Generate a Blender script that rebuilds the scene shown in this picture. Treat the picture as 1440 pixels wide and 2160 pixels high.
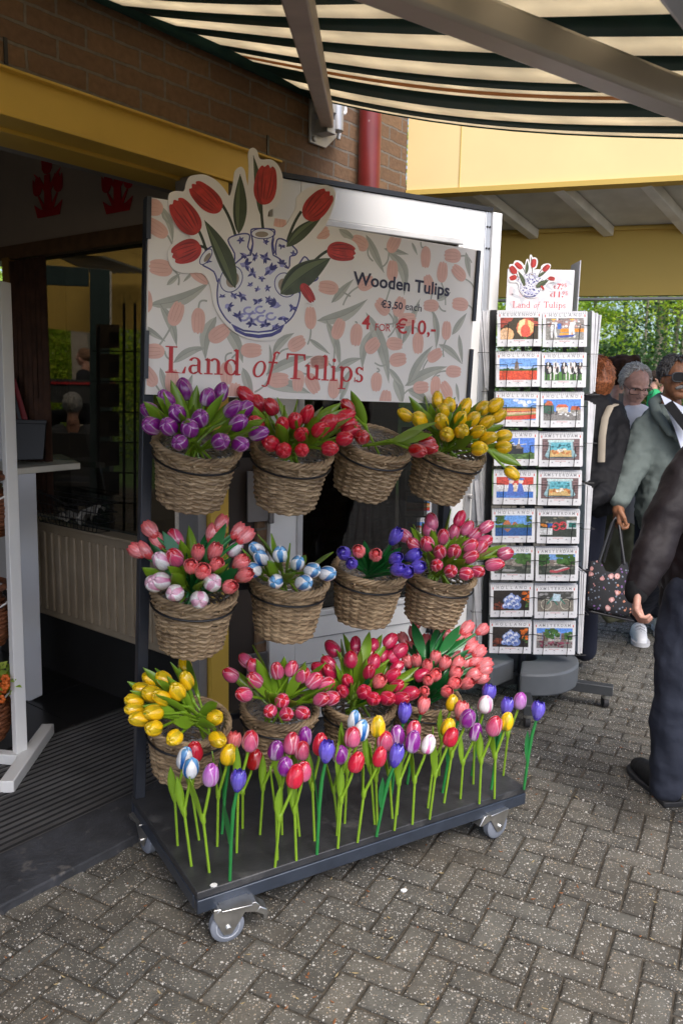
import bpy, math, random
import numpy as np
from mathutils import Vector, Matrix
random.seed(7)
rad = math.radians
for o in list(bpy.data.objects): bpy.data.objects.remove(o)
SC = bpy.context.scene
COL = SC.collection

# ------------------------------------------------------------------ camera
F = 1690.0; PITCH = rad(9); ROLL = rad(1.25); EYE = Vector((0, 0, 1.6))
FW = Vector((0, math.cos(PITCH), -math.sin(PITCH)))
_u0 = Vector((0, math.sin(PITCH), math.cos(PITCH))); _r0 = Vector((1, 0, 0))
RI = _r0 * math.cos(ROLL) + _u0 * math.sin(ROLL)
UP = -_r0 * math.sin(ROLL) + _u0 * math.cos(ROLL)
cd = bpy.data.cameras.new('camera'); cam = bpy.data.objects.new('camera', cd); COL.objects.link(cam)
cd.sensor_fit = 'VERTICAL'; cd.sensor_height = 24.0; cd.lens = F / 2160 * 24.0
cd.dof.use_dof = True; cd.dof.focus_distance = 2.85; cd.dof.aperture_fstop = 3.6
cd.clip_start = 0.05; cd.clip_end = 500
M = Matrix((RI, UP, -FW)).transposed().to_4x4(); M.translation = EYE
cam.matrix_world = M
SC.camera = cam

# ------------------------------------------------------------------ light: bright overcast sky, soft sun
SUN_EL, SUN_AZ = rad(52), rad(158)          # azimuth measured clockwise from +Y
w = bpy.data.worlds.new('World'); SC.world = w; w.use_nodes = True
nt = w.node_tree; bg = nt.nodes['Background']
sky = nt.nodes.new('ShaderNodeTexSky'); sky.sky_type = 'NISHITA'; sky.sun_disc = False
sky.sun_elevation = SUN_EL; sky.sun_rotation = SUN_AZ
sky.air_density = 0.7; sky.dust_density = 3.0; sky.ozone_density = 1.0
nt.links.new(sky.outputs[0], bg.inputs[0]); bg.inputs[1].default_value = 0.15
sd = bpy.data.lights.new('sun', 'SUN'); sd.energy = 1.0; sd.angle = rad(40); sd.color = (1, .985, .95)
so = bpy.data.objects.new('sun', sd); COL.objects.link(so)
_d = Vector((math.sin(SUN_AZ) * math.cos(SUN_EL), math.cos(SUN_AZ) * math.cos(SUN_EL), math.sin(SUN_EL)))
so.rotation_euler = _d.to_track_quat('Z', 'Y').to_euler(); so.location = _d * 30
SC.view_settings.view_transform = 'Standard'; SC.view_settings.look = 'None'
SC.view_settings.exposure = 1.1; SC.view_settings.gamma = 1.0
SC.cycles.max_bounces = 8; SC.cycles.transparent_max_bounces = 12; SC.cycles.caustics_reflective = False
SC.cycles.caustics_refractive = False

# ------------------------------------------------------------------ geometry helpers
def ray(u, v): return FW + RI * ((u - 720) / F) + UP * ((1080 - v) / F)
def G(u, v, z=0.0):
    d = ray(u, v); return EYE + d * ((z - EYE.z) / d.z)
def PL(u, v, p, n):
    d = ray(u, v); return EYE + d * ((Vector(p) - EYE).dot(n) / d.dot(n))
def Q(u, v, dep): return EYE + ray(u, v) * dep
def pxm(dep): return dep / F

class MB:
    def __init__(s, M=None): s.v = []; s.f = []; s.m = []; s.c = []; s.M = M; s.col = None
    def add(s, vs, fs, mi=0):
        n = len(s.v); M = s.M
        for p in vs:
            p = Vector(p); s.v.append(M @ p if M is not None else p)
            s.c.append(s.col)
        for f in fs: s.f.append([i + n for i in f]); s.m.append(mi)
        return s
    def box(s, c, sz, mi=0, R=None):
        x, y, z = sz[0] / 2, sz[1] / 2, sz[2] / 2; c = Vector(c)
        vs = [Vector(p) for p in ((-x, -y, -z), (x, -y, -z), (x, y, -z), (-x, y, -z), (-x, -y, z), (x, -y, z), (x, y, z), (-x, y, z))]
        if R is not None: vs = [R @ p for p in vs]
        return s.add([p + c for p in vs], [(0, 3, 2, 1), (4, 5, 6, 7), (0, 1, 5, 4), (1, 2, 6, 5), (2, 3, 7, 6), (3, 0, 4, 7)], mi)
    def bar(s, a, b, w, h, up=(0, 0, 1), mi=0):
        a = Vector(a); b = Vector(b); d = (b - a).normalized(); r = d.cross(Vector(up)).normalized(); u = r.cross(d)
        vs = []
        for p in (a, b):
            for i, j in ((-1, -1), (1, -1), (1, 1), (-1, 1)): vs.append(p + r * (i * w / 2) + u * (j * h / 2))
        return s.add(vs, [(3, 2, 1, 0), (4, 5, 6, 7), (0, 1, 5, 4), (1, 2, 6, 5), (2, 3, 7, 6), (3, 0, 4, 7)], mi)
    def tube(s, pts, r, n=8, mi=0, closed=False, flat=1.0):
        pts = [Vector(p) for p in pts]; k = len(pts)
        rs = r if isinstance(r, (list, tuple)) else [r] * k
        vs = []; nrm = None
        for i, p in enumerate(pts):
            a = pts[(i - 1) % k] if (closed or i > 0) else p
            b = pts[(i + 1) % k] if (closed or i < k - 1) else p
            t = (b - a).normalized()
            if nrm is None:
                nrm = t.orthogonal().normalized() if abs(t.z) > .9 else t.cross(Vector((0, 0, 1))).normalized()
            nrm = (nrm - t * nrm.dot(t)).normalized(); bi = t.cross(nrm)
            for j in range(n):
                a_ = 2 * math.pi * j / n
                vs.append(p + nrm * (math.cos(a_) * rs[i]) + bi * (math.sin(a_) * rs[i] * flat))
        fs = []
        for i in range(k if closed else k - 1):
            i2 = (i + 1) % k
            for j in range(n):
                j2 = (j + 1) % n
                fs.append((i * n + j, i * n + j2, i2 * n + j2, i2 * n + j))
        if not closed:
            fs.append(tuple(range(n - 1, -1, -1))); fs.append(tuple((k - 1) * n + j for j in range(n)))
        return s.add(vs, fs, mi)
    def lathe(s, prof, n=24, mi=0, o=(0, 0, 0)):
        o = Vector(o); vs = []; k = len(prof)
        for r, z in prof:
            for j in range(n):
                a = 2 * math.pi * j / n; vs.append(o + Vector((r * math.cos(a), r * math.sin(a), z)))
        fs = []
        for i in range(k - 1):
            for j in range(n):
                j2 = (j + 1) % n; fs.append((i * n + j, i * n + j2, (i + 1) * n + j2, (i + 1) * n + j))
        if prof[0][0] > 1e-5: fs.append(tuple(range(n - 1, -1, -1)))
        if prof[-1][0] > 1e-5: fs.append(tuple((k - 1) * n + j for j in range(n)))
        return s.add(vs, fs, mi)
    def cyl(s, a, b, r, n=16, mi=0): return s.tube([a, b], r, n, mi)
    def prism(s, poly, fn, d0, d1, mi=0, mis=None):
        """poly: 2D points; fn(x, y, depth) -> 3D"""
        n = len(poly)
        vs = [fn(x, y, d0) for x, y in poly] + [fn(x, y, d1) for x, y in poly]
        s.add(vs, [tuple(range(n))], mi)
        k = len(s.v) - 2 * n
        s.f.append([k + n + i for i in range(n - 1, -1, -1)]); s.m.append(mi)
        for i in range(n):
            j = (i + 1) % n; s.f.append([k + j, k + i, k + n + i, k + n + j]); s.m.append(mi if mis is None else mis)
        return s
    def poly(s, pts, mi=0): return s.add(pts, [tuple(range(len(pts)))], mi)
    def ell(s, c, r, n=16, m=10, mi=0, R=None):
        c = Vector(c); r = Vector(r) if not isinstance(r, (int, float)) else Vector((r, r, r)); vs = []
        for i in range(m + 1):
            t = math.pi * i / m
            for j in range(n):
                a = 2 * math.pi * j / n
                p = Vector((r.x * math.sin(t) * math.cos(a), r.y * math.sin(t) * math.sin(a), -r.z * math.cos(t)))
                vs.append((R @ p if R is not None else p) + c)
        fs = []
        for i in range(m):
            for j in range(n):
                j2 = (j + 1) % n; fs.append((i * n + j, i * n + j2, (i + 1) * n + j2, (i + 1) * n + j))
        return s.add(vs, fs, mi)
    def cap(s, a, ra, b, rb, n=14):
        a = Vector(a); b = Vector(b); d = b - a; L = d.length; d.normalize()
        pts = []; rs = []
        for i in range(5):
            t = math.pi / 2 * (1 - i / 4); pts.append(a - d * (ra * math.sin(t))); rs.append(max(ra * math.cos(t), 1e-4))
        for i in range(5):
            t = math.pi / 2 * i / 4; pts.append(b + d * (rb * math.sin(t))); rs.append(max(rb * math.cos(t), 1e-4))
        return s.tube(pts, rs, n)
    def mesh(s, name, mats, smooth=True, angle=40):
        me = bpy.data.meshes.new(name)
        me.from_pydata([tuple(p) for p in s.v], [], s.f)
        for m in mats: me.materials.append(m)
        if s.m: me.polygons.foreach_set('material_index', s.m)
        if any(c is not None for c in s.c):
            at = me.color_attributes.new('Col', 'FLOAT_COLOR', 'POINT')
            at.data.foreach_set('color', [x for c in s.c for x in ((c[0], c[1], c[2], 1.0) if c is not None else (1, 1, 1, 1))])
        me.update()
        if smooth:
            me.polygons.foreach_set('use_smooth', [True] * len(me.polygons))
            me.set_sharp_from_angle(angle=rad(angle))
        return me
    def build(s, name, mats, parent=None, world=False, smooth=True, bevel=0.0, angle=40):
        mats = mats if isinstance(mats, (list, tuple)) else [mats]
        if world and parent is not None:
            I = WM(parent).inverted(); s.v = [I @ p for p in s.v]
        o = bpy.data.objects.new(name, s.mesh(name, mats, smooth, angle)); COL.objects.link(o)
        if parent is not None: o.parent = parent
        if bevel:
            b = o.modifiers.new('Bevel', 'BEVEL'); b.width = bevel; b.segments = 2; b.limit_method = 'ANGLE'; b.angle_limit = rad(40)
        return o
def WM(o):
    m = o.matrix_basis.copy()
    while o.parent is not None: o = o.parent; m = o.matrix_basis @ m
    return m
def inst(name, me, parent, loc=(0, 0, 0)):
    o = bpy.data.objects.new(name, me); COL.objects.link(o); o.parent = parent; o.location = loc; return o
def tag(o, label, cat, group=None):
    o['label'] = label; o['category'] = cat
    if group: o['group'] = group
    return o
def thing(name, label, cat, loc=(0, 0, 0), rz=0.0, group=None):
    o = bpy.data.objects.new(name, None); COL.objects.link(o); o.location = loc; o.rotation_euler = (0, 0, rz)
    o.empty_display_size = .1
    return tag(o, label, cat, group)
def struct(o): o['kind'] = 'structure'; return o
def stuff(o): o['kind'] = 'stuff'; return o

# ------------------------------------------------------------------ materials
MT = {}
def nodes(m): return m.node_tree.nodes, m.node_tree.links
def mat(name, c, rough=.6, metal=0.0, var=.12, scale=8.0, bump=0.0, bscale=60.0, coat=0.0, spec=.5, trans=0.0, attr=False, dirt=None):
    if name in MT: return MT[name]
    m = bpy.data.materials.new(name); m.use_nodes = True; N, L = nodes(m); b = N['Principled BSDF']
    b.inputs['Roughness'].default_value = rough; b.inputs['Metallic'].default_value = metal
    b.inputs['Coat Weight'].default_value = coat; b.inputs['Coat Roughness'].default_value = .12
    b.inputs['Specular IOR Level'].default_value = spec
    tc = N.new('ShaderNodeTexCoord')
    nz = N.new('ShaderNodeTexNoise'); nz.inputs['Scale'].default_value = scale; nz.inputs['Detail'].default_value = 6
    L.new(tc.outputs['Object'], nz.inputs['Vector'])
    mr = N.new('ShaderNodeMapRange'); mr.inputs[3].default_value = 1 - var; mr.inputs[4].default_value = 1 + var
    mr.inputs[1].default_value = .3; mr.inputs[2].default_value = .7
    L.new(nz.outputs[0], mr.inputs[0])
    mx = N.new('ShaderNodeVectorMath'); mx.operation = 'MULTIPLY'
    if attr:
        at = N.new('ShaderNodeVertexColor'); at.layer_name = 'Col'; L.new(at.outputs[0], mx.inputs[0])
    else: mx.inputs[0].default_value = c[:3]
    L.new(mr.outputs[0], mx.inputs[1])
    out = mx.outputs[0]
    if dirt:
        n2 = N.new('ShaderNodeTexNoise'); n2.inputs['Scale'].default_value = dirt[1]; n2.inputs['Detail'].default_value = 8
        L.new(tc.outputs['Object'], n2.inputs['Vector'])
        r2 = N.new('ShaderNodeMapRange'); r2.inputs[1].default_value = dirt[2]; r2.inputs[2].default_value = dirt[2] + .15
        L.new(n2.outputs[0], r2.inputs[0])
        mi = N.new('ShaderNodeMix'); mi.data_type = 'RGBA'; L.new(r2.outputs[0], mi.inputs[0])
        L.new(out, mi.inputs[6]); mi.inputs[7].default_value = (*dirt[0], 1); out = mi.outputs[2]
    L.new(out, b.inputs['Base Color'])
    if bump:
        n3 = N.new('ShaderNodeTexNoise'); n3.inputs['Scale'].default_value = bscale; n3.inputs['Detail'].default_value = 5
        L.new(tc.outputs['Object'], n3.inputs['Vector'])
        bp = N.new('ShaderNodeBump'); bp.inputs['Strength'].default_value = bump; bp.inputs['Distance'].default_value = .01
        L.new(n3.outputs[0], bp.inputs['Height']); L.new(bp.outputs[0], b.inputs['Normal'])
    if trans:
        tr = N.new('ShaderNodeBsdfTranslucent'); ms = N.new('ShaderNodeMixShader'); ms.inputs[0].default_value = trans
        L.new(out, tr.inputs[0]); L.new(b.outputs[0], ms.inputs[1]); L.new(tr.outputs[0], ms.inputs[2])
        L.new(ms.outputs[0], N['Material Output'].inputs[0])
    MT[name] = m; return m
def glassmat(name, tint, refl=.06, rough=.02):
    m = bpy.data.materials.new(name); m.use_nodes = True; N, L = nodes(m)
    for n in list(N):
        if n.type == 'BSDF_PRINCIPLED': N.remove(n)
    t = N.new('ShaderNodeBsdfTransparent'); t.inputs[0].default_value = (*tint, 1)
    g = N.new('ShaderNodeBsdfGlossy'); g.inputs['Roughness'].default_value = rough
    lw = N.new('ShaderNodeLayerWeight'); pw = N.new('ShaderNodeMath'); pw.operation = 'POWER'; pw.inputs[1].default_value = 5; L.new(lw.outputs['Facing'], pw.inputs[0])
    fr = N.new('ShaderNodeMath'); fr.operation = 'MULTIPLY_ADD'; fr.inputs[1].default_value = .9; fr.inputs[2].default_value = refl; L.new(pw.outputs[0], fr.inputs[0])
    nz = N.new('ShaderNodeTexNoise'); nz.inputs['Scale'].default_value = 2; bp = N.new('ShaderNodeBump'); bp.inputs['Strength'].default_value = .02
    L.new(nz.outputs[0], bp.inputs['Height']); L.new(bp.outputs[0], g.inputs['Normal'])
    ms = N.new('ShaderNodeMixShader'); L.new(fr.outputs[0], ms.inputs[0]); L.new(t.outputs[0], ms.inputs[1]); L.new(g.outputs[0], ms.inputs[2])
    L.new(ms.outputs[0], N['Material Output'].inputs[0]); return m
def brickmat(name, c1, c2, mortar, bw=.215, bh=.065, mort=.011):
    m = mat(name, c1, .9)
    N, L = nodes(m); b = N['Principled BSDF']
    tc = N.new('ShaderNodeTexCoord'); sp = N.new('ShaderNodeSeparateXYZ'); cb = N.new('ShaderNodeCombineXYZ')
    L.new(tc.outputs['Object'], sp.inputs[0]); ad = N.new('ShaderNodeMath'); ad.operation = 'ADD'
    L.new(sp.outputs[0], ad.inputs[0]); L.new(sp.outputs[1], ad.inputs[1])
    L.new(ad.outputs[0], cb.inputs[0]); L.new(sp.outputs[2], cb.inputs[1])
    # wobble the joints a little
    nz = N.new('ShaderNodeTexNoise'); nz.inputs['Scale'].default_value = 18; L.new(tc.outputs['Object'], nz.inputs['Vector'])
    vm = N.new('ShaderNodeVectorMath'); vm.operation = 'SCALE'; vm.inputs['Scale'].default_value = .012; L.new(nz.outputs[1], vm.inputs[0])
    va = N.new('ShaderNodeVectorMath'); va.operation = 'ADD'; L.new(cb.outputs[0], va.inputs[0]); L.new(vm.outputs[0], va.inputs[1])
    br = N.new('ShaderNodeTexBrick'); L.new(va.outputs[0], br.inputs['Vector'])
    br.inputs['Scale'].default_value = 1; br.inputs['Brick Width'].default_value = bw; br.inputs['Row Height'].default_value = bh
    br.inputs['Mortar Size'].default_value = mort / 2; br.inputs['Mortar Smooth'].default_value = .2
    br.inputs['Color1'].default_value = (*c1, 1); br.inputs['Color2'].default_value = (*c2, 1); br.inputs['Mortar'].default_value = (*mortar, 1)
    n2 = N.new('ShaderNodeTexNoise'); n2.inputs['Scale'].default_value = 45; n2.inputs['Detail'].default_value = 6; L.new(tc.outputs['Object'], n2.inputs['Vector'])
    mr = N.new('ShaderNodeMapRange'); mr.inputs[3].default_value = .6; mr.inputs[4].default_value = 1.35; L.new(n2.outputs[0], mr.inputs[0])
    mx = N.new('ShaderNodeVectorMath'); mx.operation = 'MULTIPLY'; L.new(br.outputs[0], mx.inputs[0]); L.new(mr.outputs[0], mx.inputs[1])
    L.new(mx.outputs[0], b.inputs['Base Color'])
    s1 = N.new('ShaderNodeMath'); s1.operation = 'MULTIPLY_ADD'; s1.inputs[1].default_value = -1; L.new(br.outputs['Fac'], s1.inputs[0])
    m3 = N.new('ShaderNodeMath'); m3.operation = 'MULTIPLY'; m3.inputs[1].default_value = .5; L.new(n2.outputs[0], m3.inputs[0]); L.new(m3.outputs[0], s1.inputs[2])
    bp = N.new('ShaderNodeBump'); bp.inputs['Strength'].default_value = .9; bp.inputs['Distance'].default_value = .008
    L.new(s1.outputs[0], bp.inputs['Height']); L.new(bp.outputs[0], b.inputs['Normal'])
    return m

WHITE = mat('white_paint', (.82, .82, .80), .35, var=.04, scale=3)
CREAM = mat('cream_paint', (.72, .66, .5), .5, var=.04)
YELLOW = mat('yellow_paint', (.70, .46, .075), .45, var=.06, scale=4, bump=.05)
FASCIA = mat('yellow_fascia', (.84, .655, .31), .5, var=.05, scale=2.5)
FASCIA2 = mat('shaded_yellow_ochre', (.58, .40, .085), .6, var=.04, scale=2)  # yellow with the rear panel's shade in the colour; plain ochre on terrace beam
ANTHR = mat('anthracite_metal', (.035, .04, .052), .38, .3, var=.12, scale=15)
DARKBOARD = mat('dark_plywood', (.030, .031, .034), .45, var=.35, scale=12, dirt=((.10, .10, .10), 9.0, .62), bump=.12, bscale=120)
BLACKWIRE = mat('black_wire', (.02, .02, .022), .45, .4)
STEEL = mat('zinc_steel', (.62, .62, .6), .28, .95, var=.15, scale=30)
ALU = mat('aluminium', (.55, .54, .53), .4, .6, var=.06, scale=6)
RUBBER = mat('grey_rubber', (.20, .22, .26), .55)
RUBBERD = mat('dark_rubber', (.03, .03, .032), .6)
STONE = mat('blue_stone', (.036, .038, .044), .75, var=.4, scale=14, dirt=((.14, .13, .12), 22, .6), bump=.4, bscale=90)
BLACK = mat('black_plastic', (.012, .012, .014), .4)
PLASTERW = mat('white_panel', (.62, .60, .57), .6, var=.04, scale=3)
MELAMINE = mat('white_melamine', (.66, .67, .70), .4, var=.03, scale=3)
BRICK = brickmat('brown_brick', (.205, .122, .066), (.155, .09, .052), (.18, .155, .125))
BRICKP = brickmat('pale_brick', (.5, .46, .4), (.42, .38, .33), (.55, .52, .48), .22, .07)
TILE = mat('dark_tile', (.018, .018, .019), .3, var=.2)
PVC = mat('red_pipe', (.18, .02, .018), .32, var=.15, scale=10, dirt=((.45, .40, .36), 30, .68))
# ------------------------------------------------------------------ frames of the place
A_C = rad(58.6)                                   # trolley / door direction
CX = Vector((math.sin(A_C), math.cos(A_C), 0)); CY = Vector((-math.cos(A_C), math.sin(A_C), 0))
BL = G(277, 1677, .17)                            # back left corner of the trolley board
T_RZ = math.pi / 2 - A_C
TM = Matrix.Translation((BL.x, BL.y, 0)) @ Matrix.Rotation(T_RZ, 4, 'Z'); TI = TM.inverted()
A_W = rad(37.8)                                   # shop wall direction
WX = Vector((math.sin(A_W), math.cos(A_W), 0)); WN = Vector((-math.cos(A_W), math.sin(A_W), 0))
M0 = G(0, 1815)
W_RZ = math.pi / 2 - A_W
WMx = Matrix.Translation(M0) @ Matrix.Rotation(W_RZ, 4, 'Z')   # local x along the wall, y into the shop, z up
def WP(s, d, z): return WMx @ Vector((s, d, z))
JS = 1.12                                         # jamb position along the wall
def wthing(name, label, cat, group=None): return thing(name, label, cat, M0, W_RZ, group)
def SW(u, v, off=0.0):                            # a pixel on the side wall inside the shop -> (s, d, z)
    p = PL(u, v, WP(JS + off, 0, 0), WX); return WMx.inverted() @ p

# ------------------------------------------------------------------ ground and paving
def paver_mat():
    m = bpy.data.materials.new('exposed_aggregate'); m.use_nodes = True; N, L = nodes(m); b = N['Principled BSDF']
    b.inputs['Roughness'].default_value = .82
    tc = N.new('ShaderNodeTexCoord')
    at = N.new('ShaderNodeVertexColor'); at.layer_name = 'Col'
    nz = N.new('ShaderNodeTexNoise'); nz.inputs['Scale'].default_value = 5; nz.inputs['Detail'].default_value = 9; nz.inputs['Roughness'].default_value = .7
    L.new(tc.outputs['Object'], nz.inputs['Vector'])
    mr = N.new('ShaderNodeMapRange'); mr.inputs[1].default_value = .3; mr.inputs[2].default_value = .7; mr.inputs[3].default_value = .6; mr.inputs[4].default_value = 1.45
    L.new(nz.outputs[0], mr.inputs[0])
    mx = N.new('ShaderNodeVectorMath'); mx.operation = 'MULTIPLY'; L.new(at.outputs[0], mx.inputs[0]); L.new(mr.outputs[0], mx.inputs[1])
    cur = mx.outputs[0]
    for sc, lo, rnd, colr in ((120, .33, .63, None), (230, .34, .68, None), (62, .27, .86, None)):
        vo = N.new('ShaderNodeTexVoronoi'); vo.inputs['Scale'].default_value = sc; L.new(tc.outputs['Object'], vo.inputs['Vector'])
        sp = N.new('ShaderNodeSeparateColor'); L.new(vo.outputs['Color'], sp.inputs[0])
        c1 = N.new('ShaderNodeMath'); c1.operation = 'LESS_THAN'; c1.inputs[1].default_value = lo; L.new(vo.outputs['Distance'], c1.inputs[0])
        c2 = N.new('ShaderNodeMath'); c2.operation = 'GREATER_THAN'; c2.inputs[1].default_value = rnd; L.new(sp.outputs[0], c2.inputs[0])
        mm = N.new('ShaderNodeMath'); mm.operation = 'MULTIPLY'; L.new(c1.outputs[0], mm.inputs[0]); L.new(c2.outputs[0], mm.inputs[1])
        rp = N.new('ShaderNodeValToRGB'); e = rp.color_ramp.elements
        e[0].position = 0; e[0].color = (.05, .045, .04, 1); e[1].position = 1; e[1].color = (.52, .50, .45, 1)
        for pos, cc in ((.25, (.28, .25, .21, 1)), (.5, (.36, .27, .17, 1)), (.62, (.5, .48, .44, 1))):
            k = rp.color_ramp.elements.new(pos); k.color = cc
        L.new(sp.outputs[1], rp.inputs[0])
        mi = N.new('ShaderNodeMix'); mi.data_type = 'RGBA'; L.new(mm.outputs[0], mi.inputs[0]); L.new(cur, mi.inputs[6]); L.new(rp.outputs[0], mi.inputs[7]); cur = mi.outputs[2]
    # moss and grit
    n4 = N.new('ShaderNodeTexNoise'); n4.inputs['Scale'].default_value = 2.2; n4.inputs['Detail'].default_value = 10; L.new(tc.outputs['Object'], n4.inputs['Vector'])
    r4 = N.new('ShaderNodeMapRange'); r4.inputs[1].default_value = .52; r4.inputs[2].default_value = .72; r4.inputs[4].default_value = .62; L.new(n4.outputs[0], r4.inputs[0])
    m4 = N.new('ShaderNodeMix'); m4.data_type = 'RGBA'; L.new(r4.outputs[0], m4.inputs[0]); L.new(cur, m4.inputs[6]); m4.inputs[7].default_value = (.07, .055, .035, 1)
    L.new(m4.outputs[2], b.inputs['Base Color'])
    n5 = N.new('ShaderNodeTexNoise'); n5.inputs['Scale'].default_value = 160; n5.inputs['Detail'].default_value = 3; L.new(tc.outputs['Object'], n5.inputs['Vector'])
    bp = N.new('ShaderNodeBump'); bp.inputs['Strength'].default_value = .5; bp.inputs['Distance'].default_value = .006
    L.new(n5.outputs[0], bp.inputs['Height']); L.new(bp.outputs[0], b.inputs['Normal'])
    return m
PAVER = paver_mat()
JOINT = mat('joint_sand', (.072, .060, .044), .95, var=.5, scale=40)
EARTH = mat('earth', (.08, .075, .05), .95, var=.4, scale=1)
g = MB(); g.add([(-90, -30, -.03), (90, -30, -.03), (90, 140, -.03), (-90, 140, -.03)], [(0, 1, 2, 3)])
struct(g.build('ground', EARTH))
jb = MB(); jb.add([(-6, -1, -.008), (9, -1, -.008), (9, 12, -.008), (-6, 12, -.008)], [(0, 1, 2, 3)])
struct(jb.build('paving_joints', JOINT))
PA = rad(-63.0)                                   # long axis of the pavers, from straight ahead
pa = Vector((-math.sin(PA), -math.cos(PA), 0)); pb = Vector((-pa.y, pa.x, 0))   # pa: to the right and nearer; pb: away
po = G(1155, 1668)
kA = M0 - WN * .262                               # kerb edge towards the street
pv = MB(); PS = .925
def paver(c, along_a, base, L=.2, W=.1):
    p = po + pa * (c[0] * PS) + pb * (c[1] * PS)
    if p.y < .3 or p.y > 11 or abs(p.x) > 7 or (p - kA).dot(WN) > .115: return
    if p.y > 3 and abs(p.x) > .42 * p.y + 1.5: return
    g_ = .0032; x, y = (L * PS / 2 - g_, W * PS / 2 - g_) if along_a else (W * PS / 2 - g_, L * PS / 2 - g_)
    h = random.uniform(-.0013, .0013); t = random.uniform(-.008, .008), random.uniform(-.008, .008)
    k = base * random.uniform(.8, 1.2); wv = random.uniform(.96, 1.05)
    pv.col = (.104 * k, .099 * k * wv ** .5, .084 * k * wv)
    vs = []; e = .006; cols = []; n0 = len(pv.v)
    cc = pv.col; jit = [random.uniform(-.0018, .0018) for _ in range(8)]
    for (i, z, dk) in ((0, -.008, .5), (.001, -.004, .58), (e, -.0006, .78), (.018, .0, 1.0)):
        for q_, (sx, sy) in enumerate(((-1, -1), (1, -1), (1, 1), (-1, 1))):
            a_, b_ = sx * (x - i) + jit[q_], sy * (y - i) + jit[q_ + 4]; cols.append((cc[0] * dk, cc[1] * dk * .98, cc[2] * dk * .95))
            vs.append(p + pa * a_ + pb * b_ + Vector((0, 0, z + h + a_ * t[0] + b_ * t[1])))
    fs = [(12, 13, 14, 15)]
    for r in (0, 4, 8):
        for i in range(4): fs.append((r + i, r + (i + 1) % 4, r + 4 + (i + 1) % 4, r + 4 + i))
    pv.add(vs, fs); pv.c[n0:] = cols
occ = set()
# herringbone in front, straight courses further back
for i in range(-70, 70):
    for j in range(-70, 70):
        k = (i + j) % 4; x, y = i * .1, j * .1
        if j > -1: continue
        if k == 0: paver((x + .1, y - .05), True, 1.0); occ.update(((i, j - 1), (i + 1, j - 1)))
        elif k == 2: paver((x + .05, y), False, 1.0); occ.update(((i, j - 1), (i, j)))
for i in range(-60, 60):
    for j in (-1, -2, 0):
        if (i, j) not in occ and j < 0: paver((i * .1 + .05, j * .1 + .05), True, 1.0, .1, .1)
for r in range(0, 110):
    for i in range(-70, 70):
        paver((i * .2 + (.1 if r % 2 else 0) + random.uniform(-.004, .004), .05 + r * .1), True, .92)
pv.col = None
struct(pv.build('paving', PAVER, angle=25))
# stone kerb in front of the entrance and the shop floor
th = wthing('stone_threshold', 'worn dark bluestone kerb in front of the ribbed entrance mat', 'kerb')
th.name = 'stone_threshold'
k = MB()
for s0, s1 in ((-2.2, -.62), (-.614, .55), (.556, 2.3)):
    k.box(((s0 + s1) / 2, -.134, .004), (s1 - s0, .256, .05))
k.build('kerb_stone', STONE, th, bevel=.006)
f = MB(); f.add([WP(-4, 0, -.012), WP(1.3, 0, -.012), WP(1.3, 5, -.012), WP(-4, 5, -.012)], [(0, 1, 2, 3)])
struct(f.build('shop_floor', mat('floor_joint', (.10, .10, .10), .8)))
tl = MB(WMx)
for i in range(-8, 4):
    for j in range(1, 11):
        x0, y0 = i * .42 - .05, j * .42 + .33
        if x0 > 1.0: continue
        tl.box((x0 + .21, y0 + .21, -.006), (.414, .414, .012))
struct(tl.build('floor_tiles', TILE))
mt = wthing('entrance_mat', 'dark ribbed metal entrance mat just inside the doorway', 'mat')
mb_ = MB(); mb_.box((-.6, .37, -.004), (3.4, .72, .01)); mb_.build('mat_base', mat('mat_rubber', (.018, .018, .02), .9), mt)
rb = MB()
for i in range(21): rb.box((-.6, .022 + i * .0345, .004), (3.4, .007, .012))
rb.build('rib', mat('mat_aluminium', (.16, .155, .15), .5, .5, var=.3, scale=5), mt)

# ------------------------------------------------------------------ shop building
bw = wthing('shop_building', 'brown brick shop front with a yellow steel lintel above its open doorway', 'building')
b_ = MB()
b_.box((.55, .16, 2.52 + .7), (4.6 - 1.1, .32, 1.4))           # over the opening  (s -1.2 .. 2.3)
b_.box((-2.6, .16, 2.52 + .7), (2.8, .32, 1.4))
b_.box((1.765, .16, 1.26), (1.07, .32, 2.52))                  # pier between doorway and corner
b_.build('brick_wall', BRICK, bw)
l_ = MB()
l_.box((-1.15, .03, 2.45), (5.0, .05, .132))
l_.box((-1.15, .02, 2.514), (5.0, .08, .008)); l_.box((-1.15, .06, 2.388), (5.0, .12, .01))
l_.box((-1.15, .20, 2.40), (5.0, .16, .06))
l_.build('lintel', YELLOW, bw, bevel=.002)
j_ = MB(); j_.box((1.02, .06, 1.19), (.10, .1, 2.38)); j_.build('door_jamb', YELLOW, bw, bevel=.003)
j2 = MB(); j2.box((.94, .09, 1.19), (.045, .12, 2.38)); j2.build('door_track', mat('track_grey', (.30, .29, .29), .5, .3), bw, bevel=.002)
j3 = MB(); j3.box((1.155, .075, 1.19), (.165, .12, 2.38)); j3.build('jamb_gap_shade', mat('gap_shade_brown', (.035, .024, .018), .6), bw, bevel=.003)  # dark brown strip with the shade of the door gap in its colour
hd = MB(); hd.box((-1.15, .33, 2.40), (5.0, .06, .04)); hd.build('door_header', mat('grey_header', (.25, .24, .24), .5), bw)
for s_ in (.14, 1.28): vt = MB(); vt.box((s_, -.001, 2.565), (.012, .006, .075)); vt.build('weep_hole', BLACK, bw)
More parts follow.
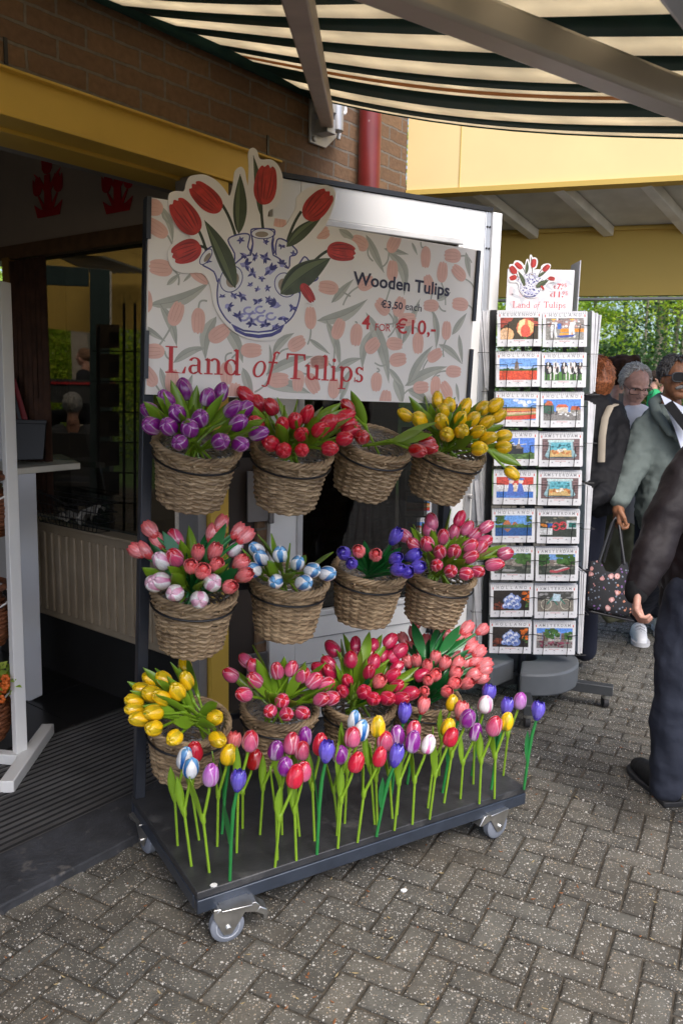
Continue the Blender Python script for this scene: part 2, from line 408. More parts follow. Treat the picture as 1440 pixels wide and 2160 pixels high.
# inner side wall: radiator below, window, white header with red tulips
iw = MB()
iw.box((JS + .06, 1.15, .61), (.1, 1.7, .46)); iw.box((JS + .06, 3.6, 1.4), (.1, 3.1, 2.9))
iw.build('inner_wall', PLASTERW, bw)
sk_ = MB(); sk_.box((JS + .06, 1.15, .19), (.104, 1.7, .38)); sk_.build('added_dark_strip', mat('added_strip_black', (.015, .015, .015), .6), bw)  # black strip added to darken the wall below the radiator; no real plinth
hw = MB(); hw.box((JS + .045, 1.15, 2.62), (.09, 1.7, .68)); hw.build('header_panel', mat('brownish_panel', (.42, .35, .30), .6, var=.05), bw)  # panel in one even brownish tone
wb = MB(); wb.box((JS + .04, 1.15, 2.25), (.12, 1.7, .07)); wb.build('window_head', mat('brown_wood', (.14, .075, .035), .5, var=.25, scale=20), bw)
ce = MB(); ce.box((-1.5, 2.6, 2.98), (5.4, 4.6, .06)); ce.box((-1.5, 4.95, 1.5), (5.4, .1, 3.0)); ce.box((-4.1, 2.5, 1.5), (.1, 5, 3))
ce.build('shop_shell', mat('shop_interior', (.25, .22, .2), .8), bw)
gl = MB(); gl.box((JS + .03, 1.1, 1.53), (.006, 1.3, 1.38)); gl.build('window_pane', glassmat('window_glass', (.30, .28, .24)), bw)
# red tulip ornaments on the header panel
RED_D = mat('red_decal', (.48, .012, .02), .5)
def ornament(u, v, sc):
    p = SW(u, v); o = MB()
    def T(x, y, d): return Vector((JS - .001 - .004 + 0 * d - .0, p.y - x * sc, p.z + y * sc)) + Vector((-d, 0, 0))
    def pl(pts): o.prism(pts, lambda x, y, d: T(x, y, d), 0, .003)
    def tul(cx, cy, w, h, a=0):
        pts = [(-.5, .1), (-.52, .5), (-.45, 1), (-.25, .72), (0, 1.05), (.25, .72), (.45, 1), (.52, .5), (.5, .1), (.3, -.1), (0, -.18), (-.3, -.1)]
        ca, sa = math.cos(a), math.sin(a)
        pl([(cx + (x * w) * ca - (y * h) * sa, cy + (x * w) * sa + (y * h) * ca) for x, y in pts])
    tul(0, .30, .36, .42); tul(-.38, -.12, .3, .32, .08); tul(.38, -.12, .3, .32, -.08)
    pl([(-.1, .22), (.1, .22), (.14, -.5), (-.14, -.5)])
    for sg in (-1, 1):
        pl([(sg * .1, .0), (sg * .25, .16), (sg * .5, .3), (sg * .3, .05), (sg * .1, -.12)][::sg])
        pl([(sg * .1, -.42), (sg * .34, -.16), (sg * .36, -.2), (sg * .14, -.55)][::sg])
        pl([(0, -.62), (sg * .4, -.62), (sg * .52, -.34), (sg * .3, -.45), (0, -.5)][::sg])
    return o.build('tulip_decal', RED_D, bw)
ornament(103, 392, .235); ornament(250, 385, .21)
# radiator under the window
ra = wthing('radiator', 'cream ribbed panel radiator on the wall below the shop window', 'radiator')
q = MB(); q.box((JS - .045, 1.0, .6), (.05, 1.5, .5)); q.build('panel', mat('radiator_cream', (.34, .275, .195), .5), ra, bevel=.008)
q = MB()
for i in range(22): q.box((JS - .075, .31 + i * .066, .6), (.016, .034, .42))
q.build('fin', MT['radiator_cream'], ra, bevel=.006)
q = MB(); q.box((JS - .06, 1.0, .862), (.1, 1.52, .012)); q.build('top_grille', mat('radiator_top', (.34, .28, .2), .5), ra, bevel=.003)
# spot lamp in the ceiling beyond the window
# corner pipe
pp = wthing('drainpipe', 'dark red downpipe running down the brick wall beside the corner', 'pipe')
q = MB(); q.cyl((1.9, -.062, .02), (1.9, -.062, 4.2), .052, 20); q.build('pipe', PVC, pp)

# ------------------------------------------------------------------ glazed door leaf standing open
HNG = PL(560, 1085, M0, WN)
A_D = rad(59.5); DX = Vector((math.sin(A_D), math.cos(A_D), 0))
dr = thing('glazed_door', 'white framed glass door leaf standing open behind the tulip trolley', 'door', (HNG.x, HNG.y, 0), math.pi / 2 - A_D)
DW, DT = 1.20, 2.44
q = MB()
q.box((.075, 0, (DT + .04) / 2), (.13, .055, DT - .04)); q.box((1.075, 0, (DT + .04) / 2), (.13, .055, DT - .04))
q.box((.575, 0, DT - .07), (.868, .055, .14)); q.box((.575, 0, .29), (.868, .05, .5))
q.build('door_frame', WHITE, dr, bevel=.004)
q = MB()
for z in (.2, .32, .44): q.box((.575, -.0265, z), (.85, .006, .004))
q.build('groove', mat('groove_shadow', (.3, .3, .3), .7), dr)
q = MB()
q.box((.575, -.02, DT - .155), (.868, .03, .03)); q.box((.155, -.02, 1.41), (.03, .03, 1.72)); q.box((.995, -.02, 1.41), (.03, .03, 1.72)); q.box((.575, -.02, .555), (.868, .03, .03))
q.build('glazing_bead', mat('white_bead', (.62, .62, .61), .4), dr, bevel=.006)
q = MB(); q.box((.575, .004, 1.42), (.84, .008, 1.74)); q.build('glass_pane', glassmat('door_glass', (.34, .34, .32)), dr)
q = MB(); q.box((1.158, -.004, 1.24), (.034, .05, 2.4)); q.build('edge_profile', mat('grey_profile', (.48, .5, .53), .35, .4), dr, bevel=.003)
q = MB(); q.box((1.205, -.012, 1.24), (.055, .06, 2.4)); q.build('edge_strip', WHITE, dr, bevel=.004)
q = MB(); q.box((.58, .0, DT + .012), (1.2, .07, .02)); q.build('top_seal', BLACK, dr)
q = MB(); q.box((1.10, -.034, 1.05), (.035, .014, .24)); q.cyl((1.112, -.04, 1.06), (1.112, -.06, 1.06), .012, 12); q.build('lock_plate', ALU, dr, bevel=.002)
q = MB(); q.box((-.06, -.05, 1.12), (.1, .012, .22)); q.cyl((-.0, -.055, 1.0), (0, -.055, 1.25), .014, 12); q.box((-.06, -.05, .32), (.1, .012, .2))
q.build('hinge', mat('hinge_steel', (.2, .19, .19), .4, .8), dr, bevel=.002)
q = MB()
for x, z in ((1.15, 2.37), (1.166, 2.37), (1.15, 2.27), (1.166, 2.27)): q.cyl((x, -.03, z), (x, -.034, z), .005, 8)
q.build('screw', BLACKWIRE, dr)
# ------------------------------------------------------------------ awning
KA = .26; ZA = 2.82
STRIPES = [(-1.62, -1.52), (-1.40, -1.30), (-1.19, -1.12), (-1.02, -.85), (-.73, -.63), (-.50, -.40), (-.28, -.18), (-.07, .03), (.13, .20), (.31, .41), (.512, .62), (.727, .824), (.933, 1.006), (1.108, 1.278), (1.393, 1.497)]
ORNG = [(1.040, 1.077)]
aw = wthing('striped_awning', 'cream and dark green striped awning folding out from the brick wall', 'awning')
AW_END, D_BAR = 1.55, 1.86
edges = sorted(set([-1.7, AW_END] + [x for s_ in STRIPES + ORNG for x in s_]))
fb = MB()
NS = 16
for i in range(len(edges) - 1):
    s0, s1 = edges[i], edges[i + 1]; mid = (s0 + s1) / 2
    mi = 1 if any(a < mid < b for a, b in STRIPES) else 2 if any(a < mid < b for a, b in ORNG) else 0
    vs = []
    for k in range(NS + 1):
        d = D_BAR * k / NS
        for s_ in (s0, s1):
            sag = .05 * math.sin(math.pi * k / NS) * (1 - .25 * math.sin(s_ * 2.1)) + .012 * math.sin(s_ * 5 + d * 2)
            vs.append((s_, -d - .04, ZA - KA * d - sag))
    fb.add(vs, [(2 * k, 2 * k + 1, 2 * k + 3, 2 * k + 2) for k in range(NS)], mi)
AWN_C = mat('awning_cream', (.88, .80, .63), .85, var=.14, scale=5, trans=.62, bump=.1, bscale=400)
AWN_G = mat('awning_green', (.012, .055, .042), .85, var=.15, trans=.2)
AWN_O = mat('awning_orange', (.55, .30, .12), .85, trans=.4)
o = fb.build('fabric', [AWN_C, AWN_G, AWN_O], aw)
sm = o.modifiers.new('Solidify', 'SOLIDIFY'); sm.thickness = .0015
q = MB(); q.tube([(AW_END - .002, -D_BAR * k / 10 - .04, ZA - KA * D_BAR * k / 10 - .05 * math.sin(math.pi * k / 10) * (1 - .25 * math.sin(AW_END * 2.1)) - .012 * math.sin(AW_END * 5 + D_BAR * k / 5)) for k in range(11)], .005, 6)
q.build('hem', AWN_G, aw)
q = MB(); q.cyl((-1.75, -.05, ZA + .02), (1.6, -.05, ZA + .02), .045, 16); q.box((-.08, -.035, ZA + .07), (3.36, .07, .02)); q.build('roller', AWN_G, aw)
FBM = mat('front_bar_alu', (.50, .52, .55), .35, .5, var=.06)
q = MB(); q.box((-.05, -D_BAR - .09, ZA - KA * D_BAR - .02), (3.4, .10, .13)); q.box((-.05, -D_BAR - .145, ZA - KA * D_BAR - .05), (3.4, .02, .02)); q.build('front_bar', FBM, aw, bevel=.012)
def AP(u, v, off=.13):       # a pixel on the plane just under the fabric, in wall coordinates
    n = Vector((0, 0, 1)) - WN * KA
    p = PL(u, v, Vector((M0.x, M0.y, ZA - off)), n); return WMx.inverted() @ p
ARM = mat('arm_alu', (.50, .46, .41), .42, .45, var=.06)
BR = WMx.inverted() @ PL(690, 252, WP(0, -.06, 0), WN)
E1 = AP(610, -86); E2 = AP(1560, 258, .10)
q = MB(); q.bar(BR, E1, .055, .07); q.build('upper_arm', mat('arm_wood_tone', (.36, .30, .26), .5, .4), aw, bevel=.006)
q = MB(); q.bar(E1 + Vector((0, 0, .02)), E2, .070, .066); q.build('forearm', ARM, aw, bevel=.01)
q = MB(); q.cyl(E1 + Vector((0, 0, -.03)), E1 + Vector((0, 0, .05)), .036, 16); q.build('elbow', ALU, aw)
q = MB()
c = Vector((BR.x, 0, BR.z))
q.prism([(-.06, -.10), (.05, -.10), (.13, -.03), (.15, .10), (-.06, .10)], lambda x, y, d: c + Vector((x, -.004 - d, y)), 0, .012)
q.box(c + Vector((.01, -.05, .06)), (.10, .08, .07)); q.box(c + Vector((.0, -.05, -.03)), (.06, .07, .06))
q.cyl(c + Vector((.05, -.075, -.04)), c + Vector((.05, -.075, .07)), .028, 14)
q.cyl(c + Vector((-.035, -.016, -.08)), c + Vector((-.035, -.026, -.08)), .014, 8)
q.build('wall_bracket', mat('bracket_grey', (.42, .43, .45), .4, .5), aw, bevel=.003)
q = MB(); q.tube([c + Vector((.10, -.06, .075)) + Vector((.026 * math.cos(a), .004 * math.sin(a), .026 * math.sin(a))) for a in [i * math.pi / 6 for i in range(12)]], .008, 8, closed=True)
q.cyl(c + Vector((.10, -.06, .03)), c + Vector((.085, -.055, -.06)), .009, 8); q.build('crank_eye', mat('white_plastic', (.7, .7, .7), .4), aw)

# ------------------------------------------------------------------ yellow canopy building on the right
FD = Vector((.95, -.312, 0)).normalized(); FN = Vector((.312, .95, 0)).normalized()   # along it; away from us
F0 = WP(2.305, .0, 0)
cb_ = thing('yellow_canopy', 'pale yellow canopy with white rafters beside the brick corner', 'canopy', (F0.x, F0.y, 0), math.atan2(FD.y, FD.x))
ZF = 2.585
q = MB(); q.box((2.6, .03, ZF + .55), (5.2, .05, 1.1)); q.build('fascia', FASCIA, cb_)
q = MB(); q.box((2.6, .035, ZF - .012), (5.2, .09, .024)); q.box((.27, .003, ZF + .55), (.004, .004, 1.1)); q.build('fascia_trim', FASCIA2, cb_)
Ls = .55; dz = .125
q = MB()
q.add([(-.4, .08, ZF + .03), (5.2, .08, ZF + .03), (5.2, .08 + Ls, ZF + .03 - dz), (-.4, .08 + Ls, ZF + .03 - dz),
       (-.4, .08, ZF + .05), (5.2, .08, ZF + .05), (5.2, .08 + Ls, ZF + .05 - dz), (-.4, .08 + Ls, ZF + .05 - dz)], [(0, 3, 2, 1), (4, 5, 6, 7), (0, 1, 5, 4), (2, 3, 7, 6)])
q.build('soffit', mat('soffit_white', (.66, .66, .63), .6), cb_)
for x in (.35, .75, 1.15, 1.55, 1.95, 2.35):
    q = MB(); q.bar((x - .0, .075, ZF - .0), (x + .24, .08 + Ls, ZF - dz), .055, .05)
    q.build('rafter', mat('rafter_white', (.80, .80, .78), .5), cb_, bevel=.003)
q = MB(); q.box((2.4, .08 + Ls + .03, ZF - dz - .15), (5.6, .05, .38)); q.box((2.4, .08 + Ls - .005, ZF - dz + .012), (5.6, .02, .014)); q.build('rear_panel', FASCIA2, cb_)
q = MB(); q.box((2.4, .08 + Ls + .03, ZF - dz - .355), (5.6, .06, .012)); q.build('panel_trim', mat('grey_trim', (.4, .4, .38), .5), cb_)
q = MB(); q.box((2.6, .6, ZF + 1.12), (5.2, 1.4, .04)); q.build('roof', mat('canopy_roof', (.3, .3, .3), .7), cb_)
# ------------------------------------------------------------------ lettering
_tc = {}
def text_polys(s, bold=0.0):
    """built-in typeface as flat triangles; returns (verts2d, faces, width) at cap size 1"""
    if (s, bold) in _tc: return _tc[(s, bold)]
    cu = bpy.data.curves.new('t', 'FONT'); cu.body = s; cu.size = 1.0; cu.offset = bold; cu.resolution_u = 3
    o = bpy.data.objects.new('t', cu); COL.objects.link(o)
    bpy.context.view_layer.update()
    me = bpy.data.meshes.new_from_object(o.evaluated_get(bpy.context.evaluated_depsgraph_get()))
    vs = [(v.co.x, v.co.y) for v in me.vertices]; fs = [tuple(p.vertices) for p in me.polygons]
    bpy.data.objects.remove(o); bpy.data.curves.remove(cu); bpy.data.meshes.remove(me)
    xs = [v[0] for v in vs] or [0]
    _tc[(s, bold)] = (vs, fs, min(xs), max(xs)); return _tc[(s, bold)]
def put_text(mb, s, fn, x0, y0, x1, h, bold=0.0, mi=0):
    """fit the string between x0 and x1 (baseline y0, cap height h)"""
    vs, fs, a, b = text_polys(s, bold)
    kx = (x1 - x0) / (b - a); ky = h / .73
    mb.add([fn(x0 + (x - a) * kx, y0 + y * ky) for x, y in vs], fs, mi)
def ringpoly(cx, cy, rx, ry, tx, ty, a0=0, a1=360, n=20, sl=0.0):
    """strips of an elliptic ring, thicker at the sides (tx) than at top and bottom (ty)"""
    out = []
    for i in range(n):
        q = []
        for (k, inn) in ((i, 0), (i + 1, 0), (i + 1, 1), (i, 1)):
            a = rad(a0 + (a1 - a0) * k / n); X = (rx - tx * inn) * math.cos(a); Y = (ry - ty * inn) * math.sin(a)
            q.append((cx + X + sl * (cy + Y), cy + Y))
        out.append(q)
    return out
def serif_glyphs():
    st = .10; th = .035; sf = .035
    def R(x0, y0, x1, y1): return [(x0, y0), (x1, y0), (x1, y1), (x0, y1)]
    def flag(x, y): return [(x - .075, y - .035), (x, y - .075), (x + .02, y - .03), (x + .02, y + .03)]
    g = {}
    g['L'] = ([R(.11, .03, .22, .70), R(.02, 0, .33, sf), R(.02, .70, .33, .70 + sf), [(.22, 0), (.52, 0), (.22, .05)], [(.45, 0), (.54, 0), (.57, .19), (.54, .19)]], .60)
    g['T'] = ([R(.25, .03, .36, .70), R(.15, 0, .46, sf), [(.02, .735), (.59, .735), (.59, .685), (.02, .685)], [(.02, .735), (.02, .55), (.05, .55), (.09, .69)], [(.59, .735), (.59, .55), (.56, .55), (.52, .69)]], .58)
    g['a'] = ([R(.27, .05, .36, .34), [(.27, .07), (.36, .05), (.43, .0), (.36, -.01)]] + ringpoly(.2, .33, .16, .135, .085, .04, 0, 165, 10) + ringpoly(.17, .125, .14, .135, .085, .04, 60, 320, 14) + [[(.13, .215), (.28, .27), (.28, .23), (.2, .21)], [(.2, .02), (.28, .09), (.28, .05), (.22, -.01)]], .45)
    g['n'] = ([R(.08, .03, .17, .44), R(.01, 0, .25, sf), flag(.09, .44), R(.36, .03, .45, .32), R(.29, 0, .53, sf)] + ringpoly(.295, .31, .155, .155, .09, .05, 0, 150, 10), .54)
    g['d'] = ([R(.34, .0, .43, .74), flag(.35, .74), [(.43, 0), (.5, .02), (.5, .045), (.43, .05)]] + ringpoly(.22, .225, .2, .235, .095, .04, 25, 335, 20), .52)
    g['o'] = (ringpoly(.19, .225, .185, .235, .075, .04, 0, 360, 24, .22), .43)
    g['f'] = ([[(.02, -.2), (.1, -.2), (.28, .62), (.21, .62)], [(.06, .40), (.33, .40), (.34, .45), (.07, .45)]] + ringpoly(.31, .60, .12, .14, .075, .045, 40, 175, 10) + ringpoly(-.03, -.19, .1, .08, .05, .035, 200, 350, 8), .40)
    g['u'] = ([R(.07, .13, .16, .44), flag(.08, .44), R(.34, .02, .43, .44), flag(.35, .44), [(.43, 0), (.5, .02), (.5, .05), (.43, .05)]] + ringpoly(.225, .15, .155, .16, .09, .05, 180, 340, 10), .52)
    g['l'] = ([R(.08, .03, .17, .74), flag(.09, .74), R(.01, 0, .25, sf)], .27)
    g['i'] = ([R(.08, .03, .17, .44), flag(.09, .44), R(.01, 0, .25, sf)] + ringpoly(.125, .61, .058, .058, .058, .058, 0, 360, 10), .27)
    g['p'] = ([R(.08, -.21, .17, .44), flag(.09, .44), R(.01, -.235, .26, -.2)] + ringpoly(.275, .22, .2, .235, .095, .04, -155, 155, 20), .51)
    g['s'] = (ringpoly(.18, .335, .13, .125, .075, .045, 20, 265, 12) + ringpoly(.18, .115, .14, .13, .08, .045, -150, 85, 12) + [[(.29, .47), (.31, .47), (.31, .33), (.285, .34)], [(.03, .14), (.055, .13), (.055, -.01), (.03, -.01)]], .37)
    return g
SERIF = serif_glyphs()
def put_serif(mb, s, fn, x0, y0, x1, h, mi=0):
    tot = sum(.22 if c == ' ' else SERIF[c][1] for c in s)
    kx = (x1 - x0) / tot; ky = h / .735; x = x0
    for c in s:
        if c == ' ': x += .22 * kx; continue
        for q in SERIF[c][0]: mb.poly([fn(x + a * kx, y0 + b * ky) for a, b in q], mi)
        x += SERIF[c][1] * kx

# ------------------------------------------------------------------ tulip trolley
tr = thing('display_trolley', 'dark grey wheeled display trolley with a printed tulip sign and rings of baskets', 'trolley', (BL.x, BL.y, 0), T_RZ)
BW, BD, BZ = 1.262, .628, .17
q = MB(); q.box((BW / 2, -BD / 2, BZ - .012), (BW, BD, .024)); q.build('platform', DARKBOARD, tr, bevel=.003)
q = MB(); q.box((BW / 2, -BD + .012, BZ - .0455), (BW, .03, .042)); q.box((BW / 2, -.012, BZ - .0455), (BW, .03, .042)); q.box((.014, -BD / 2, BZ - .0455), (.03, BD - .06, .042)); q.box((BW - .014, -BD / 2, BZ - .0455), (.03, BD - .06, .042))
q.build('edge_frame', mat('frame_slate', (.05, .062, .085), .35, .4, var=.15, scale=20), tr, bevel=.003)
q = MB(); q.lathe([(.010, 0), (.010, .0015), (0, .0017)], 7, o=(0, 0, 0))
for i in range(len(q.v)): q.v[i] = TI @ (G(451, 1868, BZ) + Vector((0, 0, .0005))) + Vector((q.v[i].x * 1.1, q.v[i].y, q.v[i].z))
q.build('paper_scrap', WHITE, tr)
def RK(x, z): return Vector((x + .036 * (z - .17), 0, z - .017 * x))
def rkp(x, y, z): p = RK(x, z); p.y = y; return p
q = MB(); q.bar(rkp(.022, -.02, .17), rkp(.022, -.02, 2.165), .036, .036, (0, 1, 0)); q.build('post', ANTHR, tr, bevel=.003)
q = MB(); q.bar(rkp(1.285, -.02, .17), rkp(1.285, -.02, 2.16), .036, .036, (0, 1, 0)); q.build('post', ANTHR, tr, bevel=.003)
for z in (.40, .885, 1.36):
    q = MB(); q.bar(rkp(.04, -.018, z), rkp(1.267, -.018, z), .025, .025); q.build('crossbar', ANTHR, tr, bevel=.002)
# casters
def caster(x, y, yaw, brake=True):
    Mx = Matrix.Translation((x, y, 0)) @ Matrix.Rotation(yaw, 4, 'Z')
    q = MB(Mx)
    q.box((-.0, 0, .117), (.09, .08, .006))
    for sy in (-1, 1):
        q.prism([(-.045, .116), (.05, .116), (.055, .10), (.008, .03), (-.015, .03), (-.045, .09)], lambda a, b, d: Vector((a - .02, sy * (.02 + d), b)), 0, .003)
    q.prism([(-.05, .114), (.06, .114), (.085, .085), (.07, .08), (-.02, .10), (-.06, .10)], lambda a, b, d: Vector((a, -.024 + d, b)), 0, .048)
    q.cyl((-.022, -.03, .05), (-.022, .03, .05), .009, 10)
    c_ = q.build('caster', STEEL, tr, bevel=.0015)
    q = MB(Mx); prof = [(.02, -.016), (.044, -.016), (.050, -.011), (.050, .011), (.044, .016), (.02, .016)]
    n = 28; vs = []
    for r, a in prof:
        for j in range(n): vs.append((-.022 + r * math.cos(2 * math.pi * j / n), a, .05 + r * math.sin(2 * math.pi * j / n)))
    q.add(vs, [(i * n + j, i * n + (j + 1) % n, (i + 1) * n + (j + 1) % n, (i + 1) * n + j) for i in range(5) for j in range(n)] + [tuple(range(n)), tuple(5 * n + j for j in range(n - 1, -1, -1))])
    q.tube([(-.022 + .034 * math.cos(t), -.0165, .05 + .034 * math.sin(t)) for t in [2 * math.pi * j / 20 for j in range(20)]], .0018, 6, closed=True, mi=1)
    q.build('wheel', [RUBBER, mat('hub_grey', (.42, .45, .5), .4)], c_)
    if brake:
        q = MB(Mx); q.box((.078, 0, .082), (.03, .05, .02), R=Matrix.Rotation(.6, 3, 'Y')); q.box((.09, 0, .062), (.012, .04, .03))
        q.build('brake_pedal', STEEL, c_, bevel=.003)
for (u, v), yw, bk_ in (((478, 1981), -.15, True), ((1042, 1764), math.pi + .1, False), ((313, 1795), math.pi / 2 + .1, False)):
    w_ = TI @ G(u, v, 0); caster(w_.x + .022 * math.cos(yw), w_.y + .022 * math.sin(yw), yw, bk_)
caster(1.13, -.09, .6, False)

# ---- printed sign
SG0 = Vector((.057, -.046, 1.557)); SGX = Vector((1.326, 0, -.0235)); SGZ = Vector((.021, 0, .602))
def SU(u, v):       # photo pixel -> sign coordinates in metres (x right, y up)
    p = TI @ PL(u, v, TM @ SG0, CY); d = p - SG0
    k = SGX.x * SGZ.z - SGX.z * SGZ.x
    return ((d.x * SGZ.z - d.z * SGZ.x) / k * 1.326, (SGX.x * d.z - SGX.z * d.x) / k * .602)
def SP(x, y, d=0.0): return SG0 + SGX * (x / 1.326) + SGZ * (y / .602) + Vector((0, -d, 0))
def c1(x, y): return SU(270 + x / 2.88, 300 + y / 2.88)
def c2(x, y): return SU(640 + x / 3.4286, 400 + y / 3.428)
def clip(poly, x0, y0, x1, y1):
    for ax, lim, sg in ((0, x0, 1), (0, x1, -1), (1, y0, 1), (1, y1, -1)):
        out = []
        for i in range(len(poly)):
            a, b = poly[i - 1], poly[i]; ia, ib = (a[ax] - lim) * sg >= 0, (b[ax] - lim) * sg >= 0
            if ia != ib:
                t = (lim - a[ax]) / (b[ax] - a[ax]); out.append((a[0] + (b[0] - a[0]) * t, a[1] + (b[1] - a[1]) * t))
            if ib: out.append(b)
        poly = out
        if len(poly) < 3: return []
    return poly
SIGNW = mat('sign_white', (.84, .81, .79), .42, var=.015, scale=2)
P_PINK = mat('print_pink', (.76, .46, .39), .45, var=.06, scale=20); P_PINK2 = mat('print_pink_dark', (.64, .34, .28), .45)
P_LEAF = mat('print_leaf', (.41, .42, .375), .45, var=.1, scale=20); P_LEAF2 = mat('print_leaf_dark', (.33, .34, .30), .45); P_LEAF3 = mat('print_leaf_light', (.50, .505, .45), .45)
P_RED = mat('print_red', (.42, .022, .018), .4, var=.3, scale=25); P_RED2 = mat('print_red_dark', (.20, .008, .008), .4)
P_GRN = mat('print_green', (.055, .075, .032), .4, var=.3, scale=18); P_GRN2 = mat('print_green_dark', (.022, .032, .015), .4); P_GRN3 = mat('print_green_light', (.11, .14, .06), .4)
P_BLUE = mat('print_blue', (.045, .045, .22), .4, var=.3, scale=40); P_BLUE2 = mat('print_blue_pale', (.30, .30, .58), .4, var=.3, scale=30); P_VASE = mat('print_vase', (.74, .74, .78), .35, var=.04, scale=8)
P_HOLE = mat('print_hollow', (.30, .24, .19), .5); L_RED = mat('lettering_red', (.52, .022, .03), .45); L_NAVY = mat('lettering_navy', (.018, .016, .05), .45); L_RED2 = mat('lettering_scarlet', (.55, .02, .025), .45)
def smooth2(p, n=3, closed=True):
    out = []; N_ = len(p)
    for i in range(N_ if closed else N_ - 1):
        a, b, c, d = p[(i - 1) % N_ if closed else max(i - 1, 0)], p[i], p[(i + 1) % N_], p[(i + 2) % N_ if closed else min(i + 2, N_ - 1)]
        for k in range(n):
            t = k / n; out.append(tuple(.5 * (2 * b[m] + (c[m] - a[m]) * t + (2 * a[m] - 5 * b[m] + 4 * c[m] - d[m]) * t * t + (3 * b[m] - a[m] - 3 * c[m] + d[m]) * t ** 3) for m in (0, 1)))
    if not closed: out.append(p[-1])
    return out
def tulip_shape(bx, by, ang, ln, w):
    """closed tulip head: base at bx,by, tip in direction ang (deg)"""
    pts = [(0, .0), (.06, .28), (.22, .45), (.45, .5), (.7, .46), (.92, .36), (1.0, .20), (.95, .12), (1.03, .0), (.96, -.14), (.99, -.26), (.86, -.40), (.65, -.48), (.4, -.5), (.2, -.42), (.05, -.24)]
    ca, sa = math.cos(rad(ang)), math.sin(rad(ang))
    return smooth2([(bx + t * ln * ca - y * w * sa, by + t * ln * sa + y * w * ca) for t, y in pts], 3)
def lancet(a, b, w, bend=.0, n=9, half=0):
    ax, ay = a; bx, by = b; dx, dy = bx - ax, by - ay; L = math.hypot(dx, dy); nx, ny = -dy / L, dx / L
    up_, dn = [], []
    for i in range(n + 1):
        t = i / n; ww = w * .5 * math.sin(math.pi * min(1, t * 1.0) ** .8) ** .9 if 0 < t < 1 else 0; c_ = bend * math.sin(math.pi * t)
        px, py = ax + dx * t + nx * c_, ay + dy * t + ny * c_
        up_.append((px + nx * ww * (1 if half <= 0 else .0), py + ny * ww * (1 if half <= 0 else .0))); dn.append((px - nx * ww * (1 if half >= 0 else 0), py - ny * ww * (1 if half >= 0 else 0)))
    return up_ + dn[-2:0:-1]
def band(pts, w):
    out = []
    L_, R_ = [], []
    for i, (x, y) in enumerate(pts):
        a = pts[max(i - 1, 0)]; b = pts[min(i + 1, len(pts) - 1)]; dx, dy = b[0] - a[0], b[1] - a[1]; l = math.hypot(dx, dy) or 1
        L_.append((x - dy / l * w / 2, y + dx / l * w / 2)); R_.append((x + dy / l * w / 2, y - dx / l * w / 2))
    for i in range(len(pts) - 1): out.append([L_[i], L_[i + 1], R_[i + 1], R_[i]])
    return out
def line2(a, b, bend, n=6):
    dx, dy = b[0] - a[0], b[1] - a[1]; L = math.hypot(dx, dy) or 1
    return [(a[0] + dx * i / n - dy / L * bend * math.sin(math.pi * i / n), a[1] + dy * i / n + dx / L * bend * math.sin(math.pi * i / n)) for i in range(n + 1)]
FADED = [(1, 135, 395, 180), (1, 165, 525, 155), (1, 195, 765, 180), (1, 95, 970, 92), (1, 285, 1045, 70), (1, 420, 1085, -90), (1, 150, 1270, 185), (1, 120, 1420, 130), (1, 262, 1450, 92), (1, 545, 1165, 35), (1, 740, 1265, 5), (1, 1015, 1225, 30), (1, 590, 1405, -85), (1, 430, 800, -30), (1, 915, 515, 92), (1, 1160, 560, 25), (1, 1400, 615, 165),
         (1, 1110, 1465, -55), (1, 905, 1445, 5), (1, 1025, 1450, -92), (1, 1240, 1495, 92), (1, 640, 1535, 85), (1, 1155, 1335, 5),
         (2, 640, 390, 60), (2, 870, 490, -88), (2, 630, 590, 90), (2, 1065, 480, 185), (2, 990, 600, 88), (2, 1110, 605, 150), (2, 170, 710, 180), (2, 440, 680, 25), (2, 895, 690, 115), (2, 910, 840, 185), (2, 1120, 830, 180), (2, 560, 850, 145), (2, 680, 850, 72), (2, 735, 940, 10), (2, 40, 930, 95), (2, 240, 1010, 70), (2, 370, 1050, -92), (2, 485, 1130, 40), (2, 645, 1115, 0), (2, 670, 1230, 10), (2, 815, 1110, -85), (2, 1020, 1020, 92), (2, 935, 1200, 30), (2, 515, 1390, -88), (2, 1070, 1315, 0), (2, 835, 1430, 5), (2, 940, 1420, -90), (2, 1020, 1450, 130), (2, 580, 1520, 85), (2, 100, 1250, 185)]
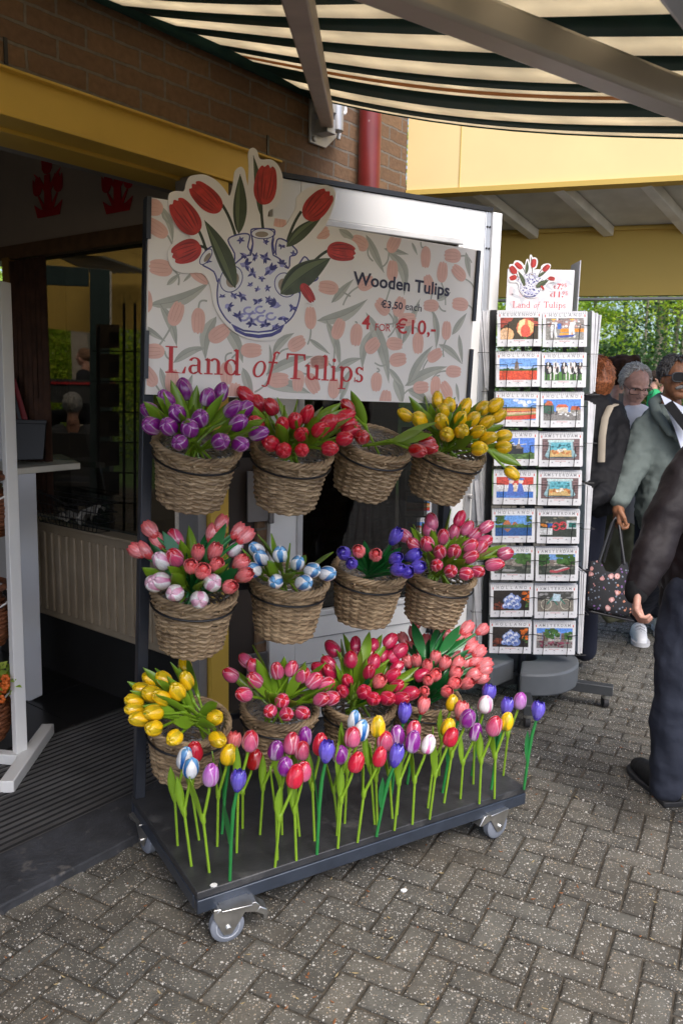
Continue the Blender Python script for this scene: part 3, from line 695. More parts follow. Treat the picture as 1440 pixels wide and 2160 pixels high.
LEAVES = [(1, 120, 990, 490, 850, 70, -.02), (1, 190, 985, 290, 1240, 60, .01), (1, 530, 1060, 465, 1320, 75, -.02), (1, 575, 1110, 690, 1340, 75, .01), (1, 270, 1340, 470, 1245, 50, .01), (1, 170, 375, 265, 610, 50, .015), (1, 490, 460, 575, 575, 70, 0), (1, 820, 1470, 1100, 1525, 70, .01), (1, 70, 1110, 220, 1210, 40, 0), (1, 690, 1370, 750, 1560, 60, 0), (1, 850, 1230, 835, 1420, 22, .01), (1, 870, 1290, 1000, 1160, 50, .01), (1, 830, 1410, 1115, 1300, 55, .01), (1, 1140, 1085, 1435, 960, 60, -.02), (1, 1195, 1085, 1280, 1350, 55, .01), (1, 1230, 975, 1350, 840, 45, 0), (1, 330, 850, 410, 770, 18, 0), (1, 230, 870, 310, 800, 30, 0), (1, 190, 1370, 230, 1530, 40, 0), (1, 350, 1520, 385, 1410, 35, 0), (1, 1270, 1530, 1340, 1380, 40, 0),
          (2, 440, 330, 570, 605, 65, 0), (2, 600, 450, 715, 765, 90, .035), (2, 570, 430, 745, 470, 35, 0), (2, 770, 385, 810, 475, 25, 0), (2, 1160, 455, 1190, 640, 50, 0), (2, 90, 950, 450, 795, 75, -.02), (2, 155, 945, 245, 1260, 60, .01), (2, 190, 820, 350, 650, 45, 0), (2, 440, 890, 605, 1400, 95, .02), (2, 500, 1010, 415, 1295, 75, -.02), (2, 640, 870, 700, 1150, 45, -.0), (2, 700, 1120, 830, 790, 60, 0), (2, 925, 880, 945, 1150, 55, .01), (2, 950, 800, 1050, 745, 40, 0), (2, 1060, 1050, 1165, 895, 50, 0), (2, 1110, 1050, 1135, 1260, 40, 0), (2, 965, 1120, 1130, 1260, 45, .01), (2, 740, 1420, 920, 1130, 70, .01), (2, 720, 1420, 1025, 1280, 65, .01), (2, 600, 1290, 715, 1430, 40, 0), (2, 640, 1370, 700, 1560, 80, .01), (2, 740, 1450, 905, 1560, 55, .01), (2, 210, 1320, 410, 1220, 50, .01), (2, 250, 1530, 330, 1350, 40, 0), (2, 1090, 1400, 1110, 1540, 30, 0), (2, 30, 1080, 180, 1190, 35, 0), (2, 245, 290, 370, 375, 55, 0)]
sb = MB()
for a, b in ((0, .010),):
    vs = [SP(0, 0, a), SP(1.326, 0, a), SP(1.326, .605, a), SP(0, .605, a), SP(0, 0, b), SP(1.326, 0, b), SP(1.326, .605, b), SP(0, .605, b)]
    sb.add(vs, [(3, 2, 1, 0), (4, 5, 6, 7), (0, 1, 5, 4), (1, 2, 6, 5), (2, 3, 7, 6), (3, 0, 4, 7)], 0)
def sput(poly, lay, mi, mb=sb):
    p = clip(poly, .003, .003, 1.323, .602)
    if p: mb.poly([SP(x, y, .010 + .0004 + lay * .00004) for x, y in p], mi)
n_ = 0
for (c, x0, y0, x1, y1, w_, bd) in LEAVES:
    f = c1 if c == 1 else c2; a, b = f(x0, y0), f(x1, y1); k = math.hypot(b[0] - a[0], b[1] - a[1]) / math.hypot(x1 - x0, y1 - y0)
    lay = n_ % 5; n_ += 1
    sput(lancet(a, b, w_ * k, bd), lay, 3); sput(lancet(a, b, w_ * k * .96, bd, half=1), 5 + lay, 5)
    for q_ in band(line2(a, b, bd), .002): sput(q_, 10, 4)
for (c, x, y, an) in FADED:
    f = c1 if c == 1 else c2; p = f(x, y); ca, sa = math.cos(rad(an)), math.sin(rad(an)); ln = random.uniform(.070, .082); w_ = random.uniform(.046, .054)
    bx, by = p[0] - ca * ln / 2, p[1] - sa * ln / 2; lay = 12 + n_ % 5; n_ += 1
    b2 = (bx - ca * .05 + random.uniform(-.03, .03), by - sa * .05 - random.uniform(.0, .05))
    for q_ in band(line2((bx, by), b2, random.uniform(-.015, .015)), .006): sput(q_, 11, 3)
    sput(tulip_shape(bx, by, an, ln, w_), lay, 1)
    for off in (-.22, .02, .25):
        l0 = (bx + ca * ln * .2 - sa * w_ * off * .8, by + sa * ln * .2 + ca * w_ * off * .8); l1 = (bx + ca * ln * .9 - sa * w_ * off, by + sa * ln * .9 + ca * w_ * off)
        for q_ in band(line2(l0, l1, off * .012), .0016): sput(q_, 20, 2)
sgn = sb.build('sign_board', [SIGNW, P_PINK, P_PINK2, P_LEAF, P_LEAF2, P_LEAF3], tr, smooth=False)
# lettering
lt = MB()
def sfit(s, crop, a, b, h, mi, bold=None, serif=False):
    p0, p1 = crop(*a), crop(*b); dx, dy = p1[0] - p0[0], p1[1] - p0[1]; L = math.hypot(dx, dy); ux, uy = dx / L, dy / L
    fn = lambda x, y: SP(p0[0] + ux * x - uy * y, p0[1] + uy * x + ux * y, .0116)
    lt = MB()
    if serif: put_serif(lt, s, fn, 0, 0, L, h, mi)
    else: put_text(lt, s, fn, 0, 0, L, h, bold or 0, mi)
    lt.build('lettering', [L_RED, L_NAVY, L_RED2], sgn, smooth=False)
def hh(crop, x, ya, yb): return abs(crop(x, ya)[1] - crop(x, yb)[1])
sfit('Land', c1, (215, 1400), (680, 1418), hh(c1, 300, 1238, 1400), 0, serif=True)
sfit('of', c1, (738, 1425), (910, 1432), hh(c1, 850, 1270, 1430), 0, serif=True)
sfit('Tulips', c1, (945, 1437), (1425, 1458), hh(c1, 1000, 1285, 1440), 0, serif=True)
sfit('Wooden Tulips', c2, (345, 685), (1038, 772), hh(c2, 380, 588, 685), 1, .022)
sfit('€3,50', c2, (545, 852), (702, 868), hh(c2, 600, 805, 858), 1, .022); sfit('each', c2, (720, 868), (838, 884), hh(c2, 800, 825, 880), 1)
sfit('4', c2, (408, 1004), (466, 1010), hh(c2, 440, 905, 1008), 2, .02); sfit('FOR', c2, (505, 1020), (615, 1027), hh(c2, 560, 967, 1022), 2)
sfit('€10,-', c2, (652, 1038), (940, 1052), hh(c2, 800, 935, 1042), 2, .012)
# ---- vase and tulips cut out of the board's top
CUT = [(235, 345), (250, 310), (290, 302), (330, 303), (342, 255), (365, 215), (410, 203), (460, 205), (520, 235), (570, 285), (604, 332), (622, 290), (632, 220), (640, 180), (670, 155), (695, 175), (706, 230), (718, 270), (722, 150), (720, 65), (745, 40), (772, 60), (790, 110), (850, 110), (890, 135), (918, 185), (926, 240), (915, 330), (895, 390), (850, 418), (838, 440), (842, 500), (930, 520), (975, 460), (1005, 400), (1010, 345), (1050, 300), (1110, 272), (1190, 265), (1235, 290), (1245, 330), (1228, 410), (1180, 520), (1130, 585), (1190, 592), (1290, 583), (1360, 610), (1390, 670), (1370, 740), (1300, 765), (1220, 790), (1150, 850), (1135, 960), (1110, 990), (1050, 985), (1000, 1110), (925, 1180), (860, 1205), (750, 1203), (650, 1165), (570, 1095), (510, 990), (490, 880), (440, 800), (330, 800), (260, 770), (232, 700), (245, 640), (300, 590), (370, 580), (300, 510), (245, 420)]
CUT = smooth2(CUT, 3)
def emblem_polys():
    """list of (layer, material, polygon) in crop pixels"""
    E = []; A = lambda l, m, p: E.append((l, m, p))
    # stems
    for pts in ([(415, 535), (450, 600), (470, 690)], [(560, 385), (610, 460), (640, 570)], [(795, 380), (797, 470), (815, 590)], [(1038, 425), (985, 500), (955, 605)], [(1200, 662), (1140, 690), (1060, 790)], [(425, 635), (480, 640), (545, 740)]):
        p = []
        for i in range(13):
            t = i / 12; p.append(((1 - t) ** 2 * pts[0][0] + 2 * t * (1 - t) * pts[1][0] + t * t * pts[2][0], (1 - t) ** 2 * pts[0][1] + 2 * t * (1 - t) * pts[1][1] + t * t * pts[2][1]))
        for q_ in band(p, 17): A(2, 4, q_)
    def el(cx, cy, rx, ry, rot=0, n=28):
        c_, s_ = math.cos(rad(rot)), math.sin(rad(rot))
        return [(cx + rx * math.cos(t) * c_ - ry * math.sin(t) * s_, cy + rx * math.cos(t) * s_ + ry * math.sin(t) * c_) for t in [2 * math.pi * i / n for i in range(n)]]
    body = [(740, 560), (745, 620), (735, 680), (660, 700), (630, 770), (545, 840), (532, 920), (540, 1000), (580, 1070), (615, 1100), (640, 1150), (700, 1180), (780, 1192), (860, 1182), (915, 1155), (940, 1105), (985, 1060), (1020, 980), (1028, 900), (1000, 830), (940, 770), (905, 700), (862, 680), (858, 620), (875, 560)]
    sp_ = [[(595, 600), (640, 570), (700, 560), (727, 575), (715, 640), (730, 680), (640, 740), (635, 680)], [(890, 600), (940, 600), (1010, 660), (1000, 690), (970, 700), (960, 770), (890, 710)], [(428, 735), (470, 660), (505, 640), (545, 700), (600, 790), (540, 860), (510, 790)], [(1040, 720), (1070, 705), (1135, 810), (1120, 845), (1040, 850), (1000, 800)], [(733, 545), (760, 530), (850, 532), (878, 545), (866, 620), (866, 690), (736, 690), (745, 620)]]
    body = smooth2(body, 3); sp_ = [smooth2(p, 3) for p in sp_]
    for p in sp_ + [body]:
        cx = sum(a for a, b in p) / len(p); cy = sum(b for a, b in p) / len(p)
        k = 7
        if p is not body:
            for q_ in band(p + [p[0]], 9): A(4.5, 8, q_)
    for p in sp_: A(4, 10, p)
    A(5, 10, body)
    for ln_ in ([(540, 830), (530, 920), (540, 1000), (580, 1070), (612, 1102)], [(985, 820), (1028, 900), (1020, 980), (985, 1060), (940, 1105)], [(733, 545), (745, 620), (733, 688)], [(878, 545), (860, 620), (868, 690)], [(640, 740), (690, 700), (735, 688)], [(868, 690), (910, 715), (960, 770)]):
        for q_ in band(smooth2(ln_, 4, False), 9): A(6, 8, q_)
    A(6, 8, [(612, 1102), (640, 1150), (700, 1180), (780, 1192), (860, 1182), (915, 1155), (940, 1105), (860, 1140), (780, 1150), (690, 1140)])
    A(7, 12, [(640, 1132), (700, 1160), (780, 1170), (860, 1160), (915, 1130), (860, 1152), (780, 1160), (690, 1152)])
    for c_ in ((805, 560, 66, 28, 0), (615, 835, 62, 78, 25), (942, 870, 60, 72, -25), (462, 700, 22, 52, 35)):
        A(7, 8, el(c_[0], c_[1], c_[2] + 6, c_[3] + 6, c_[4])); A(8, 10, el(*c_))
        A(9, 11, el(c_[0] + (8 if c_[0] < 800 else -6), c_[1] + 4, c_[2] * .6, c_[3] * .62, c_[4]))
    rnd = random.Random(3)
    # painted flowers and dots
    for (x, y, r) in ((672, 600, 24), (820, 610, 22), (920, 635, 22), (478, 728, 20), (990, 680, 20), (760, 700, 28), (820, 705, 36), (700, 750, 42), (690, 690, 26), (850, 780, 46), (920, 745, 30), (745, 800, 34), (800, 830, 22), (600, 1000, 32), (680, 940, 34), (630, 935, 24), (775, 895, 20), (775, 970, 30), (840, 960, 26), (885, 985, 40), (930, 1070, 32), (985, 1010, 28), (835, 890, 22), (730, 870, 20), (660, 1060, 36), (740, 1100, 34), (820, 1110, 32), (880, 1120, 26), (1015, 900, 22), (560, 940, 20), (1080, 790, 22)):
        A(6, 9, [(x + r * .8 * math.cos(t) * rnd.uniform(.5, 1.2), y + r * .6 * math.sin(t) * rnd.uniform(.5, 1.2)) for t in [i * math.pi / 6 for i in range(12)]])
        for i in range(5):
            a = rnd.uniform(0, 6.28); A(7 + i % 2, 8, lancet((x, y), (x + r * 1.15 * math.cos(a), y + r * 1.1 * math.sin(a)), r * .42, n=4))
    for (x, y) in ((720, 1025), (790, 1020), (690, 1065), (855, 1060), (750, 1060), (800, 1075)):
        for q_ in ringpoly(x, y, 34, 26, 14, 12, 0, 300, 12): A(6, 9, q_)
    # leaves over the vase
    for a, b, w_, bd in (((640, 890), (452, 478), 100, 18), ((660, 562), (668, 200), 84, 4), ((788, 440), (748, 88), 46, 10), ((948, 640), (1160, 460), 78, -10), ((912, 925), (1215, 708), 150, -14)):
        A(10, 5, lancet(a, b, w_, bd, 14)); A(11, 6, lancet(a, b, w_ * .86, bd, 14, half=1)); A(12, 7, lancet(a, b, w_ * .34, bd - w_ * .16, 14))
        for q_ in band(line2(a, b, bd), 4): A(13, 6, q_)
    for (bx, by), (tx, ty), w_ in (((408, 560), (272, 362), 148), ((548, 425), (382, 265), 132), ((806, 385), (836, 150), 138), ((1062, 470), (1205, 310), 140), ((1194, 655), (1362, 680), 116), ((430, 635), (262, 700), 140), ((1040, 862), (1110, 972), 60)):
        L = math.hypot(tx - bx, ty - by); an = math.degrees(math.atan2(ty - by, tx - bx)); ca, sa = (tx - bx) / L, (ty - by) / L
        A(14, 3, tulip_shape(bx, by, an, L, w_))
        A(14.5, 14, tulip_shape(bx + ca * L * .02 - sa * w_ * .06, by + sa * L * .02 + ca * w_ * .06, an, L * .93, w_ * .52))
        for off, k in ((-.36, .8), (-.17, .97), (-.02, .7), (.2, .95), (.34, .7)):
            l0 = (bx + ca * L * .12 - sa * w_ * off * .6, by + sa * L * .12 + ca * w_ * off * .6); l1 = (bx + ca * L * k - sa * w_ * off, by + sa * L * k + ca * w_ * off)
            A(15, 13, lancet(l0, l1, w_ * random.uniform(.03, .07), off * 22, 8))
    return E
EMB = emblem_polys()
EMB_M = [SIGNW, mat('cutout_edge', (.3, .29, .28), .6), P_PINK, P_RED, P_GRN2, P_GRN, P_GRN2, P_GRN3, P_BLUE, P_BLUE2, P_VASE, P_HOLE, ALU, P_RED2, mat('print_red_bright', (.52, .035, .025), .4, var=.3, scale=30)]
def make_emblem(fn, dl, thick, parent, name='vase_emblem', mats=None, d0=0.0):
    mb = MB()
    P = [fn(x, y, d0) for x, y in CUT]; P2 = [fn(x, y, d0 + thick) for x, y in CUT]; n = len(CUT)
    mb.add(P + P2, [tuple(range(n)), tuple(range(2 * n - 1, n - 1, -1))] + [(j, i, n + i, n + j) for i, j in [(i, (i + 1) % n) for i in range(n)]], 0)
    for (l, m, p) in EMB: mb.poly([fn(x, y, d0 + thick + dl * (l + 1)) for x, y in p], m)
    return mb.build(name, mats or EMB_M, parent, smooth=False)
def emb_fn(x, y, d): p = c1(x, y); return SP(p[0], p[1], d)
make_emblem(emb_fn, .00005, .005, sgn, d0=.0118)
for x, y0, y1 in ((1.326, .33, .602), (1.326, .02, .22), (-.002, .48, .605), (-.002, .05, .2)):
    q = MB(); q.bar(SP(x, y0, .006), SP(x, y1, .006), .014, .03, (0, 1, 0))
    q.build('sign_clamp', ANTHR, sgn)
# ------------------------------------------------------------------ wicker baskets
WICK = bpy.data.materials.new('wicker'); WICK.use_nodes = True
def _wick():
    N, L = nodes(WICK); b = N['Principled BSDF']; b.inputs['Roughness'].default_value = .6
    tc = N.new('ShaderNodeTexCoord'); oi = N.new('ShaderNodeObjectInfo')
    va = N.new('ShaderNodeVectorMath'); va.operation = 'ADD'; L.new(tc.outputs['Object'], va.inputs[0]); L.new(oi.outputs['Location'], va.inputs[1])
    mp = N.new('ShaderNodeMapping'); mp.inputs['Scale'].default_value = (1, 1, 6); L.new(va.outputs[0], mp.inputs[0])
    nz = N.new('ShaderNodeTexNoise'); nz.inputs['Scale'].default_value = 14; nz.inputs['Detail'].default_value = 6; L.new(mp.outputs[0], nz.inputs['Vector'])
    rp = N.new('ShaderNodeValToRGB'); e = rp.color_ramp.elements
    e[0].position = .25; e[0].color = (.085, .052, .028, 1); e[1].position = .78; e[1].color = (.52, .385, .235, 1)
    k = e.new(.5); k.color = (.30, .21, .118, 1)
    L.new(nz.outputs[0], rp.inputs[0]); L.new(rp.outputs[0], b.inputs['Base Color'])
    n2 = N.new('ShaderNodeTexNoise'); n2.inputs['Scale'].default_value = 220; L.new(tc.outputs['Object'], n2.inputs['Vector'])
    bp = N.new('ShaderNodeBump'); bp.inputs['Strength'].default_value = .3; bp.inputs['Distance'].default_value = .002; L.new(n2.outputs[0], bp.inputs['Height']); L.new(bp.outputs[0], b.inputs['Normal'])
_wick()
BH, RT, RBt = .208, .129, .095
def brad(z): return RBt + (RT - RBt) * (z / BH) ** .85
def weave_mesh():
    q = MB(); NST = 20; rows = 20; seg = 120
    for r in range(rows):
        z = .012 + (BH - .03) * r / (rows - 1); ph = math.pi * (r % 2); rr = random.uniform(.0046, .0058); w1, w2 = random.uniform(0, 6), random.uniform(.0006, .0022)
        pts = []
        for i in range(seg):
            a = 2 * math.pi * i / seg; R_ = brad(z) + 0.0018 * math.cos(NST * a) + .0040 * math.cos(NST / 2 * a + ph) + .001 * math.sin(a * 5 + w1)
            pts.append((R_ * math.cos(a), R_ * math.sin(a), z + w2 * math.sin(3 * a + w1) - .0013 * math.cos(NST * a) + .0014 * math.cos(NST / 2 * a + ph)))
        q.tube(pts, rr, 6, closed=True)
    for i in range(NST):
        a = 2 * math.pi * (i + 0) / NST + .07
        pts = [((brad(z)) * math.cos(a), (brad(z)) * math.sin(a), z) for z in (.009, .05, .10, .16, BH)]
        q.tube(pts, .0042, 6)
    q.lathe([(.0001, .004), (RBt - .004, .004), (RBt - .004, .014), (.0001, .014)], 28)
    return q.mesh('weave', [WICK])
def rim_mesh():
    q = MB(); seg = 72
    for k in range(4):
        pts = []
        for i in range(seg):
            a = 2 * math.pi * i / seg; t = 9 * a + k * math.pi / 2
            pts.append(((RT + .003 + .008 * math.cos(t)) * math.cos(a), (RT + .003 + .008 * math.cos(t)) * math.sin(a), BH - .002 + .009 * math.sin(t)))
        q.tube(pts, .0056, 6, closed=True)
    for i in range(9):
        a = i * 2.399; q.tube([((RT + .002) * math.cos(a), (RT + .002) * math.sin(a), BH - .03), ((RT + .016) * math.cos(a + .05), (RT + .016) * math.sin(a + .05), BH - .012)], .004, 6)
    return q.mesh('rim', [WICK])
def liner_mesh():
    q = MB(); n = 40; prof = [(.02, .02), (RBt - .012, .022), (RBt - .008, .06), (RT - .022, .15), (RT - .012, .198), (RT - .016, .212)]
    vs = []
    for r, z in prof:
        for j in range(n):
            a = 2 * math.pi * j / n; r2 = r + .0035 * math.sin(j * 1.9 + z * 70) + random.uniform(-.002, .002); vs.append((r2 * math.cos(a), r2 * math.sin(a), z + random.uniform(-.004, .004)))
    q.add(vs, [(i * n + j, i * n + (j + 1) % n, (i + 1) * n + (j + 1) % n, (i + 1) * n + j) for i in range(len(prof) - 1) for j in range(n)])
    return q.mesh('liner', [LINER])
LINER = bpy.data.materials.new('clear_film'); LINER.use_nodes = True
def _lin():
    N, L = nodes(LINER); b = N['Principled BSDF']; b.inputs['Roughness'].default_value = .18; b.inputs['Base Color'].default_value = (.5, .5, .5, 1)
    nz = N.new('ShaderNodeTexNoise'); nz.inputs['Scale'].default_value = 30; nz.inputs['Detail'].default_value = 4
    mr = N.new('ShaderNodeMapRange'); mr.inputs[1].default_value = .35; mr.inputs[2].default_value = .75; mr.inputs[3].default_value = .1; mr.inputs[4].default_value = .55; L.new(nz.outputs[0], mr.inputs[0]); L.new(mr.outputs[0], b.inputs['Alpha'])
_lin()
W_ME, R_ME, L_ME = weave_mesh(), rim_mesh(), liner_mesh()
BASK = {}
ROWN = ['top', 'middle', 'bottom']
bdesc = [['purple and white', 'red', 'a few dark red', 'yellow'], ['coral and white', 'white and blue', 'blue and coral', 'pink'], ['yellow', 'pink', 'crimson', 'coral']]
bspots = [[(417, 938, .01, 20), (617, 950, -.02, 19), (790, 932, .01, 24), (950, 945, .06, 21)], [(410, 1246, 0, 11), (610, 1222, 0, 10), (780, 1200, .01, 11), (930, 1208, .03, 13)], [(398, 1520, .0, 13), (590, 1492, 0, 9), (757, 1482, 0, 8), (898, 1468, 0, 8)]]
CR = BL + Vector((0, 0, 0))
for r in range(3):
    for c in range(4):
        u, v, lean, tilt = bspots[r][c]
        rc = TI @ PL(u, v, TM @ Vector((0, -.178, 0)), CY)          # rim centre in trolley space
        ax = Vector((lean * 1.5, -math.sin(rad(tilt)), math.cos(rad(tilt)))).normalized()
        base = rc - ax * BH
        R3 = ax.to_track_quat('Z', 'Y').to_matrix().to_4x4() @ Matrix.Rotation(random.uniform(0, 6), 4, 'Z')
        Mw = TM @ Matrix.Translation(base) @ R3
        side = ['at the left end', 'second from the left', 'third from the left', 'at the right end'][c]
        e = thing('wicker_basket', f'wicker basket of {bdesc[r][c]} tulips, {side} of the {ROWN[r]} row', 'basket', group='wicker baskets on the trolley')
        e.matrix_basis = Mw
        inst('weave', W_ME, e); inst('rim', R_ME, e); inst('liner', L_ME, e)
        BASK[(r, c)] = (rc, ax, base)
        # the ring that carries it belongs to the trolley
        q = MB(); zr = BH * .80; ctr = base + ax * zr; R_ = brad(zr) + .014
        pts = [ctr + R3.to_3x3() @ Vector((R_ * math.cos(a), R_ * math.sin(a), 0)) for a in [2 * math.pi * i / 40 for i in range(40)]]
        q.tube(pts, .0038, 6, closed=True)
        bk = max(pts, key=lambda p: p.y); q.tube([bk, Vector((bk.x, -.02, bk.z + .0))], .0045, 6)
        q.build('ring', BLACKWIRE, tr)

# ------------------------------------------------------------------ painted wooden tulips
PAINT = mat('tulip_paint', (1, 1, 1),   .2, var=.07, scale=60, coat=.45, attr=True)
def _brush(m):
    N, L = nodes(m); b = N['Principled BSDF']; src = b.inputs['Base Color'].links[0].from_socket
    oi = N.new('ShaderNodeObjectInfo'); mr = N.new('ShaderNodeMapRange'); mr.inputs[3].default_value = .84; mr.inputs[4].default_value = 1.12; L.new(oi.outputs['Random'], mr.inputs[0])
    tc = N.new('ShaderNodeTexCoord'); mp = N.new('ShaderNodeMapping'); mp.inputs['Scale'].default_value = (1, 1, .16); va = N.new('ShaderNodeVectorMath'); va.operation = 'ADD'
    L.new(tc.outputs['Object'], va.inputs[0]); L.new(oi.outputs['Random'], va.inputs[1]); L.new(va.outputs[0], mp.inputs[0])
    nz = N.new('ShaderNodeTexNoise'); nz.inputs['Scale'].default_value = 260; nz.inputs['Detail'].default_value = 4; L.new(mp.outputs[0], nz.inputs['Vector'])
    m2 = N.new('ShaderNodeMapRange'); m2.inputs[1].default_value = .3; m2.inputs[2].default_value = .7; m2.inputs[3].default_value = .86; m2.inputs[4].default_value = 1.12; L.new(nz.outputs[0], m2.inputs[0])
    mu = N.new('ShaderNodeMath'); mu.operation = 'MULTIPLY'; L.new(mr.outputs[0], mu.inputs[0]); L.new(m2.outputs[0], mu.inputs[1])
    vm = N.new('ShaderNodeVectorMath'); vm.operation = 'SCALE'; L.new(src, vm.inputs[0]); L.new(mu.outputs[0], vm.inputs['Scale']); L.new(vm.outputs[0], b.inputs['Base Color'])
    bp = N.new('ShaderNodeBump'); bp.inputs['Strength'].default_value = .12; bp.inputs['Distance'].default_value = .002; L.new(nz.outputs[0], bp.inputs['Height']); L.new(bp.outputs[0], b.inputs['Normal'])
_brush(PAINT)
SPAINT = mat('stem_paint', (1, 1, 1), .3, var=.08, scale=25, coat=.25, attr=True)
def mixc(a, b, t): t = max(0, min(1, t)); return tuple(a[i] + (b[i] - a[i]) * t for i in range(3))
BLH, BLR = .068, .0236
KINDS = {   # outer petal (low, high), inner petal (low, high), edge, pointed?
    'purple': ((.62, .50, .68), (.23, .022, .26), (.60, .45, .66), (.17, .012, .20), (.68, .58, .72), 0),
    'lilac': ((.55, .36, .60), (.42, .10, .45), (.50, .16, .50), (.40, .07, .40), (.7, .6, .74), 0),
    'red': ((.62, .02, .06), (.52, .010, .03), (.64, .05, .10), (.52, .008, .025), (.66, .12, .16), 0),
    'crimson': ((.60, .03, .11), (.54, .014, .06), (.64, .09, .18), (.50, .01, .03), (.70, .22, .30), 0),
    'dark red': ((.40, .008, .012), (.36, .004, .006), (.66, .24, .30), (.42, .01, .02), (.7, .34, .38), 0),
    'yellow': ((.72, .42, .008), (.80, .48, .010), (.20, .19, .012), (.66, .42, .01), (.30, .25, .015), 0),
    'pink': ((.66, .20, .36), (.62, .055, .14), (.60, .11, .24), (.56, .02, .04), (.84, .60, .68), 0),
    'white and pink': ((.80, .76, .76), (.82, .80, .80), (.74, .30, .46), (.72, .52, .60), (.82, .80, .80), 0),
    'white and blue': ((.62, .70, .80), (.80, .80, .80), (.02, .13, .42), (.40, .56, .74), (.82, .82, .82), 0),
    'coral': ((.86, .27, .29), (.82, .13, .135), (.82, .28, .29), (.74, .07, .075), (.90, .52, .52), 1),
    'blue': ((.22, .17, .66), (.095, .062, .50), (.16, .11, .58), (.075, .045, .44), (.2, .16, .62), 1),
}
def bloom_mesh(kind, seed):
    o0, o1, i0, i1, ed, pointed = KINDS[kind]; rnd = random.Random(seed); q = MB()
    NT, NZ = 84, 30
    ph = rnd.uniform(0, 6); fat = rnd.uniform(.94, 1.05); tall = rnd.uniform(.95, 1.06)
    if not pointed:
        vs, cs = [], []
        HW = math.radians({'white and blue': 44, 'purple': 49, 'yellow': 50, 'white and pink': 48}.get(kind, 53))
        for iz in range(NZ + 1):
            t = iz / NZ; th_ = math.pi * t
            z = BLH * tall * (1 - math.cos(th_)) / 2; h_ = z / (BLH * tall)
            r = BLR * fat * (math.sin(th_) ** .80) * (1.0 + .13 * math.cos(th_)) if 0 < t < 1 else 0
            for j in range(NT):
                a = 2 * math.pi * j / NT; d = ((a - ph + .35 * h_ + math.pi / 3) % (2 * math.pi / 3)) - math.pi / 3
                hw = HW * (1 - (max(0, h_ - .35) / .68) ** 2.4) if h_ > .35 else HW * (.72 + .28 * h_ / .35)
                e_ = (hw - abs(d)) / math.radians(9); o_ = max(0, min(1, e_ * 2.2 + .5)); up = h_
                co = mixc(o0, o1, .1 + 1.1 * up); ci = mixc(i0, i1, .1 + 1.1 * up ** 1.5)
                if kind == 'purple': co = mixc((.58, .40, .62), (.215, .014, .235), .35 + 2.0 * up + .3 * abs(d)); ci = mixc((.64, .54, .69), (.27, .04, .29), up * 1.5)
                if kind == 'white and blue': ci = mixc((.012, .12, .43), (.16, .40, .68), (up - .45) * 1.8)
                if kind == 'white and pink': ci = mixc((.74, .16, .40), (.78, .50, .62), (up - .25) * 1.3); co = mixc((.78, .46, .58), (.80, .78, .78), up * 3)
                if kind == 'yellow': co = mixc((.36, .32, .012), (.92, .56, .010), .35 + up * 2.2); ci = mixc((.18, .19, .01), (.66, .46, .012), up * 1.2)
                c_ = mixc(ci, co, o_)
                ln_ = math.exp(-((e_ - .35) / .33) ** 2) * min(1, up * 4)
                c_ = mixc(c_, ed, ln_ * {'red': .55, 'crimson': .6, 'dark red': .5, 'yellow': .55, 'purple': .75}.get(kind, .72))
                rr = r + .0016 * max(0, min(1, e_ * .9 + .2)); zz = z
                if h_ > .86: zz -= .0028 * ((h_ - .86) / .14) * (1 + math.cos(3 * (a - ph)))
                vs.append((rr * math.cos(a), rr * math.sin(a), zz)); cs.append(c_)
        n0 = len(q.v)
        q.add(vs, [(i * NT + j, i * NT + (j + 1) % NT, (i + 1) * NT + (j + 1) % NT, (i + 1) * NT + j) for i in range(NZ) for j in range(NT)])
        q.c = cs
    else:
        # six pointed petals closing on each other
        for ring in (0, 1):
            for p in range(3):
                a0 = ph + p * 2 * math.pi / 3 + ring * math.pi / 3; na, nz = 12, 12; vs, cs = [], []
                for iz in range(nz + 1):
                    t = iz / nz
                    for j in range(na + 1):
                        s = (j / na - .5) * 2; hwid = math.radians(64) * (1 if t < .72 else max(0.03, (1 - ((t - .72) / .28) ** 1.5)))
                        a = a0 + s * hwid
                        r = BLR * fat * (math.sin(math.pi * (t * .80 + .02)) ** .70) * (1.03 - .09 * ring) - .0018 * s * s - ring * .0006
                        r = max(r, .001)
                        z = BLH * tall * (t ** .92) * (1.0 if ring == 0 else 1.03)
                        rid = .0009 * math.cos(s * 11)
                        vs.append(((r + rid) * math.cos(a), (r + rid) * math.sin(a), z))
                        streak = .5 + .5 * math.cos(s * 17 + .6 * math.sin(p * 3 + t * 3)); c_ = mixc(o0, o1, t * 1.15) if ring == 0 else mixc(i0, i1, t * 1.2)
                        c_ = mixc(c_, ed, (.45 if kind == 'coral' else .35) * streak * (1 - t * .6) + (.25 if abs(s) > .9 else 0)); cs.append(c_)
                for c_, pv_ in zip(cs, vs): q.v.append(Vector(pv_)); q.c.append(c_)
                n0 = len(q.v) - len(vs)
                for i in range(nz):
                    for j in range(na): q.f.append([n0 + i * (na + 1) + j, n0 + i * (na + 1) + j + 1, n0 + (i + 1) * (na + 1) + j + 1, n0 + (i + 1) * (na + 1) + j]); q.m.append(0)
        # closed heart inside
        q.col = mixc(i0, i1, .9); q.ell((0, 0, BLH * .49), (BLR * .80, BLR * .80, BLH * .49), 14, 10); q.col = None
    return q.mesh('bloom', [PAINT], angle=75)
G_L = (.205, .355, .022); G_D = (.145, .27, .016); G_N = (.022, .20, .045); G_N2 = (.012, .12, .03)
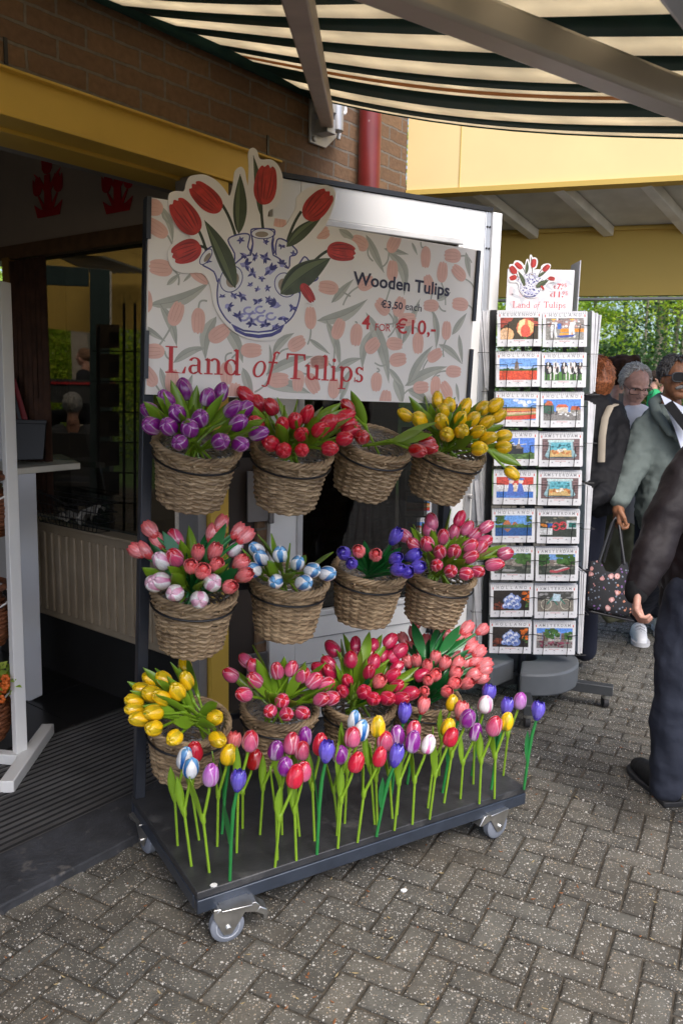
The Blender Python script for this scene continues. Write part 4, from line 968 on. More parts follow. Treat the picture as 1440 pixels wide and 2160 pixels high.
def stem_mesh(length, dark, fork, hx):
    q = MB(); q.col = G_N if dark else G_L
    node = length * (.60 if not dark else .72)
    if dark:
        q.tube([(0, 0, 0), (0, 0, length * .5), (hx * .3, 0, length * .8), (hx, 0, length)], [.0050, .0056, .0062, .0048], 8)
    else:
        q.tube([(0, 0, 0), (0, 0, node * .5), (0, 0, node)], [.0042, .0042, .0044], 8)
        q.tube([(0, 0, node - .012), (0, 0, node - .003), (0, 0, node + .012), (hx * .12, 0, node + .022)], [.0044, .0075, .0078, .0052], 8)
        q.tube([(0.0, 0, node + .006), (hx * .35, 0, node + (length - node) * .35), (hx * .85, 0, node + (length - node) * .8), (hx, 0, length)], [.0048, .0048, .0045, .0044], 8)
    return q.mesh('stem', [SPAINT])
def leaf_mesh(length, dark, llen, seed, lean=.24, tw=.9, wk=1.0):
    rnd = random.Random(seed); q = MB(); node = length * (.60 if not dark else .42); n = 12; k = 8
    vs, cs = [], []
    for i in range(n + 1):
        t = i / n
        w_ = wk * (.0150 if not dark else .0155) * (math.sin(math.pi * (t * .90 + .09)) ** .95) if t < 1 else .0003
        if not dark and t < .16: w_ = .0052 + t * .02
        th_ = (.0046 if not dark else .0028) * (1 - t * .55)
        cx = -.004 - lean * llen * (t ** 1.5 * .9) + (.010 * t * t if not dark else 0); cz = node + llen * t * (1 - .05 * t)
        for j in range(k):
            a = 2 * math.pi * j / k; cup = -.30 * w_ * abs(math.cos(a)) ** 2 if not dark else -.18 * w_ * abs(math.cos(a))
            X_, Y_ = th_ * math.sin(a) + cup, w_ * math.cos(a); vs.append((cx + X_ * math.cos(tw) + Y_ * math.sin(tw), Y_ * math.cos(tw) - X_ * math.sin(tw), cz)); cs.append(mixc(G_L if not dark else G_N, G_D if not dark else G_N2, t * .9 + (.3 if math.sin(a) > .3 else 0)))
    q.add(vs, [(i * k + j, i * k + (j + 1) % k, (i + 1) * k + (j + 1) % k, (i + 1) * k + j) for i in range(n) for j in range(k)] + [tuple(range(k - 1, -1, -1))]); q.c = cs
    return q.mesh('leaf', [SPAINT], angle=60)
BL_ME = {k: [bloom_mesh(k, i * 7 + 1) for i in range(3)] for k in KINDS}
SL, SB_ = .275, .235          # full stem of a standing tulip, shorter visible stem of one in a basket
ST_ME = {(d, b): stem_mesh(SL if b else SB_, d, True, .030 if not d else .012) for d in (0, 1) for b in (0, 1)}
LF_ME = {(d, b): [leaf_mesh(SL if b else SB_, d, l_ + (0 if b else .022), 5 + i, le * (1 if b else .85), tw, .86 if b else 1.38) for i, (l_, le, tw) in enumerate(((.135, .16, .95), (.15, .24, -.9), (.125, .12, 1.3), (.14, .18, -.5)))] for d in (0, 1) for b in (0, 1)}
def col_words(kind):
    return {'purple': 'purple and white', 'lilac': 'lilac and white', 'red': 'bright red', 'crimson': 'crimson', 'dark red': 'dark red and pink', 'yellow': 'yellow and olive', 'pink': 'pink with white edges', 'white and pink': 'white and pink', 'white and blue': 'white and blue', 'coral': 'coral pointed', 'blue': 'violet blue pointed'}[kind]
VZ_ = Vector((0, 0, 1))
def tulip(kind, base, head, yaw, standing, label, group):
    """base, head: world positions (foot of the stem, bottom of the bloom)"""
    dark = 1 if kind in ('coral', 'blue') else 0; b = 1 if standing else 0
    hx = .030 if not dark else .012; ln = SL if standing else SB_
    axis = (head - base).normalized()
    # lay the local axis so that the point (hx,0,ln) falls on the wanted head position
    R_ = axis.to_track_quat('Z', 'Y').to_matrix()
    xv = RI * math.cos(yaw) + (-FW) * math.sin(yaw); xv = xv if standing else -(VZ_ + CY * .7)
    xv = (xv - axis * xv.dot(axis)).normalized()
    if not standing: xv = Matrix.Rotation(random.uniform(-1.0, 1.0), 3, axis) @ xv
    yv = axis.cross(xv)
    R_ = Matrix((xv, yv, axis)).transposed().to_4x4()
    e = thing('wooden_tulip', label, 'wooden tulip', group=group)
    s = (head - base).length / ln if standing else 1.0
    if standing:
        a2 = math.atan2(hx, ln); R_ = R_ @ Matrix.Rotation(-a2, 4, 'Y')
        e.matrix_basis = Matrix.Translation(base) @ R_ @ Matrix.Scale(1, 4)
        kz = ((head - base).length) / math.hypot(hx, ln)
        e.matrix_basis = Matrix.Translation(base) @ R_ @ Matrix.Diagonal((1, 1, kz, 1))
    else:
        kz = 1; e.matrix_basis = Matrix.Translation(head - R_.to_3x3() @ Vector((hx, 0, ln))) @ R_
    inst('stem', ST_ME[(dark, b)], e); inst('leaf', random.choice(LF_ME[(dark, b)]), e)
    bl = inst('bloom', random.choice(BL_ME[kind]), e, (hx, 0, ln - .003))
    tl_ = .22 if not dark else .08
    bl.rotation_euler = (random.uniform(-.06, .06), tl_ * random.uniform(.4, 1.2), 0); ks = random.uniform(.93, 1.07); bl.scale = (ks, ks, ks * random.uniform(.96, 1.06) / kz)
    Mz = Matrix.Rotation(random.uniform(0, 6.28), 4, 'Z'); bl.matrix_basis = bl.matrix_basis @ Mz
    return e
def ordn(i): return ['first', 'second', 'third', 'fourth', 'fifth', 'sixth', 'seventh', 'eighth', 'ninth', 'tenth', 'eleventh', 'twelfth', 'thirteenth', 'fourteenth', 'fifteenth', 'sixteenth', 'seventeenth', 'eighteenth', 'nineteenth', 'twentieth'][i]
c3 = lambda x, y: (250 + x / 2.618, 780 + y / 2.618); c4 = lambda x, y: (680 + x / 3.2, 780 + y / 3.2)
c5 = lambda x, y: (240 + x / 3.0, 1280 + y / 3.0); c6 = lambda x, y: (640 + x / 2.769, 1260 + y / 2.769)
IN_B = {
 (0, 0): [('purple', c3, [(365, 110), (487, 138), (570, 118), (265, 155), (175, 210), (315, 225), (445, 258), (625, 205), (690, 210), (180, 292), (270, 305), (390, 315), (668, 285), (340, 385), (567, 385), (685, 400), (778, 342)])],
 (0, 1): [('red', c3, [(698, 135), (765, 185), (845, 192), (755, 285), (890, 292), (970, 270), (1035, 240), (1005, 345), (1110, 322), (1155, 290), (1205, 270), (1250, 240), (1265, 290), (845, 400), (905, 435), (1018, 430), (1170, 422), (1255, 370), (1285, 335)])],
 (0, 2): [('dark red', c4, [(170, 235), (258, 445), (640, 530), (715, 475), (725, 520)])],
 (0, 3): [('yellow', c4, [(558, 295), (655, 330), (765, 200), (850, 230), (805, 265), (950, 245), (800, 340), (840, 420), (930, 320), (940, 400), (1010, 325), (1040, 405), (1100, 345), (1110, 450), (1165, 240), (1185, 310), (1055, 525), (1230, 520), (1090, 250), (1225, 440)])],
 (1, 0): [('coral', c3, [(180, 885), (150, 1000), (105, 995), (222, 945), (555, 855), (515, 905), (545, 935), (655, 890), (695, 920), (435, 1010), (525, 1005), (400, 1085), (460, 1110), (535, 1075), (675, 1060), (690, 1135), (610, 1198)]), ('white and pink', c3, [(235, 1045), (640, 980), (240, 1150), (190, 1170), (313, 1218), (450, 1258), (530, 1165)]), ('pink', c3, [(320, 930), (315, 1025)])],
 (1, 1): [('white and blue', c3, [(760, 985), (775, 1035), (735, 1100), (885, 1005), (985, 1060), (1065, 1095), (1155, 1112), (862, 1155), (1012, 1170)])],
 (1, 2): [('blue', c4, [(148, 1240), (195, 1305), (490, 1132), (485, 1275), (600, 1255), (495, 1345), (560, 1360), (635, 1330)]), ('coral', c4, [(250, 1225), (360, 1250)])],
 (1, 3): [('pink', c4, [(555, 1110), (725, 1030), (705, 1075), (885, 1090), (805, 1120), (970, 1065), (1025, 1100), (1105, 1050), (615, 1165), (705, 1165), (785, 1222), (890, 1212), (990, 1175), (1065, 1190), (1095, 1145), (995, 1250), (760, 1305), (870, 1350), (970, 1365), (1055, 1350), (1235, 1235), (1155, 1305)]), ('crimson', c4, [(920, 1000)])],
 (2, 0): [('yellow', c5, [(450, 360), (455, 460), (235, 450), (315, 445), (180, 515), (125, 590), (130, 635), (250, 535), (305, 565), (395, 530), (170, 700), (255, 655), (240, 760), (380, 815), (650, 690), (655, 825)])],
 (2, 1): [('pink', c5, [(735, 420), (840, 325), (890, 370), (895, 450), (825, 540), (1040, 395), (1120, 380), (1200, 420), (1265, 460), (1340, 475), (1320, 580), (1385, 565), (990, 645), (1058, 585), (1085, 670), (1190, 660)])],
 (2, 2): [('crimson', c6, [(180, 295), (290, 270), (300, 310), (90, 405), (150, 375), (150, 430), (268, 360), (405, 265), (497, 245), (460, 330), (525, 330), (560, 305), (405, 375), (380, 425), (545, 400), (245, 475), (515, 445), (345, 545), (215, 540), (410, 580), (490, 575), (545, 510), (565, 585), (620, 555), (690, 445)]), ('dark red', c6, [(380, 320)]), ('coral', c6, [(430, 495)])],
 (2, 3): [('coral', c6, [(655, 140), (645, 225), (590, 255), (850, 140), (780, 215), (830, 230), (905, 230), (945, 185), (1040, 185), (715, 265), (770, 285), (845, 290), (630, 300), (680, 320), (960, 245), (1020, 315), (970, 290), (770, 350), (870, 345), (890, 390), (940, 380), (990, 370), (605, 370), (660, 370), (720, 400), (820, 385), (1045, 395), (985, 450), (1040, 470), (885, 440), (765, 455), (725, 485), (875, 500), (945, 500), (700, 550), (830, 550), (1060, 420)])],
}
FLAT = {(0, 2): .5, (2, 0): 1}
for (r, c), sets in IN_B.items():
    rc, ax, base = BASK[(r, c)]
    side = ['left end', 'second', 'third', 'right end'][c]
    where = {'left end': f'left end basket of the {ROWN[r]} row', 'second': f'second basket of the {ROWN[r]} row', 'third': f'third basket of the {ROWN[r]} row', 'right end': f'right end basket of the {ROWN[r]} row'}[side]
    ctr = TM @ (base + ax * .05); rcw = TM @ rc; axw = (TM.to_3x3() @ ax)
    for kind, cf, pts in sets:
        pix = [cf(*p) for p in pts]
        ys = sorted(p[1] for p in pix); n = len(pix)
        tier = {}
        for p in pix:
            k = 0 if n < 6 else min(2, int(3 * ys.index(p[1]) / n)); tier.setdefault(k, []).append(p)
        for p in pix:
            u, v = p; k = [kk for kk, l in tier.items() if p in l][0]; order = sorted(tier[k]).index(p)
            tn = '' if n < 6 else [' among upper blooms', ' among middle blooms', ' among lowest blooms'][k]
            label = f'{col_words(kind)} tulip, {ordn(order)} from left{tn}, {ROWN[r]} row {side} basket' if n > 1 else f'lone {col_words(kind)} wooden tulip in the {where}'
            d = ray(u, v).normalized(); RR = .315
            oc = EYE - ctr; bb = oc.dot(d); disc = bb * bb - (oc.dot(oc) - RR * RR)
            if disc > 0: H = EYE + d * (-bb - math.sqrt(disc))
            else: H = EYE + d * (-bb)
            # sitting over the rim: keep the bloom near the rim plane instead of far below it
            hgt = (H - rcw).dot(axw)
            if hgt < .035:
                pl_ = rcw + axw * .035; t_ = (pl_ - EYE).dot(axw) / d.dot(axw) if abs(d.dot(axw)) > .08 else None
                if t_ and 0 < t_ < 6:
                    H2 = EYE + d * t_
                    if ((H2 - rcw) - axw * (H2 - rcw).dot(axw)).length < .19: H = H2
                if (H - rcw).dot(axw) < .0:
                    dist = (rcw - EYE).dot(d) - .155; H = EYE + d * dist
            rel = H - rcw; lat = rel - axw * rel.dot(axw); ll = lat.length
            latd = lat.normalized() if ll > 1e-4 else RI
            ang = min(1.05, max(.0, ll / .20)) * 1.0
            if hgt < .03: ang = min(1.25, ang + .15)
            dirv = (axw * math.cos(ang) + latd * math.sin(ang)).normalized()
            if (r, c) == (2, 0): dirv = (dirv + RI * -.25 * (1 if u < 420 else 0)).normalized()
            head = H - dirv * .033
            tulip(kind, head - dirv * .2, head, random.uniform(0, 6.28), False, label, f'wooden tulips in the {where}')
# the slipped yellow tulip hanging over the top right basket
hb = Q(*c4(1285, 690), 2.95); tp = Q(*c4(1000, 540), 2.97)
tulip('yellow', tp, hb + (tp - hb).normalized() * .03, 2.6, False, 'yellow tulip slipped out sideways over the edge of the top right basket', 'loose tulips')
STAND = [('white and blue', c5, 435, 955, 405, 1510), ('red', c5, 505, 910, 540, 1475), ('white and blue', c5, 480, 1010, 492, 1640), ('lilac', c5, 605, 1060, 605, 1680), ('yellow', c5, 720, 930, 655, 1515), ('coral', c5, 755, 855, 685, 1435), ('blue', c5, 783, 1100, 735, 1730), ('dark red', c5, 867, 965, 815, 1400), ('pink', c5, 870, 840, 778, 1555), ('purple', c5, 1020, 900, 925, 1440), ('purple', c5, 1085, 995, 1035, 1600), ('red', c5, 1140, 1075, 1020, 1645), ('pink', c5, 1190, 1030, 1155, 1605), ('pink', c5, 1120, 865, 1065, 1440), ('pink', c5, 1180, 900, 1175, 1450), ('purple', c5, 1205, 820, 1160, 1400), ('blue', c5, 1345, 920, 1285, 1565), ('red', c5, 1305, 870, 1270, 1480),
         ('purple', c6, 200, 910, 205, 1380), ('red', c6, 295, 955, 200, 1465), ('pink', c6, 290, 810, 195, 1390), ('white and blue', c6, 295, 715, 215, 1240), ('white and blue', c6, 330, 775, 240, 1320), ('yellow', c6, 435, 755, 415, 1325), ('red', c6, 440, 925, 315, 1430), ('pink', c6, 470, 835, 430, 1330), ('purple', c6, 540, 810, 518, 1290), ('blue', c6, 535, 935, 425, 1395), ('blue', c6, 590, 680, 510, 1170), ('pink', c6, 640, 765, 545, 1270), ('purple', c6, 635, 845, 530, 1360), ('white and pink', c6, 715, 850, 635, 1325), ('coral', c6, 695, 630, 605, 1090), ('yellow', c6, 860, 610, 790, 1040), ('yellow', c6, 835, 755, 725, 1230), ('red', c6, 850, 810, 735, 1295), ('coral', c6, 915, 665, 810, 1140), ('purple', c6, 955, 700, 820, 1200), ('purple', c6, 990, 780, 915, 1175), ('white and pink', c6, 1055, 620, 990, 1090), ('blue', c6, 1080, 560, 980, 1040), ('pink', c6, 1098, 750, 1025, 1205), ('blue', c6, 1185, 640, 1095, 1120), ('yellow', c6, 1175, 720, 1113, 1175), ('lilac', c6, 1260, 600, 1165, 1040), ('blue', c6, 1365, 665, 1285, 1120)]
cnt = {}
for k_ in STAND: cnt[k_[0]] = cnt.get(k_[0], 0) + 1
seq = {}
for kind in cnt:
    idx = sorted([i for i, s in enumerate(STAND) if s[0] == kind], key=lambda i: STAND[i][1](STAND[i][2], STAND[i][3])[0])
    for r_, i in enumerate(idx): seq[i] = r_
for i, (kind, cf, hx_, hy_, bx_, by_) in enumerate(STAND):
    B = G(*cf(bx_, by_), BZ + .0005); B.z = BZ
    hu, hv = cf(hx_, hy_)
    dep = (B - EYE).dot(FW)
    H = Q(hu, hv, dep - .03)
    nrm = (H - B).normalized(); head = H - nrm * .033
    lab = f'{col_words(kind)} tulip standing on the board, {ordn(seq[i])} of its colour from the left' if cnt[kind] > 1 else f'the only {col_words(kind)} tulip standing upright on the trolley board'
    tulip(kind, B, head, random.choice([0, .3, -.3, .5]) , True, lab, 'tulips standing on the trolley board')
# ------------------------------------------------------------------ calendar pictures (each printed page is its own flat artwork)
SKY_ = (.16, .34, .72)
PC = {}
def pm(c, k=0):
    key = tuple(round(x, 3) for x in c)
    if key not in PC: PC[key] = mat('ink_%d' % len(PC), c, .35, var=.38, scale=170)
    return PC[key]
def picture(kind):
    """list of (colour, polygon) in a unit square, back to front"""
    P = []; R = random.Random(kind * 13 + 5)
    A = lambda c, *p: P.append((c, list(p)))
    def rect(c, x0, y0, x1, y1): P.append((c, [(x0, y0), (x1, y0), (x1, y1), (x0, y1)]))
    def el(c, cx, cy, rx, ry, n=12, a0=0, a1=360): P.append((c, [(cx + rx * math.cos(rad(a0 + (a1 - a0) * i / n)), cy + ry * math.sin(rad(a0 + (a1 - a0) * i / n))) for i in range(n if a1 - a0 == 360 else n + 1)]))
    def blobs(c, n, x0, y0, x1, y1, r, dv=.0):
        for i in range(n):
            k = 1 + R.uniform(-dv, dv); el(tuple(min(1, a * k) for a in c), R.uniform(x0, x1), R.uniform(y0, y1), r * R.uniform(.6, 1.3), r * R.uniform(.7, 1.5), 7)
    if kind == 0:
        rect((.05, .035, .015), 0, 0, 1, 1); blobs((.3, .05, .03), 8, 0, .6, 1, 1, .12, .4)
        el((.75, .42, .2), .16, .22, .2, .32); el((.78, .5, .3), .1, .2, .1, .28)
        el((.72, .16, .07), .66, .52, .24, .42); A((.82, .62, .32), (.45, .35), (.5, .85), (.66, .95), (.62, .4), (.55, .12)); A((.80, .55, .22), (.74, .2), (.72, .9), (.88, .75), (.86, .35)); el((.7, .1, .06), .66, .38, .13, .3); rect((.06, .15, .02), .63, 0, .68, .12)
    elif kind == 1:
        rect((.30, .29, .26), 0, 0, 1, 1); rect((.25, .22, .2), 0, .55, 1, 1); blobs((.35, .2, .18), 30, 0, .6, 1, 1, .05, .8); blobs((.6, .6, .6), 16, 0, .6, 1, .95, .04, .4)
        rect((.75, .28, .03), .38, .36, 1, .52); rect((.80, .36, .05), .36, .2, .75, .32)
        for x in (.2, .68): A((.78, .78, .78), (x - .07, .1), (x - .02, .1), (x, .45), (x + .05, .1), (x + .1, .1), (x + .06, .55), (x + .1, .8), (x - .04, .82), (x - .08, .55)); el((.5, .3, .2), x, .88, .04, .06); el((.75, .5, .05), x, .94, .06, .03)
        A((.05, .09, .35), (.25, .18), (.8, .25), (.85, .3), (.7, .14), (.4, .1)); rect((.05, .15, .5), .3, .5, .4, .75)
    elif kind == 2:
        rect(SKY_, 0, 0, 1, 1); rect((.42, .55, .8), 0, .42, 1, .62); rect((.05, .11, .02), 0, .38, 1, .5); blobs((.03, .09, .02), 14, 0, .44, 1, .52, .05, .3)
        rect((.62, .06, .02), 0, 0, 1, .42); blobs((.72, .09, .03), 60, 0, 0, 1, .4, .035, .35)
        A((.22, .16, .12), (.39, .46), (.53, .46), (.50, .78), (.42, .78)); A((.12, .09, .07), (.41, .78), (.51, .78), (.46, .88)); A((.10, .08, .07), (.44, .55), (.455, .98), (.475, .98), (.47, .55)); A((.10, .08, .07), (.30, .76), (.60, .78), (.60, .75), (.30, .73))
    elif kind == 3:
        rect((.3, .42, .78), 0, 0, 1, 1); rect((.07, .2, .03), 0, 0, 1, .42)
        for x, dk in ((.30, 0), (.80, 1), (.10, 1), (.52, 1), (.70, 0), (.95, 1)):
            c_ = (.015, .014, .014) if dk else (.72, .70, .68); c2_ = (.75, .73, .7) if dk else (.02, .02, .02); s_ = R.uniform(.9, 1.12)
            for lx in (-.06, .04): rect(c2_ if lx > 0 else c_, x + lx * s_, .03, x + (lx + .03) * s_, .4)
            el(c_, x, .55, .105 * s_, .27); el(c2_, x + .035, .5, .04, .16); el(c_, x - .01, .72, .055 * s_, .15); el(c2_, x - .01, .74, .02, .12); el((.42, .30, .28), x - .01, .60, .036, .05); A(c_, (x - .12, .80), (x - .05, .76), (x - .05, .83)); A(c_, (x + .10, .80), (x + .03, .76), (x + .03, .83))
    elif kind == 4:
        rect(SKY_, 0, 0, 1, 1); blobs((.62, .68, .8), 9, .3, .68, 1, .92, .07, .1); rect((.04, .07, .03), 0, .52, 1, .6)
        for i, c_ in enumerate([(.5, .18, .04), (.62, .30, .06), (.55, .08, .04), (.60, .44, .28), (.55, .42, .24), (.20, .24, .05), (.55, .05, .025), (.6, .06, .03)]): A(c_, (0, .52 - i * .068), (1, .54 - i * .045), (1, .54 - (i + 1) * .06), (0, .52 - (i + 1) * .075))
    elif kind in (5, 17):
        rect((.10, .26, .68), 0, 0, 1, 1); rect((.22, .21, .2), 0, 0, 1, .4)
        if kind == 5:
            A((.05, .12, .08), (0, .3), (.28, .3), (.28, .7), (.14, .92), (0, .8)); A((.5, .12, .05), (.03, .72), (.26, .72), (.22, .9), (.1, .95)); A((.55, .5, .42), (.34, .36), (.66, .36), (.66, .62), (.34, .62)); A((.55, .13, .06), (.32, .62), (.68, .62), (.6, .76), (.4, .76)); A((.5, .12, .05), (.72, .5), (1, .5), (.95, .68), (.76, .68)); rect((.28, .26, .22), .72, .3, 1, .5); blobs((.6, .6, .6), 12, .45, .2, .95, .4, .04, .4); blobs((.1, .08, .08), 14, 0, .25, .4, .42, .035, .4)
        else:
            for i, x in enumerate((.0, .17, .33, .5, .68, .84)): rect([(.42, .38, .34), (.2, .14, .12), (.5, .48, .45)][i % 3], x, .35, x + .16, .75 + .06 * (i % 2)); [rect((.05, .05, .06), x + .03 + .05 * k, .45 + .12 * m, x + .055 + .05 * k, .52 + .12 * m) for k in range(3) for m in range(2)]
            blobs((.05, .12, .03), 26, .25, .5, .6, .95, .07, .5); blobs((.05, .12, .03), 16, .8, .45, 1, .8, .06, .5); blobs((.2, .05, .08), 26, 0, .05, 1, .35, .045, .8)
    elif kind == 6:
        rect((.09, .22, .66), 0, 0, 1, 1); blobs((.5, .58, .8), 5, 0, .7, .5, .95, .06, .1); rect((.06, .12, .03), 0, 0, 1, .3); blobs((.09, .17, .04), 40, 0, 0, 1, .32, .04, .4)
        A((.02, .022, .025), (.12, .24), (.12, .5), (.3, .72), (.7, .5), (.7, .24)); A((.12, .09, .07), (.3, .72), (.34, .76), (.74, .52), (.7, .5)); rect((.6, .6, .6), .22, .4, .3, .52); A((.6, .6, .6), (.54, .5), (.57, .98), (.60, .98), (.60, .5)); A((.5, .5, .5), (.42, .66), (.78, .74), (.78, .7), (.42, .62)); A((.2, .16, .13), (.5, .5), (.66, .5), (.6, .72), (.53, .72))
    elif kind in (7, 9):
        rect((.20, .13, .13), 0, 0, 1, 1)
        for i in range(8): rect((.11, .07, .075), 0, i * .125, 1, i * .125 + .03)
        A((.32, .5, .55), (.14, .08), (.86, .08), (.93, .2), (.84, .5), (.82, .92), (.18, .92), (.16, .5), (.07, .2)); rect((.50, .62, .62), .15, .86, .85, .96); A((.13, .42, .50), (.22, .45), (.78, .45), (.76, .82), (.24, .82)); A((.60, .42, .18), (.2, .14), (.8, .14), (.78, .46), (.22, .46)); blobs((.05, .2, .24), 14, .25, .5, .75, .78, .04, .5); blobs((.5, .2, .07), 10, .24, .3, .76, .46, .05, .4); blobs((.75, .7, .6), 6, .42, .36, .62, .5, .045, .2); el((.05, .05, .06), .5, .12, .4, .03)
    elif kind == 8:
        rect((.55, .07, .05), 0, .6, 1, 1); rect((.72, .72, .74), 0, .28, 1, .62); rect((.06, .18, .55), 0, 0, 1, .3)
        for x in (.4, .66): A((.09, .16, .5), (x - .14, .08), (x + .12, .08), (x + .06, .5), (x + .02, .72), (x - .06, .72), (x - .08, .45)); el((.75, .6, .5), x, .78, .07, .1); el((.10, .2, .55), x, .90, .1, .06)
        A((.7, .55, .4), (.46, .3), (.56, .3), (.55, .7), (.48, .7)); rect((.12, .25, .6), .25, .04, .85, .1)
    elif kind == 10:
        rect((.14, .32, .68), 0, 0, 1, 1); rect((.03, .1, .3), 0, 0, 1, .42); rect((.06, .14, .03), 0, .4, 1, .54); blobs((.05, .12, .03), 22, 0, .6, .3, 1, .06, .4); blobs((.04, .09, .03), 10, .85, .7, 1, 1, .05, .4)
        A((.5, .17, .07), (.2, .55), (.44, .55), (.36, .76), (.28, .76)); rect((.1, .14, .1), .28, .46, .44, .56); A((.4, .12, .06), (.46, .54), (.62, .54), (.56, .68), (.5, .68)); A((.3, .14, .1), (.22, .36), (.44, .36), (.34, .18)); blobs((.1, .2, .07), 10, .5, .44, 1, .58, .04, .4)
    elif kind == 11:
        rect((.05, .06, .05), 0, 0, 1, 1); blobs((.14, .13, .1), 24, 0, .5, 1, 1, .06, .8); rect((.6, .62, .62), 0, .1, .34, .42); rect((.5, .54, .56), .72, .4, 1, .8); rect((.03, .16, .14), .78, .46, .98, .7)
        for x, y in ((.44, .5), (.62, .55)):
            for q in ringpoly(x, y, .11, .2, .025, .04, 0, 360, 12): P.append(((.62, .05, .10), q))
        blobs((.6, .06, .06), 10, .36, .4, .7, .7, .04, .4); blobs((.55, .2, .04), 5, .05, .5, .2, .65, .05, .3); blobs((.03, .1, .35), 4, .2, .5, .35, .65, .05, .3)
    elif kind in (12, 13):
        rect((.16, .32, .64), 0, 0, 1, 1); rect((.20, .16, .14), 0, .4, 1, .72); blobs((.3, .27, .24), 20, .1, .42, .9, .7, .05, .5); blobs((.04, .10, .03), 34, 0, .5, .28, .98, .07, .5); blobs((.05, .12, .03), 40, .55, .5, 1, .98, .08, .5); rect((.05, .06, .05), 0, 0, 1, .42); blobs((.10, .11, .09), 18, 0, .05, 1, .35, .06, .5)
        if kind == 13: A((.45, .08, .1), (.3, .12), (.5, .08), (.86, .28), (.84, .36), (.5, .22), (.32, .22)); A((.55, .5, .5), (.4, .2), (.52, .2), (.82, .36), (.72, .38))
        else: A((.3, .3, .3), (.2, .1), (.55, .1), (.62, .18), (.25, .22)); el((.25, .22, .19), .62, .36, .16, .1, 12, 0, 180)
    elif kind in (14, 16):
        rect((.025, .02, .018), 0, 0, 1, 1); blobs((.2, .05, .03), 14, 0, .05, .3, .4, .05, .6)
        for x, y, s in ((.38, .5, .11), (.5, .62, .13), (.66, .55, .11), (.46, .25, .12), (.64, .25, .14), (.32, .22, .08), (.56, .42, .1)): el((.16, .24, .52), x, y, s, s * 1.5); el((.62, .66, .76), x - s * .15, y + s * .2, s * .62, s * 1.0); el((.10, .16, .45), x, y - s * .3, s * .4, s * .5); rect((.3, .36, .6), x - s * .25, y + s * 1.2, x + s * .25, y + s * 1.9)
        blobs((.62, .14, .02), 12, .82, .4, 1, .9, .06, .4); blobs((.05, .12, .03), 6, .85, .2, 1, .5, .04, .4)
    elif kind == 15:
        rect((.22, .20, .17), 0, 0, 1, 1); rect((.06, .06, .055), 0, .55, 1, 1); blobs((.2, .2, .2), 20, 0, .5, 1, 1, .06, .8)
        for x in (.24, .78):
            for q in ringpoly(x, .36, .15, .27, .02, .03, 0, 360, 16): P.append(((.6, .57, .46), q))
        A((.03, .2, .15), (.24, .38), (.4, .72), (.43, .72), (.28, .36)); A((.03, .2, .15), (.4, .68), (.64, .66), (.64, .62), (.4, .64)); A((.03, .2, .15), (.62, .7), (.78, .38), (.75, .36), (.59, .68)); A((.03, .2, .15), (.38, .7), (.54, .32), (.57, .34), (.42, .7)); A((.45, .58, .66), (.4, .55), (.62, .5), (.64, .85), (.44, .9))
    return P
# ------------------------------------------------------------------ calendar carousel
CD = 3.86
_cr = ray(1098, 1420); CRP = Vector((_cr.x / _cr.y * 4.05, 4.05, 0))
LEANR = rad(-1.6)
ck = thing('calendar_carousel', 'tall black wire carousel of calendars on a grey wheeled base', 'display rack', (CRP.x, CRP.y, 0), 0.0)
CKM = Matrix.Translation(CRP); CKI = CKM.inverted()
FY = -.11                                           # the face towards us
def cpl(u, v, y=None):
    p = PL(u, v, CRP + Vector((0, FY if y is None else y, 0)), Vector((0, 1, 0))); return p - CRP
a_ = cpl(1050, 650); b__ = cpl(1240, 652); c__ = cpl(1030, 1380); d__ = cpl(1213, 1385)
ZT, ZB = a_.z, c__.z
def CF(fx, fz, dy=0.0):      # face coordinates 0..1 (left-right, bottom-top)
    l = c__.lerp(a_, fz); r = d__.lerp(b__, fz); p = l.lerp(r, fx); p.y += dy; return p
q = MB(); ctr = CF(.5, .5, .0); q.cyl((CF(.45, 0).x, .0, .02), (CF(.5, 1).x, .0, ZT + .06), .022, 14)
q.build('pole', ANTHR, ck)
q = MB()
for fx in (-.01, .49, 1.0):
    q.bar(CF(fx, -.005, .10), CF(fx, 1.0, .10), .03, .012, (0, 1, 0))
    for yy in (.40,): q.bar(CF(fx, -.005, yy), CF(fx, 1.0, yy), .02, .012, (0, 1, 0))
for i in range(10):
    f_ = i / 9 * .99
    q.tube([CF(-.01, f_, .10), CF(1.0, f_, .10)], .003, 6)
    q.tube([CF(-.01, f_, .10), CF(-.01, f_, .40)], .003, 6); q.tube([CF(1.0, f_, .10), CF(1.0, f_, .40)], .003, 6); q.tube([CF(-.01, f_, .40), CF(1.0, f_, .40)], .003, 6)
for i in range(9):
    for k in range(9): q.tube([CF(.02 + k * .118, i / 9 + .0, .085), CF(.02 + k * .118, i / 9 + .105, .095)], .0018, 5)
q.build('wire_frame', BLACKWIRE, ck)
